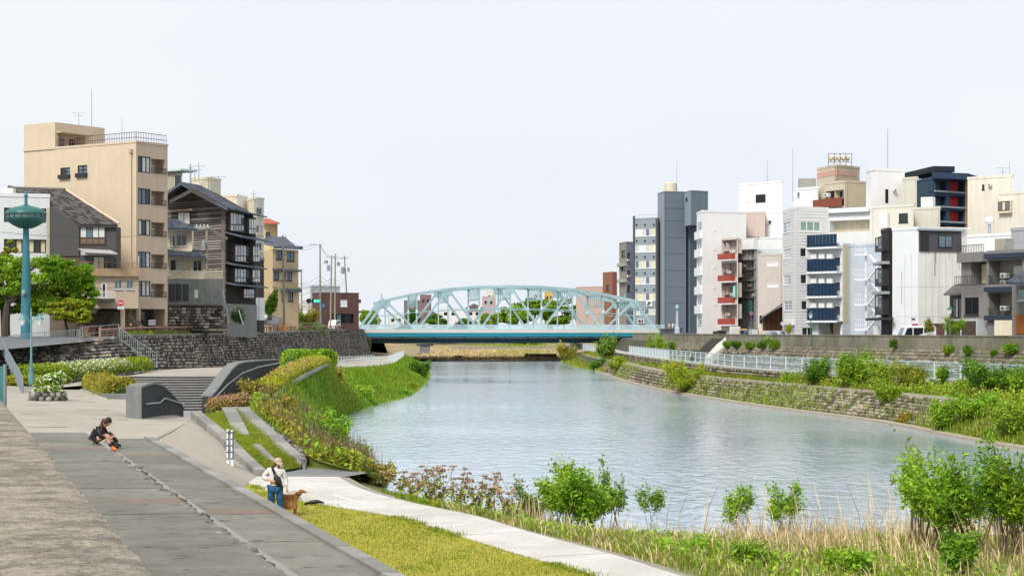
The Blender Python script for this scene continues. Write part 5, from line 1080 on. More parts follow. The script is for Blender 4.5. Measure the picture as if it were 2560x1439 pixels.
mb = MB(); pitched(mb, P(628, 630, 228), P(640, 632, 228), P(662, 648, 220), P(630, 644, 220), .15); mb.build('roof', M_TILEB, B.root)
B = Bld('tan_house', 'tan three storey house with dark hipped roof and shaded windows', [(655, 275), (682, 266), (746, 270)], 622, [B_('tan_yellow', '#c9b084', .12), B_('tan_render', '#c4ad8a', .12)], zb=6.3, coping=0)
B.win(1, [(690, 625, 705, 649), (717, 629, 736, 653), (683, 677, 698, 700), (702, 680, 714, 701), (717, 680, 730, 702), (704, 730, 712, 752), (720, 730, 733, 753)], 2, 1, 'bbc', 'dk', .12)
for x0, y0, x1, y1 in ((680, 671, 700, 675), (702, 674, 742, 679), (700, 722, 744, 730), (684, 615, 746, 622)): B.box(1, x0, y0, x1, y1, 0, .9, M_TILEB, 'awning')
B.hole(1, [(684, 724, 697, 762)], .8, M_BLACKW); B.done()
mb = MB(); mb.hexa([P(653, 610, 277), P(680, 616, 264), P(748, 622, 268), P(720, 612, 280), P(665, 590, 275), P(685, 590, 271), P(715, 594, 272), P(712, 592, 277)]); mb.build('roof', M_TILEB, B.root)
B = Bld('red_roof_house', 'small yellow house with a red roof rising behind the tan house', [(655, 298), (694, 295)], 556, B_('house_yellow', '#d6bd8c', .08), zb=12, depth=6, coping=0); B.win(0, [(664, 580, 676, 590)], 1, 1, 'd', 'dk', .1); B.done()
mb = MB(); pitched(mb, P(650, 546, 299), P(672, 546, 299), P(700, 557, 293), P(650, 557, 293), .2); mb.build('roof', mat('roof_red', '#a8553f', .7, .15, 2), B.root)
B = Bld('brown_shop', 'dark brown two storey block with one white window next to the bridge', [(781, 352), (801, 346), (897, 349)], 732, [M_BROWNB, M_BROWNB], zb=6.6, coping=.1)
B.win(1, [(851, 749, 868, 766)], 2, 1, 's', 'wh', .12); B.win(1, [(822, 784, 885, 808)], 6, 1, 'kdb', 'dk', .3, False); B.box(1, 897, 748, 901, 757, -1, .4, M_BROWNB, 'side_box'); B.box(1, 893, 777, 902, 782, -1, .6, M_BROWNB, 'side_box'); B.done()
B = Bld('grey_flat_block', 'low pale grey block behind the utility poles', [(748, 385), (776, 378), (850, 384)], 716, [M_WHITE2, B_('pale_grey', '#b7bcbb', .12)], zb=6.7); B.done()
# sloping lane with white edge, grassy mound
mb = MB(); mb.add([P(630, 812, 242), P(690, 812, 254), P(716, 778, 280), P(688, 777, 276)], [(0, 1, 2, 3)]); o = mb.build('sloping_lane', M_ASPH); o['kind'] = 'structure'
mb = MB(); pts = [P(634, 810, 241), P(662, 795, 256), P(690, 777, 274), P(716, 777, 279)]
ln = thing('lane_kerb', pts[0], 'white kerb along the lane climbing by the tan house', 'kerb')
for a, b in zip(pts[:-1], pts[1:]): mb = MB(); mb.bar(a, b, .5, .35); mb.build('kerb_stone', mat('kerb_white', '#d5d5d2', .8, .08, 2), ln)
lm_ = P(760, 815, 296); mb = MB(); mb.ball((lm_.x, lm_.y+2, lm_.z-.6), 1, 3, .16, (3.4, 2.6, 1.7), 8); o = mb.build('grassy_mound', mat('mound', '#5f6140', .95, .35, .8, .8, 3, color2='#4a5a28', mixscale=.4)); props(o, 'small dark earth mound beside the climbing lane', 'mound')
fence('arched_rail', 'pinkish railing climbing along the mound beside the lane', [P(715, 800, 270), P(735, 790, 280), P(757, 772, 292), P(772, 778, 298), P(790, 800, 303)], 1.6, 1.1, mat('rail_pink', '#b89a8c', .6, .1, 3), (1., .5), None, .09, 'railing')
# ------------------------------------------------------------------ right bank: grey tower and neighbours
B = Bld('grey_office_wing', 'grey office wing with five ribbons of pale windows beside the bridge', [(1586, 440), (1645, 436)], 546, M_SLATEL, zb=5.0, depth=10)
for y in (571, 611, 651, 691, 732): B.win(0, [(1588, y, 1641, y+19)], 6, 1, 'cccbbsy', 'wh', .12)
for y in (563, 603, 643, 684, 725):
    for x in (1592, 1613, 1635): B.box(0, x-1.5, y-3, x+1.5, y, 0, .3, FR['dk'], 'vent_hood')
B.box(0, 1641, 546, 1647, 826, -.1, .35, M_GREYD, 'edge_fin'); B.box(0, 1584, 540, 1587, 826, -.1, .3, M_GREYD, 'edge_fin')
B.win(0, [(1590, 770, 1643, 786)], 5, 1, 'ccb', 'wh', .12); B.box(0, 1617, 752, 1632, 766, .02, .3, mat('sign_white', '#d8d8d8', .5, .04, 3), 'sign_board'); B.box(0, 1621, 754, 1629, 759, .301, .31, FR['dk'], 'sign_mark'); B.box(0, 1619, 760, 1626, 764, .301, .31, FR['dk'], 'sign_mark')
B.box(0, 1596, 797, 1612, 808, .02, .35, mat('sign_white', '#d8d8d8'), 'sign_board'); B.box(0, 1598, 798.5, 1610, 806.5, .351, .36, GLASS['d'], 'sign_face')
B.box(0, 1602.5, 800, 1606.5, 801.3, .361, .37, GLASS['s'], 'sign_mark'); B.box(0, 1604.6, 801.4, 1606, 805, .361, .37, GLASS['s'], 'sign_mark')
B.rail(0, 1587, 537, 1640, 546, -.5, M_STEEL, 6); B.done()
B = Bld('grey_tower', 'tall blind slate grey tower with a projecting top block', [(1644, 439), (1661, 432), (1715, 434)], 480, [M_SLATEL, M_SLATE], zb=5.0)  # paler slate paints sunlight onto the left side, top block likewise
for y in (520, 551, 593, 633, 675, 717, 757): B.box(1, 1661, y, 1715, y+1.2, .0, .03, B_('joint_dark', '#55606a', .1), 'panel_joint')
B.done()
B = Bld('tower_top_block', 'projecting upper block on the right of the slate grey tower', [(1711, 433), (1727, 428), (1770, 431)], 478, [M_SLATEL, M_SLATE], zb=ZY(563, 429)); B.win(0, [(1714, 494, 1719, 502)], 1, 1, 'd', 'dk', .08); B.done()
B = Bld('tower_stair_shaft', 'shaded stair shaft under the projecting block of the grey tower', [(1714, 437), (1724, 435), (1745, 437)], 564, [M_SLATEL, B_('slate_shaded', '#59636c', .1)], zb=5.0, coping=0); B.done(False)  # deeper slate copy paints in the shade below the projecting block
c = P(1676, 480, 437); t_ = thing('roof_water_tank', c, 'cream ribbed water tank on the grey tower', 'water tank'); mb = MB(); r_ = 1.4; mb.lathe(c, [(r_, 0), (r_, 1.95), (r_*.95, 2.1)], 18); mb.build('tank', M_CREAM, t_)
for k in range(9): a_ = 2*math.pi*k/9; mb = MB(); q = c+Vector((math.cos(a_)*r_, math.sin(a_)*r_, 0)); mb.bar(q, q+Vector((0, 0, 2.0)), .06, .06, (0, 1, 0)); mb.build('rib', M_CREAM, t_)
mast('tall thin mast on the grey tower', 1692, 480, 400, 437, .06)
B = Bld('service_block', 'narrow grey block cluttered with balconies between brick house and office wing', [(1548, 458), (1566, 451), (1586, 453)], 606, [B_('grey_stone', '#8f8a80', .3, .1), B_('grey_blue', '#7d8392', .2)], zb=5)
B.win(0, [(1553, 626, 1564, 642), (1553, 662, 1564, 676)], 2, 1, 'dk', 'dk', .3); B.win(1, [(1568, 632, 1576, 648), (1568, 676, 1576, 692), (1568, 712, 1576, 728)], 1, 1, 'kd', 'dk', .3)
for y in (650, 690): B.ac(1, 1569, y, 5, 5); B.box(0, 1549, y+8, 1566, y+16, 0, .7, B_('balcony_grey', '#a7a49a', .2), 'balcony')
B.done()
B = Bld('brick_house', 'red brick building with a brown side at the end of the row', [(1507, 540), (1531, 532), (1542, 535)], 681, [B_('brown_brick', '#8c6244', .15, .15), B_('red_brick', '#a5614d', .12, .12)], zb=5.5); B.win(0, [(1515, 712, 1524, 726)], 2, 1, 'd', 'dk', .3); B.done()
B = Bld('low_brick_wing', 'low pink brick wing left of the red brick building', [(1440, 560), (1508, 552)], 717, B_('pink_brick', '#b9a096', .12), zb=5.5, depth=8); B.done()
# ------------------------------------------------------------------ white block with bay windows, pink shed
B = Bld('white_bay_block', 'white block with curved bay windows stacked on its corner', [(1742, 302), (1756, 296), (1866, 300)], 529, [M_WHITEB, M_WHITEB], zb=5.0)
B.box(0, 1757, 529, 1757.5, 530, 0, .01, M_WHITEB, 'edge'); ys = (555, 600, 645, 692, 740)
for y in ys: B.win(0, [(1743, y, 1754, y+22)], 2, 1, 'bdc', 'wh', .1)
f = B.F[0]
for y in (578, 623, 669, 716, 764): B.box(0, 1741, y, 1756, y+20, 0, .35, M_WHITEB, 'bay_spandrel')
for y in (572, 619, 665, 714, 757): B.box(1, 1783, y, 1791, y+7, 0, .05, M_WHITE2, 'vent_plate')
B.win(0, [(1745, 790, 1754, 812)], 1, 1, 'g', 'al', .1); B.done()
B = Bld('white_upper_block', 'taller white block with one black window behind the bay block', [(1846, 322), (1955, 316)], 456, M_WHITEB, zb=12, depth=9); B.win(0, [(1889, 486, 1914, 507)], 1, 1, 'k', 'dk', .15, False); B.box(0, 1862, 487, 1878, 506, 0, .05, M_WHITE2, 'panel'); B.done()
mast('thin mast on the white upper block', 1919, 456, 402, 320, .05, ((450, 1.2),))
B = Bld('pink_metal_shed', 'pinkish corrugated metal shed on the white roofs', [(1866, 305), (1913, 304)], 532, M_PINKB, zb=ZY(592, 305), depth=5)
for k in range(11): B.box(0, 1868+k*4.1, 533, 1868.8+k*4.1, 592, 0, .06, M_PINKB, 'rib')
B.done()
B = Bld('white_roof_house', 'white rooftop house between the pink shed and the striped block', [(1913, 306), (1960, 304)], 530, M_WHITEB, zb=14, depth=5); B.win(0, [(1921, 551, 1928, 560)], 1, 1, 'd', 'al', .1); B.done()
# narrow block with red balconies
B = Bld('red_balcony_block', 'narrow pale block with four red balconies and signs', [(1803, 290), (1845, 286)], 597, B_('pale_pink', '#cfc3ba', .25, .08), zb=5.0, depth=8)
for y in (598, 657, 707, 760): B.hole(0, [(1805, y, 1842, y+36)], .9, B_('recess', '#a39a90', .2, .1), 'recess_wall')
for i, y in enumerate((634, 688, 743, 796)):
    B.box(0, 1806, y, 1838, y+15, .0, .9, M_REDP, 'balcony'); B.box(0, 1804, y+15, 1842, y+18, -.2, .9, M_WHITE2, 'balcony_slab')
for x, y in ((1826, 628), (1818, 680), (1827, 735), (1815, 785)): B.ac(0, x, y, 8, 7, -.6, -.2)
for x, y in ((1812, 620), (1812, 672), (1813, 728)): B.win(0, [(x-5, y-14, x+3, y+8)], 1, 1, 'dc', 'al', .85, False)
B.box(0, 1836, 713, 1843, 744, .1, .3, mat('sign_green', '#3fa79a', .5, .05, 3), 'hanging_sign'); B.box(0, 1838, 716, 1841, 740, .301, .31, mat('sign_white', '#d8d8d8'), 'sign_text')
B.done()
# service column with pipes and stairs
B = Bld('service_core', 'cluttered service core with pipes and fire stairs between two blocks', [(1843, 294), (1895, 290)], 597, B_('core_grey', '#bdb8ae', .35, .15), zb=5.0, depth=6)
for x, w_ in ((1849, 2), (1853, 1.5), (1872, 3), (1883, 1.5), (1890, 2)): B.box(0, x-w_/2, 610, x+w_/2, 820, .0, .35, M_STEEL if w_ > 1.6 else M_CONCD, 'duct')
for y in (648, 672, 700, 725, 742): B.box(0, 1851, y, 1891, y+3, .0, 1.1, B_('stair_grey', '#8a857b', .3, .1), 'stair_landing')
B.box(0, 1848, 600, 1894, 624, .0, .9, M_WHITE2, 'head_block'); B.box(0, 1866, 750, 1892, 782, .9, 1.0, mat('net_green', '#4f7f72', .8, .2, 2, alpha=.75), 'net_screen')
for x, y in ((1858, 690), (1880, 712), (1866, 664), (1885, 736), (1856, 738)): B.ac(0, x, y, 9, 7, .1, .6)
B.done()
B = Bld('roof_terrace_block', 'white block with a glass railed roof terrace above the beige block', [(1890, 298), (1957, 296)], 595, M_WHITE2, zb=10, depth=6); B.done(); B.rail(0, 1897, 624, 1957, 640, .9, M_STEEL, 8); B.box(0, 1897, 626, 1957, 638, .88, .885, mat('glass_rail', '#c9dcd8', .2, .04, 3, alpha=.4), 'glass_panel')
B = Bld('beige_slat_block', 'beige block with two white louvred windows', [(1895, 284), (1956, 282)], 637, B_('beige_grey', '#c4b9ad', .12), zb=5.0, depth=8); B.win(0, [(1917, 654, 1946, 666), (1918, 708, 1947, 719)], 1, 1, 's', 'wh', .06, False); B.done()
# wooden lean-to and its clutter
wl_ = thing('wooden_lean_to', P(1915, 830, 236), 'brown wooden lean-to with a dark sloping roof before the striped block', 'shed'); fw_ = Face(XY(1907, 238), XY(1962, 237))
for k in range(14): x = 1908+k*3.9; mb = MB(); u0, u1, z0, z1 = fw_.rect(x, 790-(x-1907)*.55, x+3.6, 826); mb2 = fw_.hexa(mb, u0, u1, z0, z1, -.1-.05*(k % 2), .0); mb.build('board', mat('lean_wood_%d' % (k % 3), ('#8a5f40', '#7a5238', '#6d4a34')[k % 3], .8, .25, 1.5, stretch=(1, 1, .2)), wl_)
mb = MB(); pitched(mb, P(1900, 797, 234), P(1966, 752, 234), P(1966, 750, 240), P(1900, 795, 240), .15); mb.build('roof', M_TILEB, wl_)
mb = MB(); pitched(mb, P(1906, 790, 237), P(1907, 790, 241), P(1907, 830, 241), P(1906, 830, 237), .1); fbox(fw_, wl_, 1896, 786, 1907, 826, -.3, .05, M_CREAM, 'end_wall'); fbox(fw_, wl_, 1899, 768+20, 1905, 808, .051, .08, GLASS['k'], 'window')
# ------------------------------------------------------------------ striped block with navy balconies and outside stair
M_STRIPE = B_('striped_white', '#dad8d4', .08, .05)
B = Bld('striped_block', 'white block clad in horizontal boards next to the navy balconies', [(1957, 230), (1988, 222), (2071, 224)], 521, [M_STRIPE, M_STRIPE], zb=5.0)
B.win(0, [(1957.5, 555, 1976, 581), (1959, 622, 1978, 646), (1959, 688, 1978, 712), (1960, 753, 1980, 776)], 2, 3, 'bbc', 'wh', .12); B.win(1, [(2000, 553, 2052, 579)], 3, 1, 'g', 'wh', .12, True, .14); B.win(1, [(2001, 620, 2016, 642), (2002, 686, 2017, 709), (2004, 752, 2018, 775)], 1, 1, 'k', 'wh', .15); B.win(1, [(2006, 818, 2047, 840)], 3, 1, 'kd', 'wh', .2); B.box(0, 1962, 804, 1988, 812, 0, .5, M_WHITE2, 'entrance_hood')
f0, f1 = B.F
for k in range(40):
    z = B.zt-.3-k*.36
    if z < 5.4: break
    for f in (f0, f1):
        segs = [(0., f.L)]
        for o_ in B.ops[0 if f is f0 else 1]:
            if o_[2]-.12 < z < o_[3]+.12:
                ns = []
                for a, b in segs:
                    if o_[1] <= a or o_[0] >= b: ns.append((a, b))
                    else:
                        if o_[0]-.1 > a: ns.append((a, o_[0]-.1))
                        if o_[1]+.1 < b: ns.append((o_[1]+.1, b))
                segs = ns
        for a, b in segs: mb = MB(); f.hexa(mb, a, b, z, z+.3, .002, .035); mb.build('board', M_STRIPE, B.root)
B.done()
B = Bld('navy_balcony_block', 'white block with four navy corrugated balconies facing the river', [(2016, 224), (2106, 220), (2150, 224)], 612, [M_WHITE2, M_WHITE2], zb=5.0)
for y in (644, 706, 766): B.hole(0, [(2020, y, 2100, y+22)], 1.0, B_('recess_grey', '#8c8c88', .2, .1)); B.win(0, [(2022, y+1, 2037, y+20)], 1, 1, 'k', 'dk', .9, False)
for i, y in enumerate((587, 648, 709, 770)):
    tilt = 0
    n_ = 10; prev = None; mb = MB(); f = B.F[0]; u0, u1, z0, z1 = f.rect(2016, y, 2104, y+30)
    for k in range(n_*2):
        a, b = u0+(u1-u0)*k/(n_*2), u0+(u1-u0)*(k+1)/(n_*2); o1 = 1.0 if k % 2 else .88; f.hexa(mb, a, b, z0, z1, o1-.1, o1)
    mb.build('balcony_front', M_NAVY, B.root); B.box(0, 2014, y+31, 2106, y+36, -.2, 1.05, M_WHITE2, 'balcony_slab')
    if i:
        for x in (2042, 2062, 2082): B.box(0, x-9, y-13, x+5, y-1, .1, .5, M_WHITEB, 'divider'); B.ac(0, x+9, y-20, 8, 7, -.5, -.1)
B.box(1, 2108, 612, 2121, 806, .0, .03, B_('pale_yellow', '#d6cba4', .08), 'yellow_band'); B.hole(0, [(2046, 806, 2100, 838)], 1.5, M_CREAM); B.box(0, 2046, 803, 2106, 808, -.1, 1.0, M_NAVY, 'entrance_lintel'); B.box(0, 2074, 808, 2079, 838, -.3, .0, M_GREYD, 'pillar'); B.done()
B = Bld('white_stair_block', 'plain white block carrying an outside steel stair', [(2121, 222), (2216, 218)], 612, B_('white_shaded', '#b9c0c9', .08, .04), zb=5.0, depth=8); B.done()  # bluish grey paints shading into the white wall behind the stair
M_STAIRW = mat('stair_white', '#e2e3e6', .5, .05, 3)
sr = thing('outside_stair', P(2170, 830, 215), 'white steel zigzag stair on the plain white block', 'stair'); fs_ = Face(XY(2140, 216.6), XY(2206, 215.4))
for i, y in enumerate((636, 698, 760, 822)):
    fbox(fs_, sr, 2141, y, 2175, y+4, .0, 1.1, M_STAIRW, 'landing')
    u0, u1, z0, z1 = fs_.rect(2143, y-24, 2166, y)
    mb = MB()
    for q in (z0+.45, z1): mb.bar(fs_.pt(u0, q, 1.05), fs_.pt(u1, q, 1.05), .05, .05)
    for k in range(6): uu = u0+(u1-u0)*k/5; mb.bar(fs_.pt(uu, z0, 1.05), fs_.pt(uu, z1, 1.05), .04, .04, (0, 1, 0))
    o = mb.build('landing_rail', M_STAIRW, sr); o['kind'] = 'stuff'
    if i: # flight from this landing up to the one above
        a0, a1, b0_, b1_ = fs_.rect(2175, y-62, 2200, y); mb = MB(); lo_ = fs_.pt(a0, b0_, 1.0); hi = fs_.pt(a1, b0_+(b1_-b0_)*.5, 1.0); bk = fs_.pt(a0, b1_, .3)
        mb.bar(lo_, hi, .7, .14); mb.bar(hi+fs_.n*-.5, bk, .7, .14); mb.bar(lo_+Vector((0, 0, .95)), hi+Vector((0, 0, .95)), .06, .06); mb.bar(lo_+Vector((0, 0, .55)), hi+Vector((0, 0, .55)), .04, .04); o = mb.build('flight', M_STAIRW, sr); o['kind'] = 'stuff'
for x in (2165, 2167.5): fbox(fs_, sr, x, 620, x+1.5, 838, .4, .5, M_STAIRW, 'stair_post')
# black narrow block and white panel block
B = Bld('black_glass_block', 'narrow black block with projecting glazed boxes', [(2203, 208), (2222, 203), (2236, 205)], 575, [M_BLACKW, M_BLACKW], zb=5.0)
for y, hgt in ((592, 36), (670, 45), (735, 52)):
    B.box(0, 2203, y, 2222, y+hgt, 0, .7, FR['dk'], 'glazed_box'); B.box(0, 2206, y+4, 2211, y+hgt*.6, .701, .72, GLASS['c'], 'pane'); B.box(0, 2213, y+4, 2220, y+hgt*.8, .701, .72, GLASS['b'], 'pane')
B.box(0, 2202, 655, 2224, 662, 0, .9, M_STEEL, 'awning'); B.box(0, 2202, 729, 2224, 736, 0, .9, M_STEEL, 'awning'); B.box(0, 2190, 794, 2234, 800, 0, 1.2, M_BLACKW, 'entrance_roof'); B.done()
B = Bld('white_panel_block', 'large blind white panel block with rust streaks and a dark attic box', [(2231, 201), (2296, 198), (2424, 200)], 572, [M_WHITE2, B_('rust_panel', '#d6d4cc', .22, .04)], zb=5.0)
for x in (2262, 2279, 2296, 2313, 2330, 2347, 2364, 2381, 2398, 2415): B.box(0 if x < 2294 else 1, x, 635, x+.7, 838, 0, .02, B_('seam', '#bfbdb6', .1), 'panel_seam')
for y in (716, 790): B.box(0, 2240, y, 2296, y+.8, 0, .02, B_('seam', '#bfbdb6'), 'panel_seam'); B.box(1, 2296, y, 2424, y+.8, 0, .02, B_('seam', '#bfbdb6'), 'panel_seam')
B.box(1, 2297, 577, 2402, 629, .0, .12, B_('attic_dark', '#4a474a', .1), 'attic_box'); B.box(1, 2300, 580, 2320, 628, .12, .16, GLASS['k'], 'attic_door'); aw = B.box(1, 2344, 589, 2378, 619, .12, .2, FR['dk'], 'attic_window'); B.box(1, 2346, 591, 2360, 617, .201, .22, GLASS['b'], 'pane', aw); B.box(1, 2362, 591, 2376, 617, .201, .22, GLASS['b'], 'pane', aw); B.box(1, 2294, 572, 2411, 577, -.2, .4, M_STEEL, 'attic_eave'); B.box(0, 2280, 795, 2288, 798, 0, .1, FR['dk'], 'vent'); B.done()
for x, y1, w_ in ((2336, 690, 2.2), (2339, 660, 1.2), (2396, 672, 1.6), (2254, 760, 1.6), (2372, 650, 1.0)): B.box(1 if x > 2296 else 0, x, 631 if x > 2296 else 680, x+w_, y1, .021, .024, B_('rust_stain', '#b59a76', .5, .3), 'rust_stain')
# ------------------------------------------------------------------ grey balcony house at the right edge
M_GH = B_('house_grey', '#7f7a76', .15); M_GHD = B_('house_grey_dark', '#4f4c4b', .15)
B = Bld('grey_bay_house', 'grey house with a projecting bay and roof terrace at the right', [(2403, 162), (2468, 158.5), (2472, 163)], 632, M_GH, zb=5.0, coping=.0)
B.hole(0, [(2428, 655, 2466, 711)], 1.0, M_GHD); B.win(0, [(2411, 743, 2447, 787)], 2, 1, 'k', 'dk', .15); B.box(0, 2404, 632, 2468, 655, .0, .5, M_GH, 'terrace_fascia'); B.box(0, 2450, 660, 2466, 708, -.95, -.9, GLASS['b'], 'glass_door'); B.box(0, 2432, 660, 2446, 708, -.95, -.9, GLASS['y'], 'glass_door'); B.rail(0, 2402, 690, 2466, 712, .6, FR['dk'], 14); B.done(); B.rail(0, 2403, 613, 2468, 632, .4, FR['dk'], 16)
B.box(0, 2401, 797, 2484, 838, .2, 1.6, FR['al'], 'porch_frame'); B.box(0, 2406, 802, 2440, 838, 1.601, 1.62, mat('reed_screen', '#4b4034', .9, .3, 4), 'reed_screen'); B.box(0, 2444, 802, 2480, 838, 1.601, 1.62, mat('reed_screen', '#4b4034'), 'reed_screen')
B = Bld('grey_balcony_house', 'grey house with stacked dark edged balconies and cooling units', [(2468, 157), (2600, 152)], 628, M_GH, zb=5.0, depth=8)
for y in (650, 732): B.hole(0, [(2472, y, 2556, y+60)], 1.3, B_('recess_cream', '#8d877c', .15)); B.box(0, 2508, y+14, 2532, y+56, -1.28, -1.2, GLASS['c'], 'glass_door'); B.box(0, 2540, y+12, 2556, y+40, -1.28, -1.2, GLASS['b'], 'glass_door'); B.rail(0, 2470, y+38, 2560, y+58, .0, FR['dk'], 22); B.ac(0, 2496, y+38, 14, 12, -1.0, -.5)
B.ac(0, 2495, 706, 12, 11, -1.0, -.5)
for y in (632, 716, 788): B.box(0, 2467, y, 2600, y+12, .0, .35, B_('edge_navy', '#2d3644', .1), 'balcony_edge')
B.done(); B.box(0, 2474, 596, 2502, 628, -1.5, -.6, B_('vent_block', '#a19c8c', .2), 'roof_block'); B.rail(0, 2503, 605, 2570, 628, -.3, M_STEEL, 14)
B = Bld('brown_door_house', 'grey boarded house with brown door and blue tiled roof cut by the right edge', [(2530, 147), (2620, 144)], 706, B_('board_grey', '#77736c', .12), zb=5.0, depth=6, coping=0); B.win(0, [(2546, 725, 2575, 750)], 2, 1, 'g', 'al', .1); B.box(0, 2541, 786, 2610, 834, 0, .08, B_('door_brown', '#8a5224', .1), 'door'); B.done()
mb = MB(); pitched(mb, P(2560, 680, 150), P(2640, 668, 150), P(2640, 708, 142.5), P(2515, 706, 143.5), .18); mb.build('roof', M_TILEB, B.root); tile_rows(B.root, P(2560, 680, 150), P(2640, 668, 150), P(2640, 708, 142.5), P(2515, 706, 143.5), 14, 7, M_TILEB)
B = Bld('lean_house', 'small dark glazed porch with a low tiled roof before the white panel block', [(2374, 166), (2408, 163)], 735, M_BLACKW, zb=5.0, depth=4, coping=0); B.win(0, [(2379, 745, 2402, 795)], 3, 1, 'bdc', 'br', .1); B.done(); mb = MB(); pitched(mb, P(2385, 712, 167), P(2425, 702, 167), P(2412, 732, 162), P(2359, 734, 162), .15); mb.build('roof', M_TILE, B.root)
B = Bld('beige_garden_wall', 'beige rendered garden wall beside the porch at the right edge', [(2486, 150), (2530, 149)], 800, M_CREAM, zb=5.0, depth=.6, cat='wall', coping=0); B.done()
B = Bld('dark_gate_wall', 'low dark brick wall behind the parked van', [(2318, 176), (2402, 172)], 809, M_BROWNB, zb=5.0, depth=.5, cat='wall', coping=.05); B.done()
# ------------------------------------------------------------------ back row on the right
B = Bld('beige_tank_block', 'beige block with a pink stripe and ribbed roof tanks', [(2043, 262), (2087, 256), (2149, 260)], 415, [B_('beige_tile', '#c9bda6', .12), B_('beige_tile_b', '#bfb096', .12)], zb=12); B.box(0, 2043, 429, 2087, 442, 0, .04, B_('stripe_pink', '#c99e8e', .1), 'stripe'); B.box(1, 2087, 427, 2140, 439, 0, .04, B_('stripe_pink', '#c99e8e'), 'stripe'); B.done()
B = Bld('beige_front_wing', 'lower beige wing with a cluttered balcony below the roof tanks', [(2062, 252), (2112, 248), (2166, 250)], 455, [B_('beige_tile', '#c9bda6'), B_('beige_tile_b', '#bfb096')], zb=10); B.hole(0, [(2064, 476, 2110, 516)], 1.2, M_GREYD)
B.box(0, 2038, 497, 2110, 518, .3, .4, B_('rust_board', '#8a4a35', .3, .2), 'rust_railing'); B.win(0, [(2086, 475, 2109, 497)], 3, 1, 'bcd', 'al', .9, False); B.ac(0, 2072, 488, 12, 10, .1, .5); B.done()
tk = thing('roof_water_tank', P(2098, 410, 258), 'ribbed panel water tanks on a steel stand on the beige tank block', 'water tank'); c = P(2098, 410, 258)
for k in range(5): mb = MB(); mb.ball((c.x-1.15+k*.58, c.y, c.z+.75), .5, 1, .03, (.62, 1.3, .85), k); mb.build('tank_cell', M_CREAM, tk, True)
mb = MB()
for x in (-1.6, -.8, 0, .8, 1.6): mb.bar(c+Vector((x, -.7, -.3)), c+Vector((x, -.7, 1.4)), .08, .08, (0, 1, 0))
for z in (.2, 1.35): mb.bar(c+Vector((-1.6, -.7, z)), c+Vector((1.6, -.7, z)), .08, .08)
o = mb.build('tank_stand', mat('stand_rust', '#7f6d62', .7, .2, 3), tk); o['kind'] = 'stuff'
B = Bld('white_back_house', 'small white back building with a louvred roof unit', [(1984, 262), (2046, 258)], 470, M_WHITEB, zb=12, depth=5); B.win(0, [(1993, 481, 1999, 492)], 1, 1, 'b', 'al', .1); B.done(); c = P(2020, 470, 262); t_ = thing('louvre_unit', c, 'grey louvred cooling unit on the small white roof', 'roof unit'); mb = MB(); mb.box(c.x-1.15, c.x+1.15, c.y, c.y+1.5, c.z, c.z+1.35); mb.build('casing', B_('louvre_grey', '#a8a39c', .2), t_)
for k in range(12): mb = MB(); mb.box(c.x-1.1+k*.19, c.x-1.06+k*.19, c.y-.05, c.y-.002, c.z+.05, c.z+1.3); mb.build('louvre', M_STEEL, t_)
B = Bld('white_cube', 'tall white cube with one dark slit window', [(2165, 238), (2178, 234), (2262, 236)], 425, [M_WHITEB, M_WHITEB], zb=10); B.win(1, [(2213, 473, 2221, 508)], 1, 1, 'k', 'dk', .08, False); B.ac(1, 2234, 476, 7, 6); B.done(); mast('tall thin mast on the white cube', 2219, 425, 322, 236, .06); mast('tall thin mast behind the striped white block', 1982, 500, 370, 262, .05)
B = Bld('cream_extension', 'cream extension with one dark window under the white cube', [(2178, 226), (2284, 222)], 515, B_('cream_pale', '#d6d1c2', .12, .05), zb=10, depth=6); B.win(0, [(2247, 533, 2270, 556)], 1, 1, 'd', 'dk', .12); B.box(0, 2204, 534, 2224, 570, .1, .5, M_WHITEB, 'white_door'); B.done()
B = Bld('beige_panel_annex', 'pale beige stepped annex right of the white cube', [(2255, 232), (2292, 230)], 446, B_('annex_beige', '#cbc6b8', .15), zb=10, depth=5); B.done(); B = Bld('beige_panel_annex_low', 'lower pale beige annex before the navy block', [(2284, 228), (2350, 226)], 521, B_('annex_beige', '#cbc6b8'), zb=10, depth=5); B.done(); B.box(0, 2299, 492, 2328, 519, -1.2, -.4, M_WHITEB, 'roof_cabin')
B = Bld('navy_apartment', 'dark navy apartment block with red balcony walls', [(2254, 262), (2333, 250), (2418, 254)], 446, [B_('navy_grey', '#35485c', .08), B_('navy_grey2', '#2c4056', .08)], zb=8)
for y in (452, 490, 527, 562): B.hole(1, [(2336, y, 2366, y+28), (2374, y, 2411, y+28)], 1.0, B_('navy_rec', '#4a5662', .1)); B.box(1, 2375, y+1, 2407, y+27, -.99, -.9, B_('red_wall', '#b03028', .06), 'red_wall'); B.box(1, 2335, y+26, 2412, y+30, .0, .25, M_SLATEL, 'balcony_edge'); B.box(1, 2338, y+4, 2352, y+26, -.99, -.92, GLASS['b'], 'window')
B.box(1, 2412, 446, 2418, 610, 0, .1, B_('tan_fin', '#b07c4a', .1), 'edge_fin'); B.box(0, 2258, 424, 2333, 438, -3, .0, B_('roof_black', '#1d2631', .06), 'roof_house'); B.done()
B = Bld('navy_roof_slab', 'flat navy roof canopy of the navy apartment block', [(2330, 249), (2420, 251), (2471, 262)], 430, [B_('navy_grey2', '#2c4056'), B_('navy_grey2', '#2c4056')], zb=ZY(447, 250), coping=0); B.done()
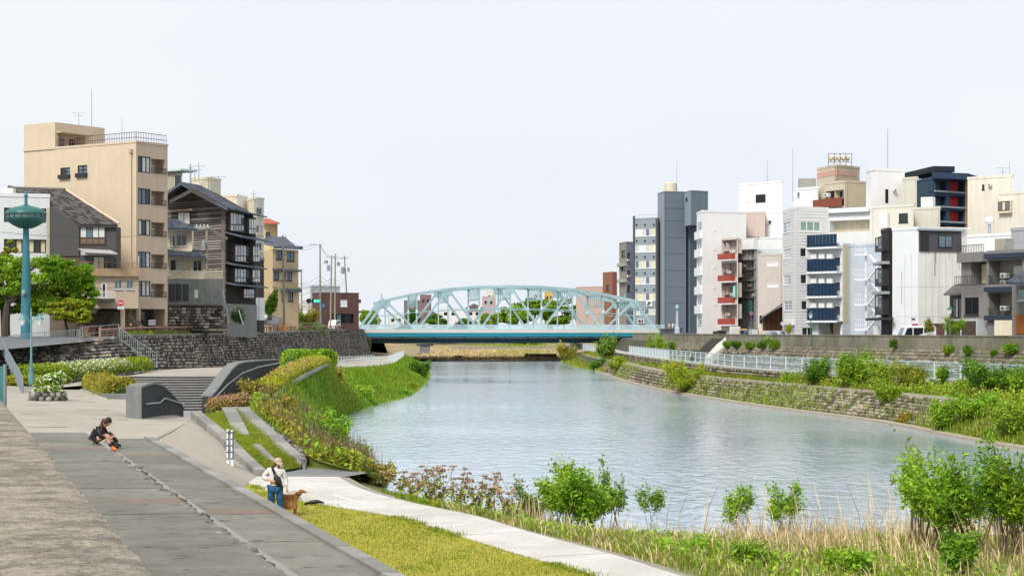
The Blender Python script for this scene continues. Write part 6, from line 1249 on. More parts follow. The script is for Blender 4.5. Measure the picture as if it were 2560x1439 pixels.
B = Bld('cream_tower', 'cream weathered tower block with one small window', [(2419, 236), (2532, 232)], 441, B_('cream_old', '#ddd6c6', .18, .06), zb=8, depth=8); B.win(0, [(2455, 461, 2461, 474)], 1, 1, 'd', 'dk', .1); B.ac(0, 2477, 463, 8, 7); B.done(); mast('television aerial on the cream tower block', 2507, 441, 418, 234, .05, ((420, 1.6), (430, 1.0))); mast('thin mast right of the aerial on the cream tower', 2524, 441, 402, 234, .04)
B = Bld('cream_side_block', 'cream block with a glazed bay at the right edge', [(2498, 226), (2600, 222)], 480, B_('cream_old', '#dcd2ba'), zb=8, depth=8); B.box(0, 2498, 501, 2532, 533, 0, .5, M_CREAM, 'bay'); bw = B.box(0, 2501, 504, 2530, 527, .5, .53, FR['br'], 'bay_window'); B.box(0, 2503, 506, 2510, 525, .531, .54, GLASS['b'], 'pane', bw); B.box(0, 2512, 506, 2519, 525, .531, .54, GLASS['y'], 'pane', bw); B.box(0, 2521, 506, 2529, 525, .531, .54, GLASS['b'], 'pane', bw); B.done()
B = Bld('white_flat_roof', 'white low roof block with a ball shaped tank', [(2418, 196), (2560, 190)], 585, M_WHITEB, zb=8, depth=8); B.win(0, [(2515, 604, 2526, 616)], 1, 1, 'b', 'al', .08); B.done(); c = P(2474, 580, 196); mb = MB(); mb.ball((c.x, c.y, c.z+1.2), .5, 2, 0, (1, 1, .9), 1); t_ = thing('ball_tank', c, 'white ball shaped tank on a stand above the white roof', 'tank'); mb.build('ball', M_WHITEB, t_, True); mb = MB(); mb.tube(c-Vector((0, 0, .3)), c+Vector((0, 0, .85)), .16, n=8); mb.build('stand', M_STEEL, t_)
B = Bld('grey_end_block', 'grey block at the right edge above the balcony house', [(2528, 176), (2600, 173)], 572, B_('end_grey', '#a7a6a6', .1), zb=8, depth=6); B.done()
B = Bld('white_link_roof', 'white roof stair and canopy between striped block and white cube', [(2071, 236), (2180, 232)], 522, M_WHITE2, zb=8, depth=6); B.hole(0, [(2074, 550, 2174, 580)], 1.2, M_CREAM); B.box(0, 2071, 522, 2176, 531, .0, .5, M_WHITE2, 'corrugated_edge'); B.done()
# ------------------------------------------------------------------ seen through the truss, beyond the river
for i, (x0, x1, yt, Yd, c_, lab) in enumerate(((970, 1010, 786, 600, '#cfcfca', 'low white house seen through the left truss panel'), (1010, 1052, 752, 640, '#7a6a68', 'grey brown block seen through the second truss panel'), (1050, 1078, 738, 660, '#83686a', 'dark red block seen through the bridge truss'), (1062, 1100, 790, 590, '#b9bdc2', 'grey gabled house beyond the bridge'), (1100, 1148, 770, 620, '#d8d8d4', 'white low hall beyond the bridge'), (1165, 1205, 770, 615, '#dad6cc', 'cream house with a dark window beyond the bridge'), (1205, 1238, 742, 650, '#b8a09a', 'pink brick block beyond the bridge truss'), (1216, 1240, 728, 690, '#d9cfc0', 'cream tower behind the pink brick block'), (1476, 1510, 772, 600, '#b8906a', 'tan gabled house near the right truss end'), (1515, 1545, 770, 560, '#c9b09a', 'beige shop front at the right bridge head'), (1548, 1584, 786, 520, '#cfd3d6', 'white shop front at the right bridge head'), (1330, 1362, 726, 720, '#d8d8d8', 'white house above the trees beyond the bridge'), (1362, 1384, 730, 730, '#d0a860', 'yellow house above the trees beyond the bridge'))):
    B = Bld('distant_house', lab, [(x0, Yd), (x1, Yd)], yt, B_('distant_%d' % i, c_, .1), zb=5.5, depth=8)
    w_ = x1-x0; B.win(0, [(x0+w_*.2, yt+10, x0+w_*.4, yt+18), (x0+w_*.6, yt+10, x0+w_*.8, yt+18)], 1, 1, 'dk', 'dk', .2, False); B.done()
    if i in (3, 5, 8): mb = MB(); a = P(x0-3, yt, Yd-1); b = P(x1+3, yt, Yd-1); r_ = P((x0+x1)/2, yt-12, Yd-1); mb.extr([a, b, r_], (0, 9, 0)); mb.build('gable_roof', M_TILE, B.root)
# ------------------------------------------------------------------ utility poles and wires
M_POLE = mat('pole_concrete', '#8d8676', .9, .12, 1.5); M_INS = mat('insulator', '#c9ccd0', .4, .05, 3); M_TRAF = mat('transformer', '#8c9296', .5, .1, 3)
pole_tops = {}
def upole(key, label, x, ytop, Y, zb, lean=0., arms=(), trans=(), r=.19):
    b = P(x, HY, Y); b.z = zb; t = P(x+lean, ytop, Y); t_ = thing('utility_pole', b, label, 'utility pole', 'utility poles on the left street'); mb = MB(); mb.tube(b-Vector((0, 0, .3)), t, r, r*.6, 10); mb.build('pole', M_POLE, t_, True)
    for yy, x0, x1 in arms:
        p, q = P(x0, yy, Y-.2), P(x1, yy, Y-.2); mb = MB(); mb.bar(p, q, .09, .11); ar_ = mb.build('crossarm', M_STEEL, t_); n = max(2, int(abs(x1-x0)/9))
        for k in range(n): c = p.lerp(q, (k+.5)/n); mb = MB(); mb.lathe(c, [(.05, .06), (.09, .1), (.05, .18), (.08, .22), (.03, .32)], 7); mb.build('insulator', M_INS, ar_)
    for yy, x0, x1, hgt in trans:
        c = P((x0+x1)/2, yy, Y-.35); rr_ = abs(x1-x0)/2/F*Y; mb = MB(); mb.lathe(c, [(rr_, -hgt/F*Y/2), (rr_, hgt/F*Y/2), (rr_*.5, hgt/F*Y/2+.1)], 10); mb.build('transformer', M_TRAF, t_, True)
    pole_tops[key] = (t, Y); return t_
upole('a', 'utility pole with a crossarm in front of the timber house', 517, 563, 182, 6.0, 0, ((569, 487, 524),), ((612, 504, 514, 18),))
upole('b', 'bare utility pole with an orange band before the tan house', 711, 587, 246, 6.1, -4, ((592, 705, 716),))
upole('c', 'tall utility pole with a long side crossarm by the traffic signal', 801, 608, 310, 6.4, -1, ((612, 773, 806),))
upole('d', 'utility pole with stacked transformers, leftmost of three by the bridge', 826, 638, 338, 6.5, 3, ((643, 812, 834),), ((655, 810, 820, 7), (670, 817, 825, 14)))
upole('e', 'utility pole with a single transformer, middle of three by the bridge', 837, 634, 345, 6.5, 1, ((642, 834, 846),), ((660, 842, 850, 9),))
upole('f', 'leaning utility pole with two transformers nearest to the bridge', 872, 640, 356, 6.6, -11, ((645, 848, 872), (672, 852, 866)), ((676, 852, 861, 16), (674, 868, 874, 10)))
upole('g', 'thin distant utility pole behind the tan house', 755, 672, 372, 6.7, -2, ((676, 748, 761),))
b_ = P(711, HY, 246); mb = MB(); mb.tube((b_.x, b_.y, 6.5), (b_.x, b_.y, 7.3), .22, n=12); o = mb.build('pole_band', M_ORANGE); props(o, 'orange marker band wrapped round the bare utility pole', 'marker')
# pale stays leaning on the wall corner
for i, (x0, y0, x1, y1) in enumerate(((555, 715, 572, 808), (597, 775, 608, 812))):
    mb = MB(); mb.tube(P(x0, y0, 186), P(x1, y1, 184), .06, n=6); o = mb.build('stay_pole', M_STEEL); props(o, ('long slanting stay pole before the stone garden wall', 'short slanting stay pole near the timber house plinth')[i], 'stay pole')
wi = thing('overhead_wires', P(520, 575, 182), 'thin overhead wires strung between the utility poles', 'wires')
def wire(p, q, sag=.6): mb = MB(); mb.path([p.lerp(q, k/8)-Vector((0, 0, sag*4*(k/8)*(1-k/8))) for k in range(9)], .022, 4); mb.build('wire', mat('wire_dark', '#3a3d42', .6, .05, 3), wi)
T = {k: v[0] for k, v in pole_tops.items()}
for dz in (0, .5): wire(T['a']-Vector((.5, 0, dz)), T['b']-Vector((0, 0, dz+.2)), 1.0); wire(T['b']-Vector((0, 0, dz+.2)), T['c']-Vector((.6, 0, dz)), .9)
for k, dz in enumerate((0, .25, 5.2, 6.0, 6.8)):
    wire(T['c']-Vector((0, 0, dz)), T['d']-Vector((0, 0, dz*.8)), .7); wire(T['d']-Vector((0, 0, dz*.8)), T['f']-Vector((0, 0, dz*.8)), .5); 
    if dz > 1: wire(T['b']-Vector((0, 0, dz+.8)), T['c']-Vector((0, 0, dz)), .9); wire(T['g']-Vector((0, 0, dz*.5)), T['d']-Vector((0, 0, dz*.8)), .8)
for y0, y1 in ((466, 580), (707, 664), (722, 690)): wire(P(-40, 575 if y0 == 466 else y0, 150), P(346, 590 if y0 == 466 else y0-10, 155), .3)
wire(P(190, 712, 152), T['a']-Vector((0, 0, 3.2)), 1.2)
# ------------------------------------------------------------------ road signs and signal
def disc_sign(label, x, y, rpx, Y, zb, face, mark, px=None, plate=None):
    c = P(x, y, Y); r = rpx/F*Y; t_ = thing('road_sign', (c.x, c.y, zb), label, 'road sign'); mb = MB(); mb.tube((c.x, c.y+.06, zb-.1), (c.x, c.y+.06, c.z+r*.8), .045, n=8); mb.build('post', mat('sign_post', '#7a6a5c', .6, .1, 3), t_)
    mb = MB(); mb.tube(c, c+Vector((0, -.03, 0)), r, n=24); d = mb.build('sign_disc', face, t_)
    if mark == 'bar': mb = MB(); mb.box(c.x-r*.72, c.x+r*.72, c.y-.045, c.y-.032, c.z-r*.16, c.z+r*.16); mb.build('white_bar', mat('sign_white', '#d8d8d8'), d)
    if mark == 'arrow': mb = MB(); mb.path([c+Vector((r*.35, -.045, -r*.45)), c+Vector((r*.35, -.045, r*.1)), c+Vector((-.0, -.045, r*.25)), c+Vector((-r*.4, -.045, r*.2))], r*.12, 6); mb.build('arrow', mat('sign_white', '#d8d8d8'), d)
    if mark == 'slash': mb = MB(); mb.tube(c+Vector((0, -.031, 0)), c+Vector((0, -.04, 0)), r*.75, n=20); mb.build('blue_field', mat('sign_blue', '#2d5a9c', .5, .05, 3), d); mb = MB(); mb.bar(c+Vector((-r*.6, -.05, r*.6)), c+Vector((r*.6, -.05, -r*.6)), .02, r*.25); mb.build('slash', mat('sign_red', '#c02a2e', .5, .05, 3), d)
    if plate: mb = MB(); mb.box(c.x-r*1.1, c.x+r*1.1, c.y-.03, c.y, c.z-r*2.1, c.z-r*1.2); mb.build('sign_plate', mat('sign_white', '#d8d8d8'), t_); mb = MB(); mb.box(c.x-r*.8, c.x+r*.8, c.y-.04, c.y-.031, c.z-r*1.75, c.z-r*1.55); mb.build('plate_text', mat('plate_text', '#7f8fae', .6), t_)
disc_sign('round red no entry sign with a white bar by the beige block', 302, 757, 7.5, 153, 5.9, mat('sign_red', '#c02a2e', .5, .05, 3), 'bar', plate=1)
disc_sign('round blue arrow sign beside the traffic signal', 806, 764, 6, 306, 6.4, mat('sign_blue', '#2d7ab0', .5, .05, 3), 'arrow')
disc_sign('small blue and red no parking sign below the tan house', 708, 745, 4, 250, 6.4, mat('sign_red', '#c02a2e'), 'slash'); disc_sign('blue sign on the corner post of the tan house', 747, 722, 4.5, 272, 6.4, mat('sign_blue', '#2d7ab0'), None)
disc_sign('round red and blue sign in the cluttered street on the right', 1878, 783, 5.5, 240, 5.1, mat('sign_red', '#c02a2e'), 'slash')
c = P(790, 752, 305); t_ = thing('traffic_signal', (c.x+.75, c.y, 6.4), 'traffic signal on an arm with its green lamp lit', 'traffic signal')
mb = MB(); mb.bar(P(758, 752, 305.4), P(802, 752, 305.4), .1, .1); mb.build('arm', M_STEEL, t_); mb = MB(); mb.tube((P(801.5, 752, 305.4).x, 305.4, 6.3), P(801.5, 748, 305.4), .09, n=8); mb.build('post', M_STEEL, t_)
mb = MB(); p = P(779, 747.5, 305); q = P(798, 757, 305); mb.box(p.x, q.x, 304.9, 305.15, q.z, p.z); bx_ = mb.build('signal_box', FR['dk'], t_)
em = bpy.data.materials.new('green_lamp'); em.use_nodes = True; eb = em.node_tree.nodes['Principled BSDF']; eb.inputs['Base Color'].default_value = (.02, .5, .3, 1); eb.inputs['Emission Color'].default_value = (.05, .9, .45, 1); eb.inputs['Emission Strength'].default_value = 1.6
for x in (788, 795): c_ = P(x, 752, 304.88); mb = MB(); mb.tube(c_, c_+Vector((0, -.05, 0)), .24, n=16); mb.build('green_lamp', em, bx_)
c_ = P(772, 752, 304); t_ = thing('traffic_mirror', (c_.x, c_.y, 6.4), 'round dark back of a sign left of the green signal', 'road sign'); mb = MB(); mb.tube(c_, c_+Vector((0, -.08, 0)), .42, n=20); mb.build('mirror_disc', FR['dk'], t_); mb = MB(); mb.tube((c_.x, c_.y+.05, 6.3), c_+Vector((0, .05, 0)), .05, n=8); mb.build('post', M_STEEL, t_)
# ------------------------------------------------------------------ street lamps on the right, bridge head balustrade
for i, (x, yt, Y) in enumerate(((2027, 776, 176), (2375, 764, 150))):
    b = P(x, HY, Y); b.z = 5.05; zt_ = ZY(yt+14, Y); t_ = thing('street_lamp', b, ('green lantern post before the navy balconies', 'grey green lantern post beside the dark porch')[i], 'lamp', 'lantern posts on the right street'); mb = MB(); mb.lathe((b.x, b.y, 0), [(.12, b.z-.1), (.1, b.z+.5), (.05, b.z+.7), (.04, zt_-.3), (.09, zt_-.25)], 10); mb.build('post', mat('lamp_green', '#3f6a5c', .5, .1, 3), t_, True); lantern(mat('lamp_green', '#3f6a5c'), Vector((b.x, b.y, zt_+.1)), 1.0, t_)
b = P(1693, HY, 378); t_ = thing('bridge_head_lamp', (b.x, b.y, 6.0), 'pale stone lamp post at the right bridge head', 'lamp'); mb = MB(); mb.lathe((b.x, b.y, 0), [(.55, 5.8), (.5, 7.0), (.3, 7.3), (.2, ZY(777, 378)), (.3, ZY(775, 378))], 10); mb.build('post', mat('lamp_stone', '#aab4ba', .7, .1, 2), t_); mb = MB(); mb.lathe((b.x, b.y, 0), [(.28, ZY(774, 378)), (.42, ZY(769, 378)), (.34, ZY(764, 378)), (.1, ZY(761, 378))], 10); mb.build('lamp_globe', M_TRUSS2, t_)
bal = thing('stone_balustrade', (P(1655, HY, 378).x, 378, 5.8), 'grey stone balustrade curving from the right bridge head', 'balustrade')
ba, bb_ = P(1650, 830, 372), P(1705, 812, 398); ba.z = 6.0; bb_.z = 6.3
for k in range(22): c = ba.lerp(bb_, k/21); mb = MB(); mb.lathe(c, [(.16, -.1), (.2, .2), (.12, .45), (.2, .75)], 8); mb.build('baluster', M_CONCD, bal)
mb = MB(); mb.bar(ba+Vector((0, 0, .85)), bb_+Vector((0, 0, .85)), .4, .2); mb.build('top_rail', M_CONCD, bal)
# ------------------------------------------------------------------ vehicles
def vehicle(label, cat, loc, ang, L, W, prof, paint, wins, name='parked_car'):
    """prof: side outline (x,z) front at -L/2; wins: list of side window polygons"""
    t_ = thing(name, loc, label, cat); R_ = Matrix.Rotation(ang, 4, 'Z'); lc = Vector(loc)
    def tr(v): return lc+(R_ @ Vector(v))
    n = len(prof); mb = MB(); rows = []
    for y, s in ((-W/2, .94), (-W/2*.93, 1), (W/2*.93, 1), (W/2, .94)): rows.append([tr((x, y*(1 if z < .9 else .90), z*(s if z > .9 else 1))) for x, z in prof])
    vs = [v for r in rows for v in r]; fs = [(k*n+i, k*n+(i+1) % n, (k+1)*n+(i+1) % n, (k+1)*n+i) for k in range(3) for i in range(n)]+[tuple(range(n)), tuple(range(3*n, 4*n))[::-1]]; mb.add(vs, fs); body = mb.build('body', paint, t_)
    for side in (-1, 1):
        for poly in wins: mb = MB(); mb.add([tr((x, side*(W/2*(.90 if z > .9 else 1)*1.0+.015), z)) for x, z in poly], [tuple(range(len(poly)))]); mb.build('side_window', GLASS['d'], body)
        for x in (-L*.31, L*.30):
            mb = MB(); a = tr((x, side*(W/2-.18), .30)); b = tr((x, side*(W/2+.02), .30)); mb.tube(a, b, .30, n=18); wh = mb.build('wheel', mat('tyre', '#1d1d1e', .8, .1, 3), t_); mb = MB(); mb.tube(b, tr((x, side*(W/2+.035), .30)), .17, n=12); mb.build('rim', M_STEEL, wh)
        mb = MB(); mb.box(0, .0, 0, 0, 0, 0); c = tr((-L/2+.04, side*W*.33, .72)); mb = MB(); mb.ball(c, .13, 1, 0, (.5, 1, .7)); mb.build('headlight', GLASS['s'], t_); mb = MB(); mb.ball(tr((L/2-.03, side*W*.38, .85)), .12, 1, 0, (.4, .8, 1.2)); mb.build('tail_light', M_REDP, t_)
    return t_, tr
VAN = [(-1.68, .28), (-1.68, .75), (-1.55, .95), (-1.2, 1.75), (-1.05, 1.86), (1.55, 1.88), (1.66, 1.7), (1.68, .28)]; VW = [[(-1.30, 1.0), (-1.02, 1.66), (-.55, 1.68), (-.55, 1.0)], [(-.45, 1.0), (-.45, 1.68), (.45, 1.68), (.45, 1.0)], [(.55, 1.0), (.55, 1.68), (1.4, 1.66), (1.45, 1.0)]]
WPAINT = mat('paint_white', '#dfe1e3', .25, .02, 2, spec=.5); GPAINT = mat('paint_grey', '#4d565c', .3, .03, 2, spec=.5); BPAINT = mat('paint_black', '#1c1f23', .25, .03, 2, spec=.5)
def wind(tr, t_, z0, z1, x0, x1, W): mb = MB(); mb.add([tr((x0-.02, -W*.42, z0)), tr((x0-.02, W*.42, z0)), tr((x1-.02, W*.38, z1)), tr((x1-.02, -W*.38, z1))], [(0, 1, 2, 3)]); mb.build('windscreen', GLASS['b'], t_)
v = P(2290, HY, 172); t_, tr = vehicle('white van parked behind the concrete parapet', 'van', (v.x, v.y, 5.05), math.radians(6), 3.4, 1.48, VAN, WPAINT, VW, 'parked_van'); wind(tr, t_, 1.0, 1.7, -1.53, -1.23, 1.48)
v = P(836, HY, 342); t_, tr = vehicle('small white van waiting at the bridge junction on the left', 'van', (v.x, v.y, 6.6), math.radians(80), 3.4, 1.48, VAN, WPAINT, VW, 'van'); wind(tr, t_, 1.0, 1.7, -1.53, -1.23, 1.48)
CAR = [(-2.1, .28), (-2.15, .65), (-1.95, .85), (-1.1, .98), (-.55, 1.45), (-.3, 1.52), (1.1, 1.5), (1.7, 1.05), (2.1, .95), (2.15, .3)]; CW = [[(-.95, 1.0), (-.48, 1.4), (.2, 1.42), (.2, 1.0)], [(.3, 1.0), (.3, 1.42), (1.0, 1.4), (1.45, 1.04)]]
SUV = [(-2.1, .3), (-2.12, .85), (-1.9, 1.0), (-1.1, 1.08), (-.6, 1.68), (-.4, 1.74), (1.7, 1.72), (2.0, 1.15), (2.1, 1.0), (2.1, .3)]; SW = [[(-.95, 1.12), (-.52, 1.6), (.2, 1.62), (.2, 1.12)], [(.3, 1.12), (.3, 1.62), (1.5, 1.6), (1.75, 1.15)]]
for lab, s_, n_, pr_, w_, pt_ in (('dark grey car crossing behind the bridge railing', -10.6, 5.2, SUV, SW, GPAINT), ('black car entering the bridge at the left end', -22, 5.4, CAR, CW, BPAINT), ('white car parked at the left bridge head', -35.5, 6.5, CAR, CW, WPAINT)):
    q = bp(s_, n_, 6.33 if s_ > -30 else 6.76); vehicle(lab, 'car', q, BA, 4.2, 1.7, pr_, pt_, w_, 'car')
# street clutter on the right: crates, machines, covered bikes
rc = random.Random(5)
clut = [(1792, 262, .5, .9, '#4d4f52', 'dark bin beside the pale stair flank'), (1805, 260, .6, 1.0, '#2f3336', 'black cabinet beside the pale stair flank'), (1838, 256, .7, 1.5, '#d9d6cf', 'cream vending machine below the red balconies'), (1858, 252, .5, 1.2, '#c9a37e', 'tan box stack in the cluttered street'), (1872, 250, .6, .9, '#3c6fa0', 'blue crate stack in the cluttered street'), (1884, 248, .7, 1.3, '#6d7376', 'grey cabinet left of the wooden lean-to')]
for x, Y, w_, h_, c_, lab in clut:
    b = P(x, HY, Y); b.z = 5.05; t_ = thing('street_box', b, lab, 'box'); m_ = mat('box_'+c_[1:], c_, .6, .12, 3); mb = MB(); mb.box(b.x-w_, b.x+w_, b.y, b.y+.7, b.z, b.z+h_+.5); mb.build('body', m_, t_); mb = MB(); mb.box(b.x-w_*.8, b.x+w_*.8, b.y-.03, b.y-.002, b.z+h_*.5, b.z+h_+.3); mb.build('front_panel', GLASS['d' if w_ < .65 else 'c'], t_)
for i in range(4):
    b = P(1922+i*12, HY, 226+i); b.z = 5.05; t_ = thing('covered_scooter', b, '%s of the scooters under grey covers by the wooden lean-to' % ('leftmost', 'second from the left', 'third from the left', 'rightmost')[i], 'scooter', 'covered scooters'); mb = MB(); mb.ball((b.x, b.y, b.z+.75), .7, 2, .06, (.75, .9, .9), i); mb.build('cover', mat('cover_%d' % i, ('#8a8f96', '#5f6b78', '#a3a6a8', '#3f4d60')[i], .6, .15, 3), t_, True)
    for dx in (-.3, .3): mb = MB(); mb.tube((b.x+dx, b.y-.5, b.z+.22), (b.x+dx, b.y-.38, b.z+.22), .22, n=14); mb.build('wheel', mat('tyre', '#1d1d1e'), t_)
b = P(2288, HY, 178); t_ = thing('shop_sign', (b.x, b.y, 5.05), 'small red shop sign behind the white van', 'sign'); mb = MB(); mb.box(b.x-.26, b.x+.26, b.y, b.y+.12, ZY(822, 178), ZY(809, 178)); mb.build('sign_face', mat('sign_crimson', '#a02038', .5, .05, 3), t_); mb = MB(); mb.lathe((b.x, b.y-.01, ZY(815.5, 178)), [(.1, -.1), (.12, .1)], 8); mb.build('sign_emblem', mat('sign_pinkmark', '#e0a0a8', .5), t_); mb = MB(); mb.tube((b.x, b.y+.06, 5), (b.x, b.y+.06, ZY(822, 178)), .04, n=6); mb.build('post', FR['dk'], t_)
b = P(2191, HY, 205); mb = MB(); mb.box(b.x-.35, b.x+.35, b.y, b.y+.1, 5.0, ZY(815, 205)); o = mb.build('white_notice', mat('sign_white', '#d8d8d8')); props(o, 'white notice board at the foot of the black block', 'sign')
# ------------------------------------------------------------------ foliage kit
def leafmat(name, c, c2=None, isl=.35, tr=.3, ms=.5): return mat(name, c, .6, .18, .9, 0, island=isl, color2=c2, mixscale=ms, trans=tr, spec=.25)
LM = {'green': leafmat('leaf_green', '#648f22', '#8aa52b'), 'deep': leafmat('leaf_deep', '#4a731e', '#628a26'), 'yellow': leafmat('leaf_yellowgreen', '#9aa62b', '#82a02c'), 'olive': leafmat('leaf_olive', '#909434', '#a39a38', ms=.8), 'orange': leafmat('leaf_orange', '#ad8834', '#969435', ms=.8), 'rust': leafmat('leaf_rust', '#9a7f3a', '#878a36', ms=.8),
      'fresh': leafmat('leaf_fresh', '#7ba828', '#9cb834'), 'willow': leafmat('leaf_willow', '#7f9d3c', '#6b8d34'), 'dark': leafmat('leaf_dark', '#38551f', '#4a6a26'), 'white': mat('petal_white', '#e6e4d4', .6, .08, 3, island=.15, trans=.2), 'pink': mat('petal_pink', '#c98090', .6, .1, 3, island=.2, trans=.2), 'head': mat('seed_head', '#a08468', .8, .2, 3, island=.3),
      'gold': leafmat('leaf_gold', '#b3ab2e', '#9aa62c'), 'dry': mat('dry_reed', '#d3bb8f', .8, .15, 2, island=.3, trans=.2), 'grass': leafmat('grass_green', '#6f8f25', '#93982f', ms=1.2), 'lawn': leafmat('grass_lawn', '#adab3a', '#8f9c32', ms=.7), 'twig': mat('twig', '#6d5b48', .85, .2, 3), 'bark': mat('bark', '#4a3f36', .9, .3, 2, .5, 12)}
def leaves(C, size, aspect=2.2, up=.3, rng=RNG):
    """C (N,3) centres -> (N,4,3) diamond leaf quads"""
    N = len(C); a = rng.normal(size=(N, 3)); a[:, 2] *= .8; a /= np.linalg.norm(a, axis=1, keepdims=True)
    b = rng.normal(size=(N, 3)); b -= (b*a).sum(1, keepdims=True)*a; b /= np.linalg.norm(b, axis=1, keepdims=True)
    s = size*rng.uniform(.45, 1.6, size=(N, 1)); a = a*s*aspect/2; b = b*s/2
    return np.stack([C-a, C+b-a*.1, C+a, C-b-a*.1], axis=1)
def clump_pts(n, centers, radii, shell=.5, rng=RNG):
    k = rng.integers(0, len(centers), n); d = rng.normal(size=(n, 3)); d /= np.linalg.norm(d, axis=1, keepdims=True); r = rng.uniform(0, 1, (n, 1))**shell
    return np.asarray(centers)[k]+d*r*np.asarray(radii)[k]
def bush(label, base, w_, h, n, size, m, cat='shrub', name='shrub', clumps=12, stems=6, spread=.75, group=None, low=.2, aspect=2.2, shell=.45, m2=None, dep=None, crad=.26, seed=None):
    rng = np.random.default_rng(int(abs(base[0]*131+base[1]*17+h*7)) if seed is None else seed); base = Vector(base); dep = dep or w_
    t_ = thing(name, base, label, cat, group); cs = []; rs = []
    for i in range(clumps):
        a = rng.uniform(0, 2*math.pi); r = math.sqrt(rng.uniform(0, 1))*spread; z = low+(1-low)*rng.uniform(0, 1)*(1-.45*r*r)
        cr = crad*rng.uniform(.6, 1.2); cs.append((base.x+math.cos(a)*r*(w_/2), base.y+math.sin(a)*r*(dep/2), base.z+h*(z-.12))); rs.append((cr*w_*.85, cr*dep*.85, cr*h*.8))
    P_ = clump_pts(n, cs, rs, shell, rng); P_[:, 2] = np.maximum(P_[:, 2], base.z+.01)
    k = int(n*.7) if m2 else n
    link('foliage', quads_mesh('foliage', leaves(P_[:k], size, aspect, rng=rng)), m, t_)
    if m2: link('foliage', quads_mesh('foliage', leaves(P_[k:], size*1.05, aspect, rng=rng)), m2, t_)
    if stems:
        mb = MB()
        for i in range(stems):
            c = Vector(cs[i % len(cs)]); j = Vector((rng.uniform(-.08, .08)*w_, rng.uniform(-.08, .08)*w_, -.05)); mb.path([base+j, base.lerp(c, .5)+Vector((rng.uniform(-.06, .06)*w_, 0, h*.08)), c], [max(.012, h*.013), h*.009, h*.004], 5)
        o = mb.build('stems', LM['twig'], t_); o['kind'] = 'stuff'
    return t_
def twigbush(label, base, w_, h, ntw, per, size, m, cat='shrub', name='shrub', group=None, m2=None, dep=None, low=.25, aspect=2.6, seed=None, tmin=.5, arch=.25, narrow=.45, **_):
    """shrub of many arching shoots, leaves strung along the outer part of each shoot"""
    rng = np.random.default_rng(int(abs(base[0]*131+base[1]*17+h*7)) if seed is None else seed); base = Vector(base); dep = dep or w_; t_ = thing(name, base, label, cat, group); st_ = MB(); C = []
    lobes = [(rng.uniform(-.46, .46), rng.uniform(-.45, .45), rng.uniform(.42, 1.0)) for _ in range(max(6, ntw//11))]
    for i in range(ntw):
        lx, ly, lz = lobes[rng.integers(len(lobes))]; hz = low+(lz-low)*rng.uniform(.15, 1)**.7
        e = Vector((base.x+w_*(lx*(.45+.7*hz)+rng.normal(0, .058)), base.y+dep*(ly+rng.normal(0, .06)), base.z+h*hz)); f_ = base+Vector((rng.uniform(-1, 1)*narrow*w_*.5, rng.uniform(-1, 1)*narrow*dep*.5, -.04))
        if rng.random() < .13: e += Vector((rng.normal(0, .08)*w_, 0, h*rng.uniform(.06, .2)))
        mid = f_.lerp(e, .55)+Vector((0, 0, h*arch*.5*rng.uniform(.3, 1))); pts = [f_, mid, e]
        if i % 5 == 0: st_.path(pts, [max(.008, h*.006), max(.006, h*.0045), .003], 4)
        k = int(per*rng.uniform(.5, 1.4)); t = rng.uniform(tmin, 1.03, k); sp = size*1.3
        for q in t:
            v = f_.lerp(mid, q*2) if q < .5 else mid.lerp(e, q*2-1); C.append((v.x, v.y, v.z))
    C = np.array(C); C += rng.normal(size=C.shape)*size*1.7; C[:, 2] = np.maximum(C[:, 2], base.z+.02); rng.shuffle(C); k = int(len(C)*.65) if m2 else len(C)
    link('foliage', quads_mesh('foliage', leaves(C[:k], size, aspect, rng=rng)), m, t_)
    if m2: link('foliage', quads_mesh('foliage', leaves(C[k:], size, aspect, rng=rng)), m2, t_)
    o = st_.build('stems', LM['twig'], t_, fix=False); o['kind'] = 'stuff'; return t_
def bushpx(label, x, yb, wpx, hpx, m, n, size, z=None, Y=None, **k):
    at = k.pop('at', None); b = at if at is not None else (PZ(x, yb, z) if Y is None else P(x, yb, Y)); s = b.y/F
    if k.pop('twig', n > 500):
        nt = int(max(22, min(200, n/20)))
        return twigbush(label, b, wpx*s, hpx*s, nt, n*1.9/nt, size*.56, LM[m], m2=LM[k['m2']] if 'm2' in k else None, low=k.get('low', .15), group=k.get('group'), tmin=.62 if k.get('low', .15) > .25 else .45)
    return bush(label, b, wpx*s, hpx*s, n, size, LM[m], m2=LM[k.pop('m2')] if 'm2' in k else None, **k)
def scatter(name, label, C, size, m, aspect=2.2, parent=None):
    o = link(name, quads_mesh(name, leaves(C, size, aspect)), m, parent); o['kind'] = 'stuff'
    if label: o['label'] = label
    return o
def blades(name, label, B0, h, wd, m, bend=.35, rng=RNG, lean=None):
    """B0 (N,3) feet -> curved two-quad blades"""
    N = len(B0); H = h*rng.uniform(.5, 1.2, (N, 1)); a = rng.uniform(0, 2*np.pi, (N, 1)); d = np.concatenate([np.cos(a), np.sin(a), np.zeros((N, 1))], 1)*bend*H*rng.uniform(.2, 1, (N, 1))
    if lean is not None: d = d+np.array(lean)*H
    s = np.concatenate([-np.sin(a), np.cos(a), np.zeros((N, 1))], 1)*wd/2; s[:, 0] = np.abs(s[:, 0])+wd*.2; up_ = np.concatenate([np.zeros((N, 2)), H], 1)
    m1 = B0+up_*.55+d*.3; t1 = B0+up_+d
    V = np.concatenate([np.stack([B0-s, B0+s, m1+s*.8, m1-s*.8], 1), np.stack([m1-s*.8, m1+s*.8, t1+s*.15, t1-s*.15], 1)], 0)
    o = link(name, quads_mesh(name, V), m); o['kind'] = 'stuff'
    if label: o['label'] = label
    return o
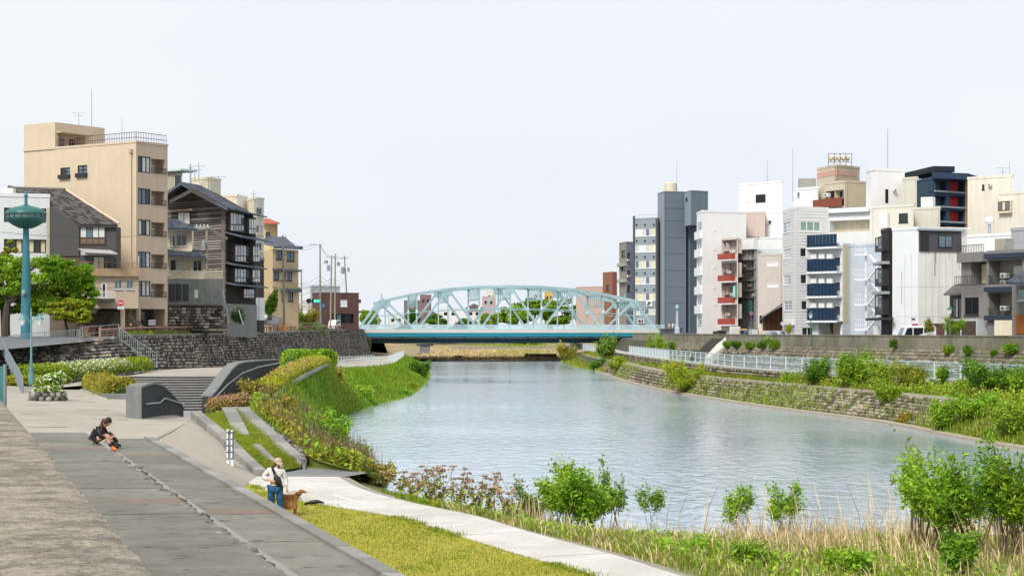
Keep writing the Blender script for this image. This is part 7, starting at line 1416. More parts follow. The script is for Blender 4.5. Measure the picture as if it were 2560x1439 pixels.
def hedge(label, pts, w_, h, m, n, size, flowers=None, cat='hedge', name='hedge', wob=.12):
    n = int(n*1.7); size *= .72
    L = smooth_line(pts, 8); t_ = thing(name, L[0], label, cat); core = MB(); K = 10; ring = []; rng = np.random.default_rng(int(abs(L[0].x*31+L[0].y)))
    def sec(i, phi, sc):
        p = L[i]; d = (L[min(i+1, len(L)-1)]-L[max(i-1, 0)]); r = Vector((d.y, -d.x, 0)).normalized(); c, s = math.cos(phi), math.sin(phi)
        e = lambda v: math.copysign(abs(v)**.6, v)
        endf = min(1, (min(i, len(L)-1-i)+.7)/2.2)**.5
        return p+r*(e(c)*w_/2*sc*endf)+Vector((0, 0, max(0, e(s))*h*sc*endf))
    for i in range(len(L)): ring.append([sec(i, math.pi*k/(K-1), .86) for k in range(K)])
    core.add([v for r in ring for v in r], [(i*K+k, i*K+k+1, (i+1)*K+k+1, (i+1)*K+k) for i in range(len(L)-1) for k in range(K-1)]+[tuple(range(K)), tuple(range((len(L)-1)*K, len(L)*K))]); core.build('dark_core', LM['dark'], t_)  # solid dark core closing the see-through gaps, not modelled branches
    U = rng.uniform(0, len(L)-1.001, n); PH = rng.uniform(0, math.pi, n); C = []
    for u, ph in zip(U, PH):
        i = int(u); a = sec(i, ph, 1); b = sec(i+1, ph, 1); C.append(a.lerp(b, u-i))
    C = np.array(C)+rng.normal(size=(n, 3))*wob*.5
    link('foliage', quads_mesh('foliage', leaves(C, size, 1.8, rng=rng)), m, t_)
    if flowers:
        fm, frac, lo, hi = flowers; sel = C[(U/len(L) > lo) & (U/len(L) < hi) & (PH > .25) & (rng.uniform(size=n) < frac)]
        q = sel+rng.normal(size=sel.shape)*.03+np.array([0, 0, .03]); link('blossoms', quads_mesh('blossoms', leaves(q, size*1.15, 1.1, rng=rng)), fm, t_)
    return t_
def tree(label, base, trunk_h, trunk_r, crown, n, size, m, name='tree', clumps=40, m2=None, bark=None, limbs=9, crad=.2):
    """crown: list of (centre, radii)"""
    base = Vector(base); rng = np.random.default_rng(int(abs(base.x*13+base.y*7))); t_ = thing(name, base, label, 'tree'); top = base+Vector((rng.uniform(-.2, .2), 0, trunk_h)); mb = MB(); mb.path([base-Vector((0, 0, .2)), base.lerp(top, .5)+Vector((rng.uniform(-.15, .15), 0, 0)), top], [trunk_r*1.25, trunk_r, trunk_r*.75], 8); tk_ = mb.build('trunk', bark or LM['bark'], t_, True)
    cs, rs = [], []
    for c, r in crown:
        for i in range(clumps):
            d = rng.normal(size=3); d /= np.linalg.norm(d); q = np.array(c)+d*np.array(r)*rng.uniform(.35, 1)**.6*.85; cs.append(q); rs.append(np.array(r)*crad*rng.uniform(.6, 1.3)*np.array([1.15, 1.15, .7]))
    for i in range(limbs):
        q = Vector(cs[(i*7) % len(cs)]); mb = MB(); mb.path([top, top.lerp(q, .5)+Vector((0, 0, .15)), q], [trunk_r*.5, trunk_r*.28, trunk_r*.08], 6); mb.build('limb', bark or LM['bark'], t_)
    P_ = clump_pts(n, cs, rs, .5, rng); k = int(n*.75) if m2 else n; link('crown', quads_mesh('crown', leaves(P_[:k], size, 1.9, rng=rng)), m, t_)
    if m2: link('crown', quads_mesh('crown', leaves(P_[k:], size, 1.9, rng=rng)), m2, t_)
    return t_
# ------------------------------------------------------------------ plaza hedges
hedge('long clipped azalea hedge with white blossom on the stone planter', [(-31.2, 119.5, 3.2), (-30.0, 124, 3.25), (-29.4, 131, 3.3), (-29.0, 138, 3.35), (-28.6, 146, 3.4)], 1.9, .95, LM['yellow'], 9000, .10, (LM['white'], .5, .25, .75), wob=.16)
hedge('low yellow green border below the twin lantern post', [(-31.8, 117.5, 3.1), (-30.2, 118.5, 3.1), (-28.8, 121.5, 3.1)], 1.2, .45, LM['gold'], 2500, .09)
bush('round azalea covered in white blossom in the cobble planter', (cp_.x, cp_.y+.8, cp_.z+.5), 1.65, 1.0, 3500, .085, LM['green'], 'shrub', 'azalea', clumps=16, stems=0, low=.15, m2=LM['white'], crad=.3)
hedge('hedge turning orange on the wedge shaped planter', [(-25.6, 115.5, 2.9), (-23.4, 108, 2.9), (-21.4, 101.5, 2.9), (-20.6, 99.6, 2.9)], 1.7, .9, LM['olive'], 6500, .09, (LM['orange'], .35, 0, 1), wob=.14)
hedge('clipped bright green block hedge at the head of the ramp', [(-17.2, 146, 3.65), (-16.6, 147.5, 3.65), (-15.0, 148, 3.65), (-14.6, 147.6, 3.65)], 1.8, 1.25, LM['fresh'], 6000, .11, wob=.12)
hedge('long azalea hedge with pink flecks climbing beside the ramp', [(-13.45, 99.5, 2.8), (-13.5, 106, 3.1), (-13.75, 115, 3.45), (-14.0, 124, 3.65), (-14.2, 135, 3.8), (-14.5, 144, 3.75)], 1.15, .72, LM['gold'], 14000, .085, (LM['pink'], .12, .2, .75), wob=.12)
hedge('small azalea with pink flowers beside the sunken court', [(-14.7, 91.5, 2.4), (-13.9, 92, 2.5), (-13.2, 93, 2.6)], 1.1, .65, LM['olive'], 2600, .08, (LM['pink'], .45, 0, 1))
# stone edge of the ramp hedge
ed = thing('stone_edging', (-13, 115, 3.4), 'pale stone edging along the foot of the ramp hedge', 'kerb'); Le = smooth_line([(-12.75, 98, 2.88), (-13.05, 107, 3.2), (-13.15, 115, 3.52), (-13.45, 126, 3.74), (-13.75, 136, 3.92), (-14.3, 147, 3.8)], 8)
for a, b in zip(Le[:-1], Le[1:]): mb = MB(); mb.bar(a.lerp(b, .03), a.lerp(b, .97), .5, .2); mb.build('edging_stone', kerb_m[random.randrange(3)], ed)
# rubble stones along the grass slope edge
for i in range(30):
    q = interp(GSLOPE[1], (i+.5)/30*(len(GSLOPE[1])-1)*.70); o = bpy.data.objects.new('rubble', unit[i % 5]); COL.objects.link(o); o.location = q+Vector((.52+.1*math.sin(i*2.1), 0, -.05)); s_ = .13+.05*math.sin(i*5.3); o.scale = (s_, s_*1.3, s_*.8); props(o, 'pale rubble stone along the edge of the grass slope', 'stone', 'rubble along the grass slope edge')
# ------------------------------------------------------------------ grass and undergrowth
rng = np.random.default_rng(3)
def lawn_pts(n, A, B):
    out = []
    for u, t in zip(rng.uniform(0, 1, n), rng.uniform(0.0, 1.0, n)): out.append(interp(A, u*(len(A)-1)).lerp(interp(B, u*(len(B)-1)), t))
    return np.array([tuple(v) for v in out])
Lw = lawn_pts(60000, [Vector(p) for p in KF], [Vector((x, y, 1.12)) for x, y in PL])
Lw = Lw[(Lw[:, 1] < 62)]
blades('lawn_grass', 'short yellowing lawn grass between kerb and path', Lw, .055, .012, LM['lawn'], .8)
ed_ = np.array([tuple(interp(PL3, u*(len(PL3)-1))) for u in rng.uniform(.1, .95, 5000)])+np.c_[rng.normal(-.12, .12, 5000), rng.normal(0, .1, 5000), np.full(5000, -.03)]
cl = (np.sin(ed_[:, 1]*1.7)+np.sin(ed_[:, 1]*.63+1) > .2); blades('lawn_edge_tufts', 'greener grass tufts along the path edge', ed_[cl], .11, .014, LM['grass'], .6)
tf = []
for i in range(130):
    c = Lw[rng.integers(len(Lw))]; tf.append(c+np.c_[rng.normal(0, .22, 60), rng.normal(0, .5, 60), np.zeros(60)])
blades('lawn_tufts', 'scattered green tufts in the lawn', np.concatenate(tf), .08, .013, LM['grass'], .6)
Gs = lawn_pts(26000, GSLOPE[0], GSLOPE[1]); blades('slope_grass', 'short grass on the slope beside the ramp', Gs, .06, .016, LM['grass'], .7)
Gs = lawn_pts(9000, GSLOPE[0], GSLOPE[1]); blades('slope_grass_dry', 'yellow grass on the slope beside the ramp', Gs, .06, .016, LM['lawn'], .7)
# left bank
def lbpts(n, u0, u1, t0, t1, f=None):
    U = rng.uniform(u0, u1, n); T = rng.uniform(t0, t1, n); C = np.array([tuple(lb(u, t)) for u, t in zip(U, T)]); return C, U, T
def patchy(C, s, thr): return (np.sin(C[:, 0]*s+1.3)+np.sin(C[:, 1]*s*.37+.4)+np.sin((C[:, 0]+C[:, 1])*s*.21)+rng.normal(0, .35, len(C))) > thr
C, U, T_ = lbpts(52000, .14, .98, 0, .98); blades('bank_grass', 'long green grass on the left river bank', C, .38, .05, LM['green'], .5)
C, U, T_ = lbpts(14000, .18, .98, 0, 1); C = C[patchy(C, .5, .7)]; blades('bank_grass_dry', 'dry straw patches on the left river bank', C, .4, .05, LM['olive'], .6)
C, U, T_ = lbpts(26000, .0, .25, .02, .97); C[:, 2] += rng.uniform(.05, .75, len(C))*(.5+.5*np.sin(C[:, 0]*1.9+C[:, 1]*.8)**2); scatter('bank_undergrowth', 'olive and rusty undergrowth on the near left bank', C[patchy(C, 1.1, -.6)], .085, LM['olive'])
C, U, T_ = lbpts(11000, .0, .24, .02, .7); C[:, 2] += rng.uniform(.1, .8, len(C)); scatter('bank_rust_stems', 'rusty leaved stems on the near left bank', C[patchy(C, 1.7, .8)], .10, LM['rust'])
C, U, T_ = lbpts(17000, .0, .26, .02, .97); C[:, 2] += rng.uniform(.05, .75, len(C)); scatter('bank_green_leaves', 'green leaves among the undergrowth on the near left bank', C[patchy(C, .8, -.3)], .09, LM['fresh'])
C, U, T_ = lbpts(1100, .0, .3, .05, .85); blades('bank_canes', 'brown canes on the near left bank', C, 1.25, .025, LM['twig'], .25)
for i, (x, y, w_, h, m, n, z, lab, m2) in enumerate((
    (815, 1150, 130, 130, 'fresh', 6500, .6, 'bright green shrub bulging over the water on the near left bank', 'green'), (775, 1105, 110, 80, 'orange', 3600, 1.2, 'rusty orange shrub left of the bright green shrub', 'rust'), (712, 1048, 90, 62, 'olive', 2800, 2.1, 'olive shrub at the top of the near left bank', 'orange'), (880, 1185, 110, 80, 'olive', 3600, .5, 'olive shrub low on the near left bank', 'green'),
    (655, 1010, 100, 60, 'rust', 2200, 2.7, 'brown twiggy shrub at the foot of the ramp hedge', 'olive'), (812, 1172, 100, 46, 'gold', 2300, 1.0, 'yellowish shrub beside the concrete pad', 'orange'), (960, 1205, 60, 50, 'olive', 1500, .4, 'small straw coloured shrub at the tip of the near bank', 'dry'))):
    bushpx(lab, x, y, w_, h, m, n, .11, z=z, clumps=16, m2=m2)
for x, y, w_, h, m, n, Y, lab in ((1048, 952, 64, 58, 'deep', 3000, 250, 'dark green bush at the river bend of the left bank'), (1020, 990, 50, 40, 'yellow', 1400, 205, 'yellow green bush at the waterline of the left bank'), (955, 955, 60, 26, 'orange', 1300, 215, 'rust coloured patch shrub on the left bank terrace'), (905, 1005, 60, 48, 'fresh', 1800, 163, 'fresh green shrub in the middle of the left bank'), (1010, 1005, 30, 26, 'deep', 900, 188, 'small dark shrub at the waterline of the left bank'), (835, 960, 50, 40, 'olive', 1300, 145, 'olive shrub on the crest of the left bank hump')):
    bushpx(lab, x, y, w_, h, m, n, .2, Y=Y, clumps=12, stems=3)
# near bank in the foreground
def nbp(n, t0, t1, u0=.2, u1=.9):
    U = rng.uniform(u0, u1, n); T = rng.uniform(t0, t1, n); out = []
    for u, t in zip(U, T): v = interp(nb_a, u*(len(nb_a)-1)).lerp(interp(nb_b, u*(len(nb_b)-1)), t); v.z = nbz(t); out.append(tuple(v))
    C = np.array(out); px = 1280+F*C[:, 0]/C[:, 1]; return C[(px > 900) & (px < 2640)]
def reedsel(C): px = 1280+F*C[:, 0]/C[:, 1]; return C[rng.uniform(size=len(C)) < np.clip((px-1560)/620, .12, 1)]
C = nbp(40000, .08, .8); C[:, 2] += np.abs(rng.normal(0, .14, len(C))); scatter('bank_groundcover', 'leafy green ground cover on the foreground bank', C[patchy(C, 1.3, -.2)], .055, LM['fresh'], 1.7)
C = nbp(9000, .02, .9, .3, .9); blades('bank_litter', 'dead straw lying among the weeds on the foreground bank', C, .3, .016, LM['dry'], 1.8)
C = nbp(24000, .03, .85); blades('bank_weeds', 'green weeds and grass on the foreground bank', C, .26, .022, LM['grass'], .5)
C = nbp(7000, .35, .98, .42, .9); blades('dry_reeds', 'tall dry straw coloured reeds on the foreground bank', reedsel(C[patchy(C, .9, .1)]), 1.0, .020, LM['dry'], .65)
C = nbp(7000, .2, .95, .4, .9); blades('dry_stalks', 'bent dry stalks among the reeds', reedsel(C[patchy(C, .7, .1)]), .6, .018, LM['dry'], 1.1)
C = nbp(420, .35, .98, .42, .9); blades('tall_reeds', 'few very tall pale reed plumes above the dry reeds', reedsel(C), 1.7, .020, LM['dry'], .6)
C = nbp(5000, .1, .7, .15, .45); blades('verge_grass', 'grass along the far edge of the white path', C, .22, .02, LM['grass'], .5)
for i, (x, y, w_, h, m, n, sz, lab, kw) in enumerate((
    (1445, 1330, 260, 205, 'fresh', 9500, .085, 'dense bright green shrub beside the white path', dict(m2='green', clumps=22, low=.18, stems=14)),
    (1345, 1318, 130, 150, 'willow', 1500, .075, 'loose twiggy shrub left of the dense green shrub', dict(clumps=16, spread=1, crad=.14, stems=14)),
    (1540, 1330, 70, 190, 'willow', 700, .075, 'thin shoot right of the dense green shrub', dict(clumps=8, crad=.16, stems=8, low=.4)),
    (1628, 1325, 80, 120, 'willow', 510, .075, 'sparse dark shoot before the open water', dict(clumps=9, crad=.17, stems=9, low=.3)),
    (1850, 1345, 110, 140, 'fresh', 620, .08, 'small willow shrub left of the reeds', dict(clumps=10, crad=.2, stems=8, low=.3)),
    (1962, 1335, 110, 140, 'fresh', 1000, .08, 'feathery willow shrub above the reeds', dict(clumps=12, crad=.2, stems=8, low=.35)),
    (2390, 1375, 340, 300, 'fresh', 6500, .09, 'large willow bush with dark stems at the lower right', dict(m2='green', clumps=26, crad=.17, stems=16, low=.25, spread=.95)),
    (2545, 1385, 210, 300, 'green', 4800, .09, 'tall willow bush cut by the right edge', dict(m2='green', clumps=20, crad=.19, stems=12, low=.3)),
    (2290, 1360, 90, 265, 'fresh', 1300, .085, 'slender willow shoot with a tufted top', dict(clumps=9, crad=.17, stems=8, low=.45, spread=.6)),
    (2395, 1430, 100, 110, 'green', 2200, .085, 'low green bush below the large willow bush', dict(clumps=12, stems=4)),
    (1700, 1400, 120, 50, 'fresh', 2200, .075, 'low leafy clump at the edge of the dry reeds', dict(clumps=12, stems=0)), (1880, 1420, 130, 60, 'green', 2400, .075, 'low leafy clump in the middle of the foreground', dict(clumps=12, stems=0)), (2130, 1430, 140, 55, 'fresh', 2400, .075, 'low leafy clump under the reeds at the bottom edge', dict(clumps=12, stems=0)))):
    bushpx(lab, x, y, w_, h, m, n, sz, z=min(.95, .28+max(0, y-1318)/110*.6), **kw)
def weed(label, x, yb, wpx, hpx, n):
    b = PZ(x, yb, .9); s = b.y/F; r = random.Random(int(x)); t_ = thing('flowering_weed', b, label, 'weed', 'weeds with brown seed heads'); st_ = MB(); hd = []; lf = []
    for i in range(n):
        q = b+Vector((r.uniform(-.5, .5)*wpx*s, r.uniform(-.3, .3), hpx*s*r.uniform(.45, 1))); f_ = b+Vector((r.uniform(-.25, .25)*wpx*s, r.uniform(-.2, .2), -.05)); st_.path([f_, f_.lerp(q, .5)+Vector((r.uniform(-.05, .05), 0, .06)), q], [.014, .011, .007], 4)
        for k in range(26): hd.append((q.x+r.gauss(0, .06), q.y+r.gauss(0, .06), q.z+abs(r.gauss(0, .022))))
        for k in range(16): v = f_.lerp(q, r.uniform(.1, .85)); lf.append((v.x+r.gauss(0, .07), v.y+r.gauss(0, .07), v.z))
    o = st_.build('stems', LM['twig'], t_); o['kind'] = 'stuff'; link('seed_heads', quads_mesh('seed_heads', leaves(np.array(hd), .05, 1.3)), LM['head'], t_)['kind'] = 'stuff'; link('foliage', quads_mesh('foliage', leaves(np.array(lf), .07, 2)), LM['olive'], t_)
for i, (x, yb, w_, h, n) in enumerate(((1000, 1225, 70, 55, 7), (1040, 1245, 70, 70, 9), (1085, 1268, 110, 110, 22), (1150, 1278, 60, 105, 10), (1185, 1285, 60, 115, 10), (1222, 1295, 60, 125, 9), (1275, 1312, 70, 110, 9))):
    weed(('leftmost weed with brown seed heads at the tip of the bank', 'second weed from the left along the path edge', 'widest leafy weed clump with brown seed heads', 'weed with seed heads right of the widest clump', 'tall weed with paired seed heads mid path', 'tallest brown headed weed standing before the water', 'weed clump nearest to the loose twiggy shrub')[i], x, yb, w_, h, n)
# ------------------------------------------------------------------ right bank growth
def rpts(A, B, n, y0, y1):
    out = []
    while len(out) < n:
        m_ = 4000; U = rng.uniform(0, 1, m_); T = rng.uniform(0, 1, m_)
        for u, t in zip(U, T):
            v = interp(A, u*(len(A)-1)).lerp(interp(B, u*(len(B)-1)), t)
            if y0 < v.y < y1: out.append(tuple(v))
    return np.array(out[:n])
C = rpts(RPI, RFB, 16000, 96, 262); blades('verge_growth', 'green grass beside the right river path', C, .32, .05, LM['grass'], .5)
C = rpts(RPI, RFB, 15000, 96, 172); k_ = (np.sin(C[:, 1]*.9)+np.sin(C[:, 1]*.37+1)+rng.normal(0, .5, len(C))); C = C[k_ > -.3]; C[:, 2] += np.abs(rng.normal(0, .42, len(C))); scatter('verge_thicket', 'tangled weeds and brambles along the fence on the right bank', C, .09, LM['fresh'])
C = rpts(RPI, RFB, 6000, 96, 168); C[:, 2] += np.abs(rng.normal(0, .35, len(C))); scatter('verge_thicket_dry', 'dry stems and olive leaves along the fence on the right bank', C, .09, LM['olive'])
C = rpts(RW3, RP3, 14000, 96, 150); C = C[patchy(C, .5, -1.0-(C[:, 1]-122)*-.02*0) & (rng.uniform(size=len(C)) < np.clip((132-C[:, 1])/24, .05, 1))]; blades('revetment_growth', 'grass overgrowing the near end of the stone revetment', C, .5, .05, LM['grass'], .5)
C = rpts(RW3, RP3, 10000, 125, 300); C = C[patchy(C, .35, .75)]; blades('revetment_tufts', 'scattered tufts between the stones of the revetment', C, .35, .05, LM['yellow'], .6)
C = rpts(RW3, RPI, 9000, 285, 402); blades('far_bank_growth', 'grass on the right bank near the bridge', C, .6, .09, LM['olive'], .5)
C = rpts(RW3, RPI, 6000, 285, 402); blades('far_bank_green', 'green weeds on the right bank near the bridge', C, .6, .09, LM['green'], .5)
RB_ = (('feathery yellow green shrub hanging over the stone revetment', 1712, 985, 92, 76, 'gold', 3200, None, 184, .15, dict(m2='fresh', clumps=14)), ('round bush before the pale mesh fence, leftmost on the terrace', 2035, 962, 74, 58, 'deep', 2600, None, 160, .15, dict(m2='green')), ('broad green bush before the pale mesh fence', 2132, 968, 110, 76, 'green', 4000, None, 152, .15, dict(m2='fresh', clumps=16)), ('paler bush right of the broad green bush', 2215, 968, 80, 62, 'fresh', 2400, None, 148, .14, dict(m2='olive')), ('olive bush mid way along the mesh fence', 2290, 972, 80, 58, 'olive', 2200, None, 144, .14, dict(m2='green')), ('small green shoot standing at the mesh fence', 2362, 958, 36, 38, 'green', 800, None, 140, .13, dict()), ('wide dark bush at the right end of the mesh fence', 2490, 992, 150, 80, 'deep', 4600, None, 130, .14, dict(m2='green', clumps=18)), ('leggy bush at the right edge of the terrace', 2565, 990, 80, 70, 'green', 2200, None, 127, .14, dict()), ('low yellow bush on the verge of the right path', 2410, 985, 80, 34, 'yellow', 1800, None, 134, .12, dict()),
       ('willow like bush growing out of the revetment on the right', 2360, 1082, 66, 76, 'fresh', 2600, None, 118, .12, dict(m2='yellow', clumps=14)), ('grassy bush high on the revetment at the right', 2220, 1010, 60, 44, 'green', 1800, None, 136, .12, dict()), ('rusty round shrub at the waterline on the right', 2262, 1058, 30, 24, 'orange', 800, None, 130, .1, dict()), ('dense grass tussock below the right path', 2440, 1050, 110, 60, 'fresh', 3600, None, 118, .12, dict(clumps=18, stems=0)), ('broad grassy thicket at the right edge of the revetment', 2535, 1090, 110, 80, 'yellow', 3600, None, 110, .12, dict(m2='fresh', clumps=18, stems=0)),
       ('wispy grey green bush below the right bridge end', 1512, 898, 50, 52, 'willow', 1700, None, 330, .26, dict(clumps=14)), ('green reed clump on the far right shore', 1418, 905, 44, 40, 'olive', 1200, None, 372, .28, dict()), ('yellow bush below the white panel fence', 1545, 925, 44, 30, 'yellow', 1200, None, 275, .2, dict()), ('dark hollow bush at the waterline near the bridge', 1490, 925, 44, 26, 'deep', 1200, None, 312, .22, dict()))
for lab, x, y, w_, h, m, n, z, Y, sz, kw in RB_: bushpx(lab, x, y, w_*1.18, h*1.2, m, int(n*1.5), sz, at=rhit(x, y), **kw)
IV = (('ivy hanging at the left end of the right parapet', 1628, 890, 26, 58, 'fresh', 1300, 330), ('ivy strip on the upper revetment next to the bridge', 1655, 885, 28, 50, 'fresh', 1300, 312), ('thin ivy strip right of the bridge ivy', 1683, 882, 22, 34, 'green', 800, 292), ('leftmost bush in the row under the parapet', 1822, 874, 24, 24, 'green', 800, 226), ('second bush in the row under the parapet', 1846, 873, 30, 20, 'deep', 800, 222), ('third bush in the row under the parapet', 1880, 875, 34, 18, 'green', 900, 218), ('fourth bush in the row under the parapet', 1912, 875, 34, 20, 'deep', 900, 214), ('largest bush at the right end of the row under the parapet', 1940, 875, 46, 30, 'green', 1400, 210),
      ('lone green tuft on the parapet face below the van', 2239, 870, 14, 18, 'deep', 400, 163), ('round tuft under the parapet below the porch', 2373, 886, 24, 22, 'green', 600, 152), ('tuft right of the round tuft under the parapet', 2423, 888, 22, 20, 'deep', 600, 149), ('small tuft near the right end of the parapet', 2488, 890, 14, 14, 'green', 300, 146), ('bush at the right end below the stepped parapet', 2535, 885, 50, 22, 'green', 1200, 143))
for lab, x, y, w_, h, m, n, Y in IV: bushpx(lab, x, y-2, w_, h, m, int(n*1.3), .13, at=rhit(x, y-3)+Vector((-.15, -.2, 0)), stems=2, clumps=8, group='growth on the right bank wall')
for lab, x, y, w_, h, m, n, Y in (('feathery pot plant behind the white van', 2324, 835, 36, 42, 'olive', 900, 170), ('yellow green garden shrub beside the lantern post', 2385, 836, 60, 44, 'yellow', 1700, 156), ('clipped yellow shrub at the striped block entrance', 1972, 836, 18, 26, 'gold', 700, 220)): bushpx(lab, x, y, w_, h, m, n, .1, Y=Y, clumps=10)
# ------------------------------------------------------------------ trees
tb1 = P(14, 858, 151); tree('broad bright green tree with a dark trunk at the left edge', tb1, 3.2, .34, [(P(75, 692, 152), (4.3, 2.4, 2.3)), (P(110, 755, 152.5), (3.0, 1.6, 1.3)), (P(-10, 700, 152), (2.8, 2.2, 2.4)), (P(165, 690, 152), (2.6, 2.0, 1.7)), (P(212, 735, 152), (1.3, 1.5, 1.3))], 80000, .10, LM['fresh'], 'broadleaf_tree', 70, LM['green'], crad=.2)
tb2 = P(165, 850, 149.5); tree('small yellow green tree in front of the broad tree', tb2, 1.6, .12, [(P(172, 775, 149.5), (2.1, 1.8, 1.2)), (P(200, 790, 149.5), (1.2, 1.2, .7))], 16000, .09, LM['gold'], 'maple_tree', 50, LM['fresh'])
tree('dark tree behind the broad tree trunk', P(62, 856, 154), 3.4, .3, [(P(50, 740, 154), (2.6, 2.2, 1.8))], 5000, .16, LM['deep'], 'broadleaf_tree', 20)
tree('olive tree at the left edge before the white building', P(10, 850, 155), 4.5, .2, [(P(14, 625, 154), (1.2, 1.2, 1.3))], 4500, .08, LM['olive'], 'broadleaf_tree', 14)
bushpx('upright dark green shrub beside the tan house', 674, 800, 30, 88, 'deep', 2200, .2, Y=252, clumps=12, stems=3, m2='green'); bushpx('fresh shrub on the earth mound by the lane', 742, 805, 36, 36, 'fresh', 1300, .16, Y=290, clumps=9, stems=2); bushpx('rough grass and scrub on the earth mound', 768, 812, 76, 44, 'olive', 2400, .16, Y=291, clumps=12, stems=2); bushpx('dark shrub at the foot of the timber house', 594, 810, 30, 40, 'dark', 1200, .16, Y=190, clumps=9, stems=2)
C = rpts([Vector((x-.7, y, z)) for x, y, z in gr], [Vector((x+.5, y, z)) for x, y, z in gr], 6000, 150, 330); C[:, 2] += .05; blades('wall_top_weeds', 'weeds along the top of the stone wall', C[patchy(C, .25, .2)], .45, .05, LM['grass'], .5)
FT = (('pointed dark tree seen through the left truss', 1032, 825, 40, 50, 'deep', 560), ('round tree seen through the truss left of centre', 1275, 822, 90, 62, 'fresh', 575), ('tall round tree seen through the middle of the truss', 1335, 822, 110, 84, 'green', 590), ('broad tree seen through the truss right of centre', 1410, 822, 120, 76, 'green', 580), ('dark tree near the right end of the truss', 1468, 822, 70, 62, 'deep', 570), ('low round tree seen through the third truss panel', 1165, 822, 50, 30, 'deep', 560), ('tree crown seen through the fourth truss panel', 1225, 822, 60, 44, 'green', 585), ('leafy tree seen through the second truss panel', 1095, 822, 60, 36, 'deep', 572), ('bright shrub at the left bridge head', 925, 822, 50, 56, 'fresh', 430))
for lab, x, y, w_, h, m, Y in FT:
    b = P(x, y, Y); b.z = 5.6; s = Y/F; hh = (CZ-(y-h-HY)/F*Y)-5.6; tree(lab, b, hh*.35, .25, [((b.x, b.y, 5.6+hh*.6), (w_*s/2, w_*s/2, hh*.42))], 5200, .42, LM[m], 'far_tree', 26, None, None, 6, .26)
for lab, x, y, w_, h, m, n, Y in (('dark bush under the middle of the bridge', 1300, 872, 60, 20, 'deep', 900, 560), ('green bush under the bridge right of centre', 1345, 872, 60, 22, 'deep', 900, 555), ('yellow post like shrub at the far shore wall', 1314, 897, 10, 14, 'gold', 300, 419)): bushpx(lab, x, y, w_, h, m, n, .35, Y=Y, clumps=8, stems=2)
C = np.c_[rng.uniform(-22, 14, 9000), rng.uniform(406, 520, 9000), np.zeros(9000)]; C[:, 2] = .1+(C[:, 1]-404)*.012; blades('shoal_grass', 'dry grass on the shoal beyond the weir', C, .7, .12, LM['dry'], .4)
C = np.c_[rng.uniform(-26, 14, 6000), rng.uniform(430, 560, 6000), np.zeros(6000)]; C[:, 2] = .2+(C[:, 1]-404)*.014; blades('shoal_green', 'green grass on the shoal beyond the weir', C[patchy(C, .12, .6)], .5, .14, LM['yellow'], .4)
# ------------------------------------------------------------------ people and the dog
def skinned(name, V, E, m, parent, sub=2, root=0):
    """continuous body grown over a skeleton: V = [((x,y,z), radius or (rx,ry))]"""
    me = bpy.data.meshes.new(name); me.from_pydata([v[0] for v in V], E, []); me.update(); o = link(name, me, m, parent)
    md = o.modifiers.new('skin', 'SKIN'); md.use_smooth_shade = True; md.branch_smoothing = .3
    if not me.skin_vertices: me.attributes.new('s', 'FLOAT', 'POINT')
    for i, d in enumerate(me.skin_vertices[0].data):
        r = V[i][1]; d.radius = r if isinstance(r, tuple) else (r, r); d.use_root = (i == root)
    if sub: sd = o.modifiers.new('sub', 'SUBSURF'); sd.levels = sub; sd.render_levels = sub
    return o
SK = mat('skin_tone', '#c99a7c', .55, .06, 8, spec=.35); HAIR_B = mat('hair_black', '#1b1617', .6, .15, 12); HAIR_R = mat('hair_brown', '#4a241c', .6, .15, 12)
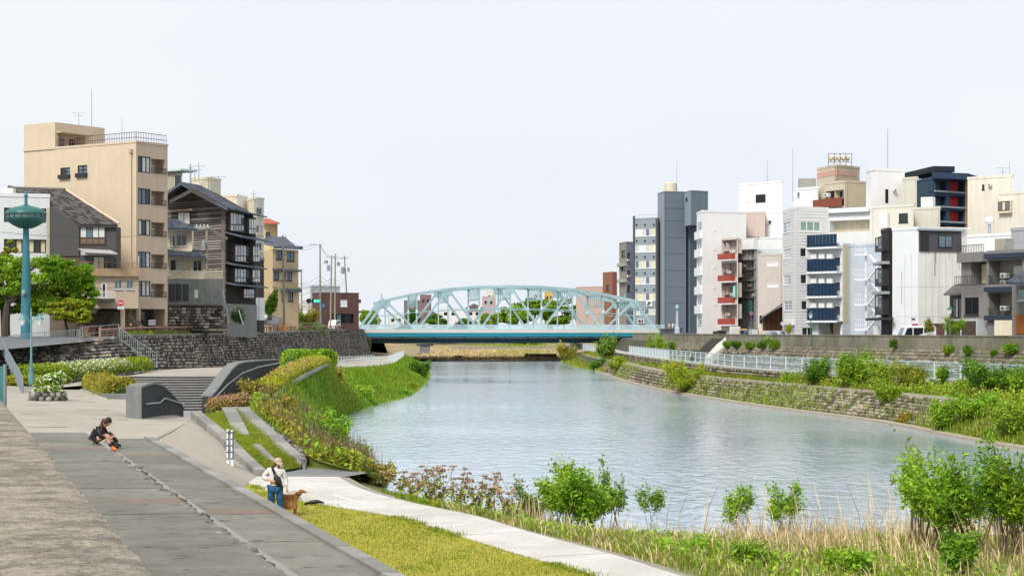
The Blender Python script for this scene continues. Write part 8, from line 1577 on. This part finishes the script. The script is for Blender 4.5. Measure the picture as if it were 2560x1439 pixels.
def body(root, J, head_r=.095, name='body', hand_dir=None, fingers=True):
    """J: dict of joint -> Vector (world). One continuous skin mesh with head, face, arms, fingers, legs, feet"""
    V = []; E = []; idx = {}
    def add(k, co, r, frm=None):
        V.append((tuple(co), r)); idx[k] = len(V)-1
        if frm is not None: E.append((idx[frm], idx[k]))
    add('pelvis', J['pelvis'], (.13, .11)); add('waist', J['pelvis'].lerp(J['chest'], .5), (.12, .10), 'pelvis'); add('chest', J['chest'], (.15, .11), 'waist'); add('neck', J['neck'], .055, 'chest'); add('jaw', J['head']-J['up']*.06+J['fwd']*.015, .072, 'neck'); add('head', J['head'], (.085, .098), 'jaw'); add('crown', J['head']+J['up']*.075, (.07, .08), 'head')
    for s in 'LR':
        add('sh'+s, J['sh'+s], .06, 'chest'); add('el'+s, J['el'+s], .045, 'sh'+s); add('wr'+s, J['wr'+s], .03, 'el'+s); add('pa'+s, J['pa'+s], (.038, .018), 'wr'+s)
        d = (J['pa'+s]-J['wr'+s]).normalized(); sd = d.orthogonal().normalized() if hand_dir is None else hand_dir
        if fingers:
            for k, (off, ln) in enumerate(((-.03, .06), (-.01, .075), (.01, .07), (.03, .055))):
                a = J['pa'+s]+d*.03+sd*off; b = a+d*ln*.6+J['fwd']*.01; c = b+d*ln*.4+J['fwd']*.03; add('f%s%da' % (s, k), a, .011, 'pa'+s); add('f%s%db' % (s, k), b, .010, 'f%s%da' % (s, k)); add('f%s%dc' % (s, k), c, .008, 'f%s%db' % (s, k))
            a = J['wr'+s].lerp(J['pa'+s], .6)+sd*-.045; add('t%sa' % s, a, .012, 'wr'+s); add('t%sb' % s, a+d*.05-sd*.012, .010, 't%sa' % s)
        add('hip'+s, J['hip'+s], .095, 'pelvis'); add('kn'+s, J['kn'+s], .06, 'hip'+s); add('an'+s, J['an'+s], .04, 'kn'+s); add('toe'+s, J['toe'+s], (.042, .03), 'an'+s)
    o = skinned(name, V, E, SK, root, 1); h = J['head']; f = J['fwd']; u = J['up']; r = f.cross(u).normalized()
    mb = MB(); mb.ball(h+f*.10-u*.01, .018, 1, 0, (1, 1, 1.5)); mb.build('nose', SK, o)
    mb = MB(); mb.ball(h+f*.088-u*.05, .02, 1, 0, (1.1, 1.1, .35)); mb.build('mouth', mat('lips', '#a3605a', .5), o)
    for s in (-1, 1): mb = MB(); mb.ball(h+f*.09+u*.015+r*.034*s, .013, 1); mb.build('eye', mat('eye_dark', '#1a1414', .3), o); mb = MB(); mb.ball(h+r*.092*s-u*.005, .028, 1, 0, (.5, .6, 1)); mb.build('ear', SK, o)
    return o
def shifted(b, x, y, z): return b+Vector((x, y, z))
# --- man walking the dog
mp = PZ(690, 1291, 1.12); mp.z = 1.12; S = lambda x, y, z: mp+Vector((x, y, z))
man = thing('person', mp, 'standing person in pale shirt, jeans and cap with a dark sling bag, holding a leash', 'person')
J = dict(pelvis=S(-.03, 0, .90), chest=S(.0, 0, 1.24), neck=S(.03, -.01, 1.42), head=S(.06, -.03, 1.535), up=Vector((.08, -.2, .97)).normalized(), fwd=Vector((.45, -.85, -.25)).normalized(), shL=S(-.19, .0, 1.35), elL=S(-.36, -.02, 1.13), wrL=S(-.17, -.17, 1.06), paL=S(-.10, -.2, 1.05), shR=S(.20, -.01, 1.33), elR=S(.27, .02, 1.06), wrR=S(.31, -.10, .83), paR=S(.32, -.12, .77), hipL=S(-.12, 0, .86), knL=S(-.13, -.02, .48), anL=S(-.14, .04, .09), toeL=S(-.12, -.12, .04), hipR=S(.08, 0, .86), knR=S(.12, -.07, .47), anR=S(.14, -.02, .09), toeR=S(.17, -.18, .04))
body(man, J)
SHIRT = mat('shirt_pale', '#cfc9c6', .85, .08, 6, .25, 18); JEANS = mat('denim', '#24587f', .85, .18, 5, .2, 30, color2='#1c4668', mixscale=4)
V = [(tuple(J['pelvis']-Vector((0, 0, .03))), (.215, .16)), (tuple(J['pelvis'].lerp(J['chest'], .5)), (.20, .15)), (tuple(J['chest']), (.21, .145)), (tuple(J['chest'].lerp(J['neck'], .72)), (.11, .1)), (tuple(J['neck']), (.068, .066)), (tuple(J['shL']), .095), (tuple(J['elL']), .085), (tuple(J['wrL'].lerp(J['elL'], .2)), .058), (tuple(J['shR']), .095), (tuple(J['elR']), .075), (tuple(J['wrR'].lerp(J['elR'], .12)), .055)]
skinned('shirt', V, [(0, 1), (1, 2), (2, 3), (3, 4), (2, 5), (5, 6), (6, 7), (2, 8), (8, 9), (9, 10)], SHIRT, man, 2, 1)
V = [(tuple(J['pelvis']), (.185, .15)), (tuple(J['hipL']-Vector((.015, 0, .05))), .125), (tuple(J['knL']), .105), (tuple(J['anL']+Vector((0, 0, .03))), .095), (tuple(J['hipR']-Vector((-.015, 0, .05))), .125), (tuple(J['knR']), .105), (tuple(J['anR']+Vector((0, 0, .03))), .095)]
skinned('jeans', V, [(0, 1), (1, 2), (2, 3), (0, 4), (4, 5), (5, 6)], JEANS, man, 2, 0)
for s in 'LR': a, t = J['an'+s], J['toe'+s]; skinned('shoe', [(tuple(a-Vector((0, 0, .04))), .05), (tuple(a.lerp(t, .5)-Vector((0, 0, .035))), .05), (tuple(t), .045)], [(0, 1), (1, 2)], mat('shoe_dark', '#3a3836', .6, .1, 5), man, 1)
CAP = mat('cap_beige', '#b8a58e', .85, .1, 8); h, u_, f_ = J['head'], J['up'], J['fwd']
q = u_.to_track_quat('Z', 'Y').to_matrix()
def local_dome(c, r, prof, n=16): mb = MB(); mb.lathe((0, 0, 0), prof, n); mb.v = [tuple(c+q @ Vector(v)) for v in mb.v]; return mb
cap = local_dome(h+u_*.03, 0, [(.112, 0), (.113, .035), (.10, .08), (.065, .11), (.015, .122)]).build('cap', CAP, man, True)
r_ = f_.cross(u_).normalized(); mb = MB(); c = h+u_*.04; pts = [c+r_*(.1*math.cos(a))+f_*(.06+.13*math.sin(a))-u_*.035*math.sin(a) for a in [math.pi*k/10 for k in range(11)]]; mb.extr(pts, u_*.012); mb.build('cap_peak', CAP, cap)
mb = MB(); mb.ball(h-f_*.03-u_*.015, .1, 2, .05, (1, 1, .95), 3); mb.build('hair', HAIR_B, man, True)
BAG = mat('bag_black', '#1d1a24', .6, .1, 6); mb = MB(); mb.path([J['chest']+Vector((-.09, -.13, .17)), J['chest']+Vector((-.03, -.18, .04)), J['chest']+Vector((.03, -.19, -.12))], [.035, .04, .05], 8); sb_ = mb.build('bag_strap', BAG, man, True)
mb = MB(); c = J['chest']+Vector((.08, -.20, -.20)); mb.ball(c, .17, 2, .03, (.62, .42, 1.05), 5); mb.v = [tuple(c+Matrix.Rotation(-.5, 3, 'Y') @ (Vector(v)-c)) for v in mb.v]; mb.build('sling_bag', BAG, man, True); mb = MB(); c2 = J['chest']+Vector((.0, -.235, -.03)); mb.box(c2.x-.02, c2.x+.03, c2.y-.01, c2.y+.01, c2.z-.008, c2.z+.012); mb.build('buckle', M_STEEL, sb_)
mb = MB(); mb.path([J['chest']+Vector((.09, -.09, .17)), J['chest']+Vector((.05, .1, .18)), J['chest']+Vector((-.09, -.05, .19))], .03, 6); mb.build('collar_strap', BAG, sb_)
# --- dog
dp = PZ(726, 1287, 1.12); dp.z = 1.12; D = lambda x, y, z: dp+Vector((x, y, z)); dog = thing('dog', dp, 'reddish golden long haired dog standing beside the walker, looking right', 'dog')
FUR = mat('fur_red', '#8f5a28', .85, .3, 9, .6, 45, color2='#b98445', mixscale=3.5); FURL = mat('fur_light', '#bb874c', .85, .25, 9, .5, 45)
V = [(tuple(D(-.28, .10, .50)), .115), (tuple(D(-.12, .06, .50)), .115), (tuple(D(.04, 0, .49)), (.125, .15)), (tuple(D(.15, -.03, .52)), (.11, .14)), (tuple(D(.24, -.05, .62)), .075), (tuple(D(.31, -.07, .70)), .072), (tuple(D(.37, -.09, .70)), .055), (tuple(D(.45, -.11, .665)), .032),
     (tuple(D(.13, .04, .30)), .055), (tuple(D(.12, .05, .15)), .035), (tuple(D(.13, .04, .02)), .033), (tuple(D(.17, -.12, .30)), .06), (tuple(D(.16, -.13, .15)), .037), (tuple(D(.18, -.14, .02)), .034),
     (tuple(D(-.27, .18, .33)), .075), (tuple(D(-.34, .19, .18)), .038), (tuple(D(-.31, .19, .02)), .033), (tuple(D(-.24, .02, .33)), .075), (tuple(D(-.31, .02, .18)), .038), (tuple(D(-.27, .01, .02)), .033), (tuple(D(-.42, .14, .48)), .03), (tuple(D(-.56, .18, .36)), .035), (tuple(D(-.64, .2, .30)), .012),
     (tuple(D(.19, .04, .015)), .028), (tuple(D(.24, -.15, .015)), .028), (tuple(D(-.25, .19, .015)), .028), (tuple(D(-.21, 0, .015)), .028)]
skinned('body', V, [(0, 1), (1, 2), (2, 3), (3, 4), (4, 5), (5, 6), (6, 7), (2, 8), (8, 9), (9, 10), (2, 11), (11, 12), (12, 13), (0, 14), (14, 15), (15, 16), (0, 17), (17, 18), (18, 19), (0, 20), (20, 21), (21, 22), (10, 23), (13, 24), (16, 25), (19, 26)], FUR, dog, 2, 1)
for y in (-.15, .0): mb = MB(); mb.ball(D(.285, y, .67), .055, 2, .05, (.7, .35, 1.5), 2); mb.build('ear', FUR, dog, True)
mb = MB(); mb.ball(D(.475, -.115, .668), .02, 1); mb.build('nose', HAIR_B, dog, True); mb = MB(); mb.ball(D(.385, -.14, .715), .011, 1); mb.build('eye', HAIR_B, dog)
mb = MB(); mb.lathe(D(.24, -.05, .60), [(.088, -.015), (.09, .015)], 14); mb.build('collar', BAG, dog)
fr_pts = []
rg = np.random.default_rng(8)
for i in range(1500):
    t = rg.uniform(0, 1); fr_pts.append(tuple(D(-.3+.48*t, .06-.14*t+rg.normal(0, .07)-.06, .36+rg.normal(0, .05))))
blades_o = None
N_ = np.array(fr_pts); Hh = rg.uniform(.05, .12, (len(N_), 1)); V_ = np.stack([N_+np.array([-.008, -.03, 0]), N_+np.array([.008, -.03, 0]), N_+np.concatenate([np.zeros((len(N_), 1))+.004, np.zeros((len(N_), 1))-.05, -Hh], 1), N_+np.concatenate([np.zeros((len(N_), 1))-.004, np.zeros((len(N_), 1))-.05, -Hh], 1)], 1); o = link('feathering', quads_mesh('feathering', V_), FURL, dog); o['kind'] = 'stuff'
mb = MB(); a = J['paR']; mb.path([a+Vector((-.01, -.02, -.02)), a+Vector((.08, 0, -.09)), a.lerp(D(.24, -.05, .66), .6), D(.24, -.05, .66)], .009, 5); o = mb.build('leash', mat('leash_green', '#2f5f56', .6, .05, 3)); props(o, 'thin dark green leash from the walker to the dog', 'leash')
# --- crow on the lawn
cpx = PZ(787, 1262, 1.12); K_ = lambda x, y, z: Vector((cpx.x+x, cpx.y+y, 1.12+z)); cr = thing('crow', K_(0, 0, 0), 'black bird crouching on the lawn right of the dog', 'bird'); CRW = mat('feather_black', '#17191d', .5, .1, 8)
skinned('body', [(tuple(K_(-.34, .02, .03)), (.012, .03)), (tuple(K_(-.2, .0, .07)), (.03, .05)), (tuple(K_(-.05, 0, .10)), .07), (tuple(K_(.08, 0, .11)), .065), (tuple(K_(.17, 0, .10)), .045), (tuple(K_(.24, 0, .085)), .035), (tuple(K_(.30, 0, .06)), .01)], [(0, 1), (1, 2), (2, 3), (3, 4), (4, 5), (5, 6)], CRW, cr, 2, 2)
for y in (-.03, .03): mb = MB(); mb.tube(K_(.02, y, .07), K_(.03, y, .0), .008, n=5); mb.build('leg', CRW, cr)
# --- couple sitting on the step of the terrace
def sitter(label, hx, hy, dyv, jacket, legm, hairm, boots, bare, off, longhair):
    b = Vector((hx, hy, 2.97)); G = lambda x, y, z: b+Vector((x, y, z)); t_ = thing('person', b, label, 'person')
    J = dict(pelvis=G(0, 0, .11), chest=G(.16, 0, .40), neck=G(.28, 0, .54), head=G(.36+off, -.01, .64+off*.4), up=Vector((.25, 0, .97)).normalized(), fwd=Vector((.93, -.25, -.25)).normalized(), shL=G(.2, .15, .48), elL=G(.3, .2, .26), wrL=G(.44, .1, .24), paL=G(.50, .06, .23), shR=G(.2, -.15, .48), elR=G(.28, -.22, .24), wrR=G(.43, -.12, .22), paR=G(.49, -.08, .21), hipL=G(.04, .09, .1), knL=G(.42, .10, .30), anL=G(.66, .1, -.06), toeL=G(.78, .1, -.1), hipR=G(.04, -.09, .1), knR=G(.40, -.10, .26), anR=G(.62, -.1, -.08), toeR=G(.75, -.12, -.12))
    body(t_, J, hand_dir=Vector((0, 1, 0)))
    V = [(tuple(J['pelvis']-Vector((.02, 0, .0))), (.17, .18)), (tuple(J['pelvis'].lerp(J['chest'], .5)-Vector((.05, 0, 0))), (.16, .17)), (tuple(J['chest']), (.15, .17)), (tuple(J['neck']-Vector((.04, 0, .05))), (.085, .085)), (tuple(J['shL']), .085), (tuple(J['elL']), .07), (tuple(J['wrL']), .048), (tuple(J['shR']), .085), (tuple(J['elR']), .07), (tuple(J['wrR']), .048)]
    skinned('jacket', V, [(0, 1), (1, 2), (2, 3), (2, 4), (4, 5), (5, 6), (2, 7), (7, 8), (8, 9)], jacket, t_, 2, 1)
    for s in 'LR':
        if not bare: skinned('trouser_leg', [(tuple(J['hip'+s]), .11), (tuple(J['kn'+s]), .08), (tuple(J['an'+s]+Vector((0, 0, .06))), .065)], [(0, 1), (1, 2)], legm, t_, 2)
        elif s == 'L': skinned('skirt', [(tuple(J['pelvis']-Vector((.03, 0, .02))), (.16, .15)), (tuple(J['hipL'].lerp(J['knL'], .5)), .105), (tuple(J['hipR'].lerp(J['knR'], .5)), .105)], [(0, 1), (0, 2)], legm, t_, 2)
        skinned('boot', [(tuple(J['an'+s].lerp(J['kn'+s], .45 if bare else .15)), .055), (tuple(J['an'+s]), .055), (tuple(J['toe'+s]), (.05, .04))], [(0, 1), (1, 2)], boots, t_, 1)
    h, u_, f_ = J['head'], J['up'], J['fwd']; mb = MB(); mb.ball(h+u_*.03-f_*.025, .108, 2, .05, (1, 1, 1), 2); hr = mb.build('hair', hairm, t_, True)
    if longhair: mb = MB(); mb.ball(h-u_*.09-f_*.05, .095, 2, .06, (.9, 1, 1.6), 4); mb.build('long_hair', hairm, hr, True)
    return J
sy = 57.4; shx = sx(sy)-.5
LEATHER = mat('jacket_leather', '#15161a', .35, .15, 6, .3, 12); CLOTHB = mat('cloth_black', '#18181c', .8, .1, 5); BOOT = mat('boot_black', '#141318', .45, .1, 5)
sitter('seated person with long brown hair and black leather jacket on the terrace step', (236-1280)/F*sy, sy-.25, 0, LEATHER, mat('skirt_dark', '#1d1a20', .8), HAIR_R, BOOT, True, .02, True)
sitter('seated person with short black hair in dark clothes behind the leather jacket', (238-1280)/F*(sy+.4), sy+.45, 0, CLOTHB, CLOTHB, HAIR_B, BOOT, False, .05, False)
ob = PZ(282, 1127, 2.82); t_ = thing('orange_bag', ob, 'small bright orange bag beside the seated pair', 'bag'); mb = MB(); mb.ball((ob.x, ob.y, 2.87), .12, 2, .04, (1.05, .6, .6), 3); mb.build('pouch', mat('orange_cloth', '#ee7a12', .6, .08, 6), t_, True); mb = MB(); mb.path([(ob.x-.06, ob.y, 2.93), (ob.x, ob.y, 2.97), (ob.x+.06, ob.y, 2.93)], .01, 5); mb.build('handle', mat('orange_cloth', '#ee7a12'), t_)
bo = PZ(273, 1122, 2.82); t_ = thing('water_bottle', bo, 'small clear bottle standing between bag and seated pair', 'bottle'); mb = MB(); mb.lathe((bo.x, bo.y, 2.82), [(.032, 0), (.034, .13), (.014, .17), (.014, .19)], 10); mb.build('bottle', mat('bottle_clear', '#cfd6e0', .1, .02, 3), t_, True); mb = MB(); mb.lathe((bo.x, bo.y, 2.82), [(.017, .191), (.017, .21)], 10); mb.build('cap', FR['wh'], t_)
# --- passers-by on the right bridge head, tiny in the picture
for i, (x, c_, lab) in enumerate(((1673, '#c9a58e', 'leftmost passer-by at the right bridge head'), (1682, '#d0c4bc', 'middle passer-by at the right bridge head'), (1689, '#8fa0b8', 'rightmost passer-by at the right bridge head'))):
    b = P(x, HY, 392); b.z = 6.5; G = lambda x, y, z: b+Vector((x, y, z)); t_ = thing('person', b, lab, 'person', 'passers-by at the bridge head')
    skinned('body', [(tuple(G(0, 0, .95)), .17), (tuple(G(0, 0, 1.35)), .2), (tuple(G(0, 0, 1.52)), .07), (tuple(G(0, 0, 1.65)), .1), (tuple(G(-.12, 0, .5)), .09), (tuple(G(-.13, 0, .04)), .07), (tuple(G(.12, .1, .5)), .09), (tuple(G(.14, .1, .04)), .07), (tuple(G(-.3, 0, 1.05)), .06), (tuple(G(.3, 0, 1.05)), .06)], [(0, 1), (1, 2), (2, 3), (0, 4), (4, 5), (0, 6), (6, 7), (1, 8), (1, 9)], mat('passer_%d' % i, c_, .8), t_, 1)
    mb = MB(); mb.ball(G(0, 0, 1.7), .11, 1); mb.build('hair', HAIR_B, t_)
